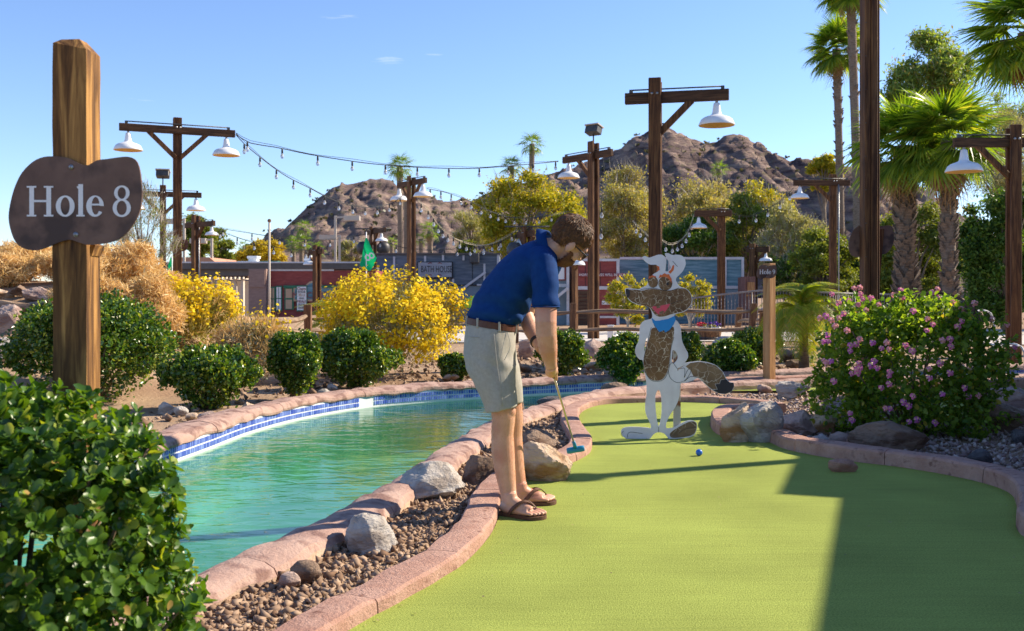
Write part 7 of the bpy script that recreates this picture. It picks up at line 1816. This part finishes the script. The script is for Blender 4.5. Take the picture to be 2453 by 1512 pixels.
# legs
nl = [W(1176, 840, 5.35), W(1190, 905, 5.35), W(1203, 972, 5.36), W(1206, 1000, 5.36), W(1203, 1040, 5.37), W(1204, 1078, 5.375), W(1209, 1125, 5.37), W(1215, 1165, 5.365), W(1219, 1196, 5.36), W(1220, 1222, 5.355)]
B_.tube(nl, [.092, .080, .066, .063, .060, .063, .056, .047, .041, .038], 20)
blob(B_, W(1216, 985, 5.35), (.045, .045, .05), None, 3)
fl = [W(1190, 840, 5.55), W(1207, 905, 5.57), W(1222, 972, 5.60), W(1226, 1000, 5.61), W(1225, 1040, 5.625), W(1226, 1078, 5.635), W(1232, 1120, 5.64), W(1239, 1150, 5.64), W(1244, 1178, 5.64), W(1245, 1196, 5.64)]
B_.tube(fl, [.092, .080, .066, .063, .060, .063, .056, .047, .041, .038], 20)
def foot(h, ang, side):
    """h = ankle ground point, ang = heading; side = +1 when the little toe is towards the camera"""
    d = Vector((math.cos(ang), math.sin(ang), 0)); l = Vector((d.y, -d.x, 0)) * side     # l points to the little toe
    def Q(f, s, z): return h + d * f + l * s + Vector((0, 0, z))
    B_.tube([Q(-.055, 0, .050), Q(-.045, 0, .045), Q(.0, 0, .055), Q(.05, -.004, .056), Q(.10, 0.0, .044), Q(.135, 0.0, .036)], [.022, .030, .036, .036, .034, .026], 16)
    B_.tube([Q(0.0, 0, .12), Q(.01, 0, .08), Q(.05, -.004, .058)], [.037, .040, .034], 16)
    for s in (-.024, .018): B_.tube([Q(-.03, s * .5, .038), Q(.05, s, .036), Q(.125, s * 1.2, .034)], [.024, .022, .021], 12)
    for i, (s, L, r) in enumerate(((-.036, .192, .0145), (-.014, .190, .0105), (.006, .180, .010), (.024, .168, .0095), (.040, .152, .0095))):
        chain(B_, [Q(.115 - i * .006, s * .85, .040 - i * .002), Q(L - .022, s, .036 - i * .001), Q(L, s * 1.02, .0295)], [r * 1.05, r, r * .92], 10)
    return d, l, Q
near_ang, far_ang = R(-30), R(4)
hN = Vector((-.012, 5.345, 0)) - O; hF = Vector((.046, 5.625, 0)) - O
nd = foot(hN, near_ang, 1); fd_ = foot(hF, far_ang, 1)
body = solid('body', B_, M('skin'), man, .0042, 4)
# fine hair on shins and forearms
bv = np.empty(len(body.data.vertices) * 3, np.float32); body.data.vertices.foreach_get('co', bv); bv = bv.reshape(-1, 3)
bn_ = np.empty(len(body.data.vertices) * 3, np.float32); body.data.vertices.foreach_get('normal', bn_); bn_ = bn_.reshape(-1, 3)
el_ = W(1308, 770, 5.16).z; sel = np.where(((bv[:, 2] > .11) & (bv[:, 2] < .58)) | ((bv[:, 2] > W(1318, 868, 5.2).z) & (bv[:, 2] < el_) & (bv[:, 0] > W(1262, 700, 5.3).x)))[0]
rb_ = np.random.default_rng(12); sel = rb_.choice(sel, 9000); nh = bn_[sel]; ax_ = nh * .45 + np.array([0, 0, -1.0]) + rb_.normal(0, .3, (9000, 3)); ln_ = rb_.uniform(.006, .014, 9000)
MT['body_hair'] = leafmat('body_hair', (0.30, 0.15, 0.06), (0.55, 0.33, 0.15), trans=.3, rough=.5)
bh = link('body_hair', leaf_mesh('body_hair', bv[sel] + nh * .002, ax_, rb_.normal(0, 1, (9000, 3)), ln_, .0007, 'diamond'), M('body_hair'), man); bh["kind"] = "stuff"
# ---------------- clothes
def fold(co, k, amp, ph):
    return amp * np.sin(co @ np.array(k) + ph + 1.6 * np.sin(co[:, 1] * 9 + ph))
S_ = MB()
loft(S_, [(c, u, v, a * (1.0 if i else .93), b * (1.02 if i else .95)) for i, (c, u, v, a, b) in enumerate(tors)], 36)
S_.tube([W(1290, 615, 5.30), W(1300, 632, 5.235), W(1305, 665, 5.205), W(1306, 700, 5.185), W(1306, 738, 5.17)], [.070, .075, .072, .070, .0695], 22)
S_.tube([W(1300, 612, 5.52), W(1318, 625, 5.58), W(1300, 665, 5.60), W(1275, 715, 5.59)], [.075, .078, .072, .070], 20)
blob(S_, W(1258, 662, 5.33), (.10, .07, .085)); blob(S_, W(1212, 756, 5.42), (.11, .145, .06))
def shirt_disp(co):
    ax = co @ np.array([.584, 0, .812]); d = fold(co, (14, 10, 58), .006, .3) * np.clip((1.30 - O.z - co[:, 2]) * 4, 0, 1)
    d += .004 * np.sin(ax * 70 + co[:, 1] * 12 + 2 * np.sin(co[:, 0] * 15)) * np.clip((.95 + .35 - co[:, 2]) * 5, 0, 1)
    d += np.array([mn.noise(Vector(p) * 14) for p in co]) * .0035
    return d
solid('polo_shirt', S_, M('polo'), man, .0065, 5, shirt_disp)
# sleeve hem
h_ = MB(); 
for z_, r_ in ((0, 0),):
    c = W(1306, 735, 5.171); n = 28
    h_.tube([c + Vector((math.cos(6.2832 * i / n) * .0735, math.sin(6.2832 * i / n) * .0735, 0)) for i in range(n + 1)], .0035, 6, cap=False)
h_.build('sleeve_hem', M('polo'), man)
# collar: a folded band round the neck
cb = MB(); n = 30; V = []; Fc = []
nx = (W(1340, 590, 5.37) - W(1298, 602, 5.40)).normalized(); cu = Vector((0, 1, 0)); cu = (cu - nx * cu.dot(nx)).normalized(); cw = nx.cross(cu)
cc = W(1313, 590, 5.39)
for i in range(n + 1):
    a = 6.2832 * i / n
    dirv = cu * math.cos(a) + cw * math.sin(a)
    op = 1.0
    base = cc + dirv * .088 - nx * .022; mid = cc + dirv * .076 + nx * .020; fold_ = cc + dirv * .108 - nx * .030; ins = cc + dirv * .070 + nx * .0
    V += [ins, mid, mid + dirv * .006, fold_]
for i in range(n):
    for j in range(3): Fc.append((i*4 + j, i*4 + j + 1, (i+1)*4 + j + 1, (i+1)*4 + j))
cb.add(V, Fc, True); co_ = cb.build('collar', M('polo'), man, fix=False); md = co_.modifiers.new('t', 'SOLIDIFY'); md.thickness = .003
# shorts
P_ = MB()
loft(P_, [(W(1177, 783, yc), (1, 0, -.17), (0, 1, 0), 60.5 / F * yc, .172), TS(1174, 812, 62, .185, (1, 0, -.08)), TS(1173, 845, 62, .190, (1, 0, 0)), TS(1176, 880, 60, .188, (1, 0, 0)), TS(1180, 905, 52, .170, (1, 0, 0))], 36)
loft(P_, [(W(1172, 830, 5.36), (1, 0, 0), (0, 1, 0), .120, .11), (W(1178, 880, 5.345), (1, 0, .1), (0, 1, 0), .124, .112), (W(1188, 925, 5.335), (1, 0, .15), (0, 1, 0), .108, .108), (W(1199, 960, 5.33), (1, 0, .2), (0, 1, 0), .093, .106), (W(1202, 980, 5.33), (1, 0, .22), (0, 1, 0), .0885, .105)], 30)
loft(P_, [(W(1182, 830, 5.56), (1, 0, 0), (0, 1, 0), .120, .11), (W(1196, 885, 5.58), (1, 0, .1), (0, 1, 0), .115, .11), (W(1208, 925, 5.59), (1, 0, .12), (0, 1, 0), .10, .105), (W(1217, 968, 5.60), (1, 0, .15), (0, 1, 0), .088, .103)], 30)
def short_disp(co):
    d = np.array([mn.noise(Vector((p[0] * 16, p[1] * 16, p[2] * 7))) for p in co]) * .006
    d += .0028 * np.sin(co[:, 2] * 60 + co[:, 0] * 40) * np.exp(-((co[:, 2] - .82) / .05) ** 2)
    return d
solid('shorts', P_, M('shorts'), man, .0065, 3, short_disp)
def ring_band(name, c, u, v, a, b, h, t, mat, ov=None, n=40):
    u, v = Vector(u).normalized(), Vector(v).normalized(); w_ = u.cross(v); w_ = w_ if w_.z > 0 else -w_
    mb = MB(); V = []; Fc = []
    for i in range(n):
        q = 6.2832 * i / n
        for (k, z) in ((0, -h/2), (t, -h/2 + .002), (t, h/2 - .002), (0, h/2)): V.append(Vector(c) + u * ((a + k) * math.cos(q)) + v * ((b + k) * math.sin(q)) + w_ * z)
    for i in range(n):
        for j in range(4): Fc.append((i*4 + j, ((i+1) % n)*4 + j, ((i+1) % n)*4 + (j+1) % 4, i*4 + (j+1) % 4))
    mb.add(V, Fc, False); return mb.build(name, M(mat), man)
bc_ = W(1177, 777, yc)
ring_band('belt', bc_, (1, 0, -.17), (0, 1, 0), 61.5 / F * yc, .172, .036, .005, 'leather')
for a_ in (-.35, -1.25, -2.1, 2.6, -2.75):
    u_ = Vector((1, 0, -.17)).normalized(); p = bc_ + u_ * ((61.5 / F * yc + .004) * math.cos(a_)) + Vector((0, 1, 0)) * (.176 * math.sin(a_))
    MB().box(p, (.012, .012, .052)).build('belt_loop', M('shorts'), man, bevel=.002)
def seam(pts, r=.0018): MB().tube(crom(pts, .02), r, 5).build('seam', M('shorts'), man)
def on_leg(px, py, Y): return W(px, py, Y)
seam([W(1215, 796, 5.235), W(1222, 830, 5.238), W(1208, 862, 5.222)]); seam([W(1212, 797, 5.235), W(1203, 835, 5.218), W(1196, 865, 5.212)]); seam([W(1183, 800, 5.225), W(1190, 870, 5.215), W(1199, 930, 5.218), W(1203, 972, 5.222)])
seam([W(1118, 806, 5.33), W(1135, 808, 5.27), W(1146, 808, 5.25)])
# watch
wc = la[-2]; wd_ = (la[-1] - la[-3]).normalized(); wu = wd_.cross(Vector((0, 1, 0))).normalized(); ring_band('watch_band', wc, wu, wd_.cross(wu), .036, .036, .022, .004, 'fig_black', n=20)
# ---------------- hair and beard
def hair_shell(name, cen, rad, keep, mat, seed, amp=.004, sub=5):
    V, Fc = ICO[sub]; P = V * np.array(rad) + np.array(cen)
    d = np.array([mn.fractal(Vector(p) * 38, .8, 2.0, 3) for p in P]); P = P + V * (amp * d)[:, None]
    kf = np.array([keep(P[f].mean(0)) for f in Fc]); Fk = Fc[kf]
    Pw = np.array([hp(*p)[:] for p in P]); o = link(name, npmesh(name, Pw, Fk, True), M(mat), man); o.modifiers.new('t', 'SOLIDIFY').thickness = -.004
    return P[np.unique(Fk)], V[np.unique(Fk)]
def hair_keep(p):
    x, y, z = p
    if x > .06: return z > .052 + (x - .06) * .35
    if x > .012: return z > .028
    if x > -.03: return z > .014 - (.012 - x) * .8
    return z > -.052 + (-.03 - x) * .1
hp_pts, hp_n = hair_shell('hair', (-.014, 0, .034), (.106, .084, .099), hair_keep, 'hair_base', 1, .004)
rh = np.random.default_rng(4); k = rh.choice(len(hp_pts), 5200); Ph = hp_pts[k]; Nh = hp_n[k]
whorl = np.array([-.055, .01, .12]); fl_ = Ph - whorl; fl_ -= Nh * (fl_ * Nh).sum(1)[:, None]; fl_ /= np.linalg.norm(fl_, axis=1)[:, None] + 1e-6
A = fl_ + Nh * .12 + rh.normal(0, .22, (len(Ph), 3)); L_ = rh.uniform(.014, .034, len(Ph))
C = Ph + Nh * .003 + A * .006
to = lambda D: np.array([(HM @ Vector(d))[:] for d in D])
ho = link('hair_strands', leaf_mesh('hair_strands', np.array([hp(*c)[:] for c in C]), to(A), to(Nh + rh.normal(0, .5, Nh.shape)), L_, .0022, 'diamond'), M('hair'), man); ho["kind"] = "stuff"
def beard_keep(p):
    x, y, z = p
    return x > .022 and z < -.052 + .030 * (x < .05) * (abs(y) > .045) and not (x > .088 and z > -.060)
bp_pts, bn = hair_shell('beard_base', (.035, 0, -.058), (.066, .066, .073), beard_keep, 'hair_base', 2, .003, 4)
k = rh.choice(len(bp_pts), 2200); C = bp_pts[k] + bn[k] * .002
bo = link('beard', leaf_mesh('beard', np.array([hp(*c)[:] for c in C]), to(bn[k] * .5 + rh.normal(0, .4, (2200, 3)) + [0, 0, -.8]), to(rh.normal(0, 1, (2200, 3))), rh.uniform(.008, .018, 2200), .0020, 'diamond'), M('beard'), man); bo["kind"] = "stuff"
for ch in man.children:
    if ch.name.startswith('beard_base'): ch.data.materials[0] = surf('beard_base', (.10, .036, .015), (.16, .06, .025), 50, rough=.7)
# sunglasses
sgp = thing('sunglasses', 'black sunglasses worn by the man in the blue polo', 'sunglasses', O)
for sg in (-1, 1):
    V = []; n = 20
    for k_ in range(2):
        for i in range(n):
            a = 6.2832 * i / n; ca, sa = math.cos(a), math.sin(a); x = .108 - .010 * (abs(sg * .034 + ca * .026) / .06) ** 2 + (k_ * .004)
            V.append(hp(x, sg * .035 + (abs(ca) ** .7) * (1 if ca > 0 else -1) * .028, .004 + (abs(sa) ** .7) * (1 if sa > 0 else -1) * .021))
    MB().add(V, [tuple(range(n)), tuple(range(2*n - 1, n - 1, -1))] + [(i, (i+1) % n, n + (i+1) % n, n + i) for i in range(n)]).build('lens', M('lens'), sgp)
    MB().tube([hp(.098, sg * .062, .014), hp(.075, sg * .074, .014), hp(.02, sg * .0815, .011), hp(-.008, sg * .083, .008), hp(-.022, sg * .082, -.012)], hr(.0042, .004, .0036, .0034, .003), 6).build('temple', M('fig_black'), sgp)
MB().tube([hp(.106, -.010, .016), hp(.112, 0, .018), hp(.106, .010, .016)], hr(.003, .003, .003), 6).build('bridge', M('fig_black'), sgp)
# sandals
def sandal(label, h, ang, side):
    d = Vector((math.cos(ang), math.sin(ang), 0)); l = Vector((d.y, -d.x, 0)) * side; c = h + O
    t = thing('sandal', label, 'sandal', c + Vector((0, 0, 0)), 0, 'brown thong sandals of the golfer')
    out = crom([Vector(p) for p in [(-.078, 0, 0), (-.066, .030, 0), (-.03, .036, 0), (.03, .035, 0), (.09, .049, 0), (.14, .054, 0), (.178, .042, 0), (.203, .010, 0), (.208, -.020, 0), (.200, -.046, 0), (.17, -.056, 0), (.12, -.050, 0), (.06, -.034, 0), (.0, -.030, 0), (-.05, -.031, 0), (-.078, 0, 0)]], .012)[:-1]
    MB().prism([(p.x, p.y) for p in out], (0, 0, 0), d, l, (0, 0, 1), .001, .019).build('sole', M('sandal'), t, bevel=.003)
    def Q(f, s, z): return d * f + l * s + Vector((0, 0, z))
    for pts in ([Q(.02, .041, .020), Q(.045, .043, .052), Q(.085, .018, .085), Q(.118, -.010, .080), Q(.150, -.024, .050)], [Q(.015, -.036, .020), Q(.04, -.040, .055), Q(.085, -.026, .086), Q(.118, -.016, .080), Q(.150, -.024, .050)]):
        p = crom(pts, .012); mb = MB(); V = []; Fc = []
        for i, q in enumerate(p):
            tdir = (p[min(i+1, len(p)-1)] - p[max(i-1, 0)]).normalized(); up = (q - Q(.06, 0, .02)).normalized(); sd_ = tdir.cross(up).normalized(); w_ = .012 * (1 - .45 * i / len(p))
            V += [q + sd_ * w_, q - sd_ * w_, q - sd_ * w_ + up * .004, q + sd_ * w_ + up * .004]
        for i in range(len(p) - 1):
            for j in range(4): Fc.append((i*4 + j, i*4 + (j+1) % 4, (i+1)*4 + (j+1) % 4, (i+1)*4 + j))
        mb.add(V, Fc).build('strap', M('sandal'), t)
sandal('brown thong sandal on the near foot touching the kerb', hN, near_ang, 1)
sandal('brown thong sandal on the far foot of the golfer', hF, far_ang, 1)
# putter
pt = thing('putter', 'golf putter with steel shaft and teal blue head held over the rocks', 'golf club', O)
MT['steel'] = surf('brushed_steel', (0.55, 0.50, 0.38), (0.62, 0.56, 0.44), 20, rough=.3, metallic=.9)
MT['teal'] = surf('teal_plastic', (0.01, 0.19, 0.34), (0.012, 0.22, 0.38), 12, rough=.45)
MB().tube([G0 - sd * .02, G0 + sd * .24], [.0135, .0115], 12).build('grip', M('fig_black'), pt)
MB().tube([G0 + sd * .23, G1], [.0062, .0050], 10).build('shaft', M('steel'), pt)
hx = Vector((.93, -.05, .16)).normalized()
mb = MB(); mb.tube([G1 - sd * .05, G1 + sd * .012], [.010, .013], 10); mb.build('hosel', M('teal'), pt)
mb = MB(); c = G1 + sd * .02 + Vector((0.0, 0, -.006)); mb.tube([c - hx * .054, c - hx * .050, c - hx * .03, c, c + hx * .03, c + hx * .050, c + hx * .054], [.012, .017, .019, .018, .019, .017, .012], 14); o = mb.build('club_head', M('teal'), pt)

# ================================================================== LITTER ON THE TURF
MT['litter'] = leafmat('leaf_litter', (0.10, 0.055, 0.025), (0.45, 0.34, 0.18), trans=0.1)
rt = np.random.default_rng(77); Pq = []
for line, n_ in ((kerb_a, 130), (kerb_b, 150)):
    for i in rt.choice(len(line) - 1, n_):
        a = line[i]; d = (line[i + 1] - line[i]).normalized(); o_ = abs(rt.normal(0, .10)) + .01
        Pq.append((a.x + d.y * o_, a.y - d.x * o_, .004))
Pr = np.column_stack([rt.uniform(-.4, 2.5, 90), rt.uniform(3.4, 9.5, 90), np.full(90, .004)])
Pq = np.concatenate([np.array(Pq), Pr]); Pq = Pq[inside(Pq, [(p.x, p.y) for p in list(kerb_a) + list(kerb_b)])]; n = len(Pq)
N = rnd_dirs(n, rt) * .35 + np.array([0, 0, 1.0]); A = rnd_dirs(n, rt); A[:, 2] *= .15; ln = rt.uniform(.005, .018, n)
tag(link('leaf_litter', leaf_mesh('litter', Pq + np.array([0, 0, .002]), A, N, ln, ln * .5, 'diamond', .15), M('litter')), 'scattered dry leaf bits and grit on the turf', 'litter', None, 'stuff')
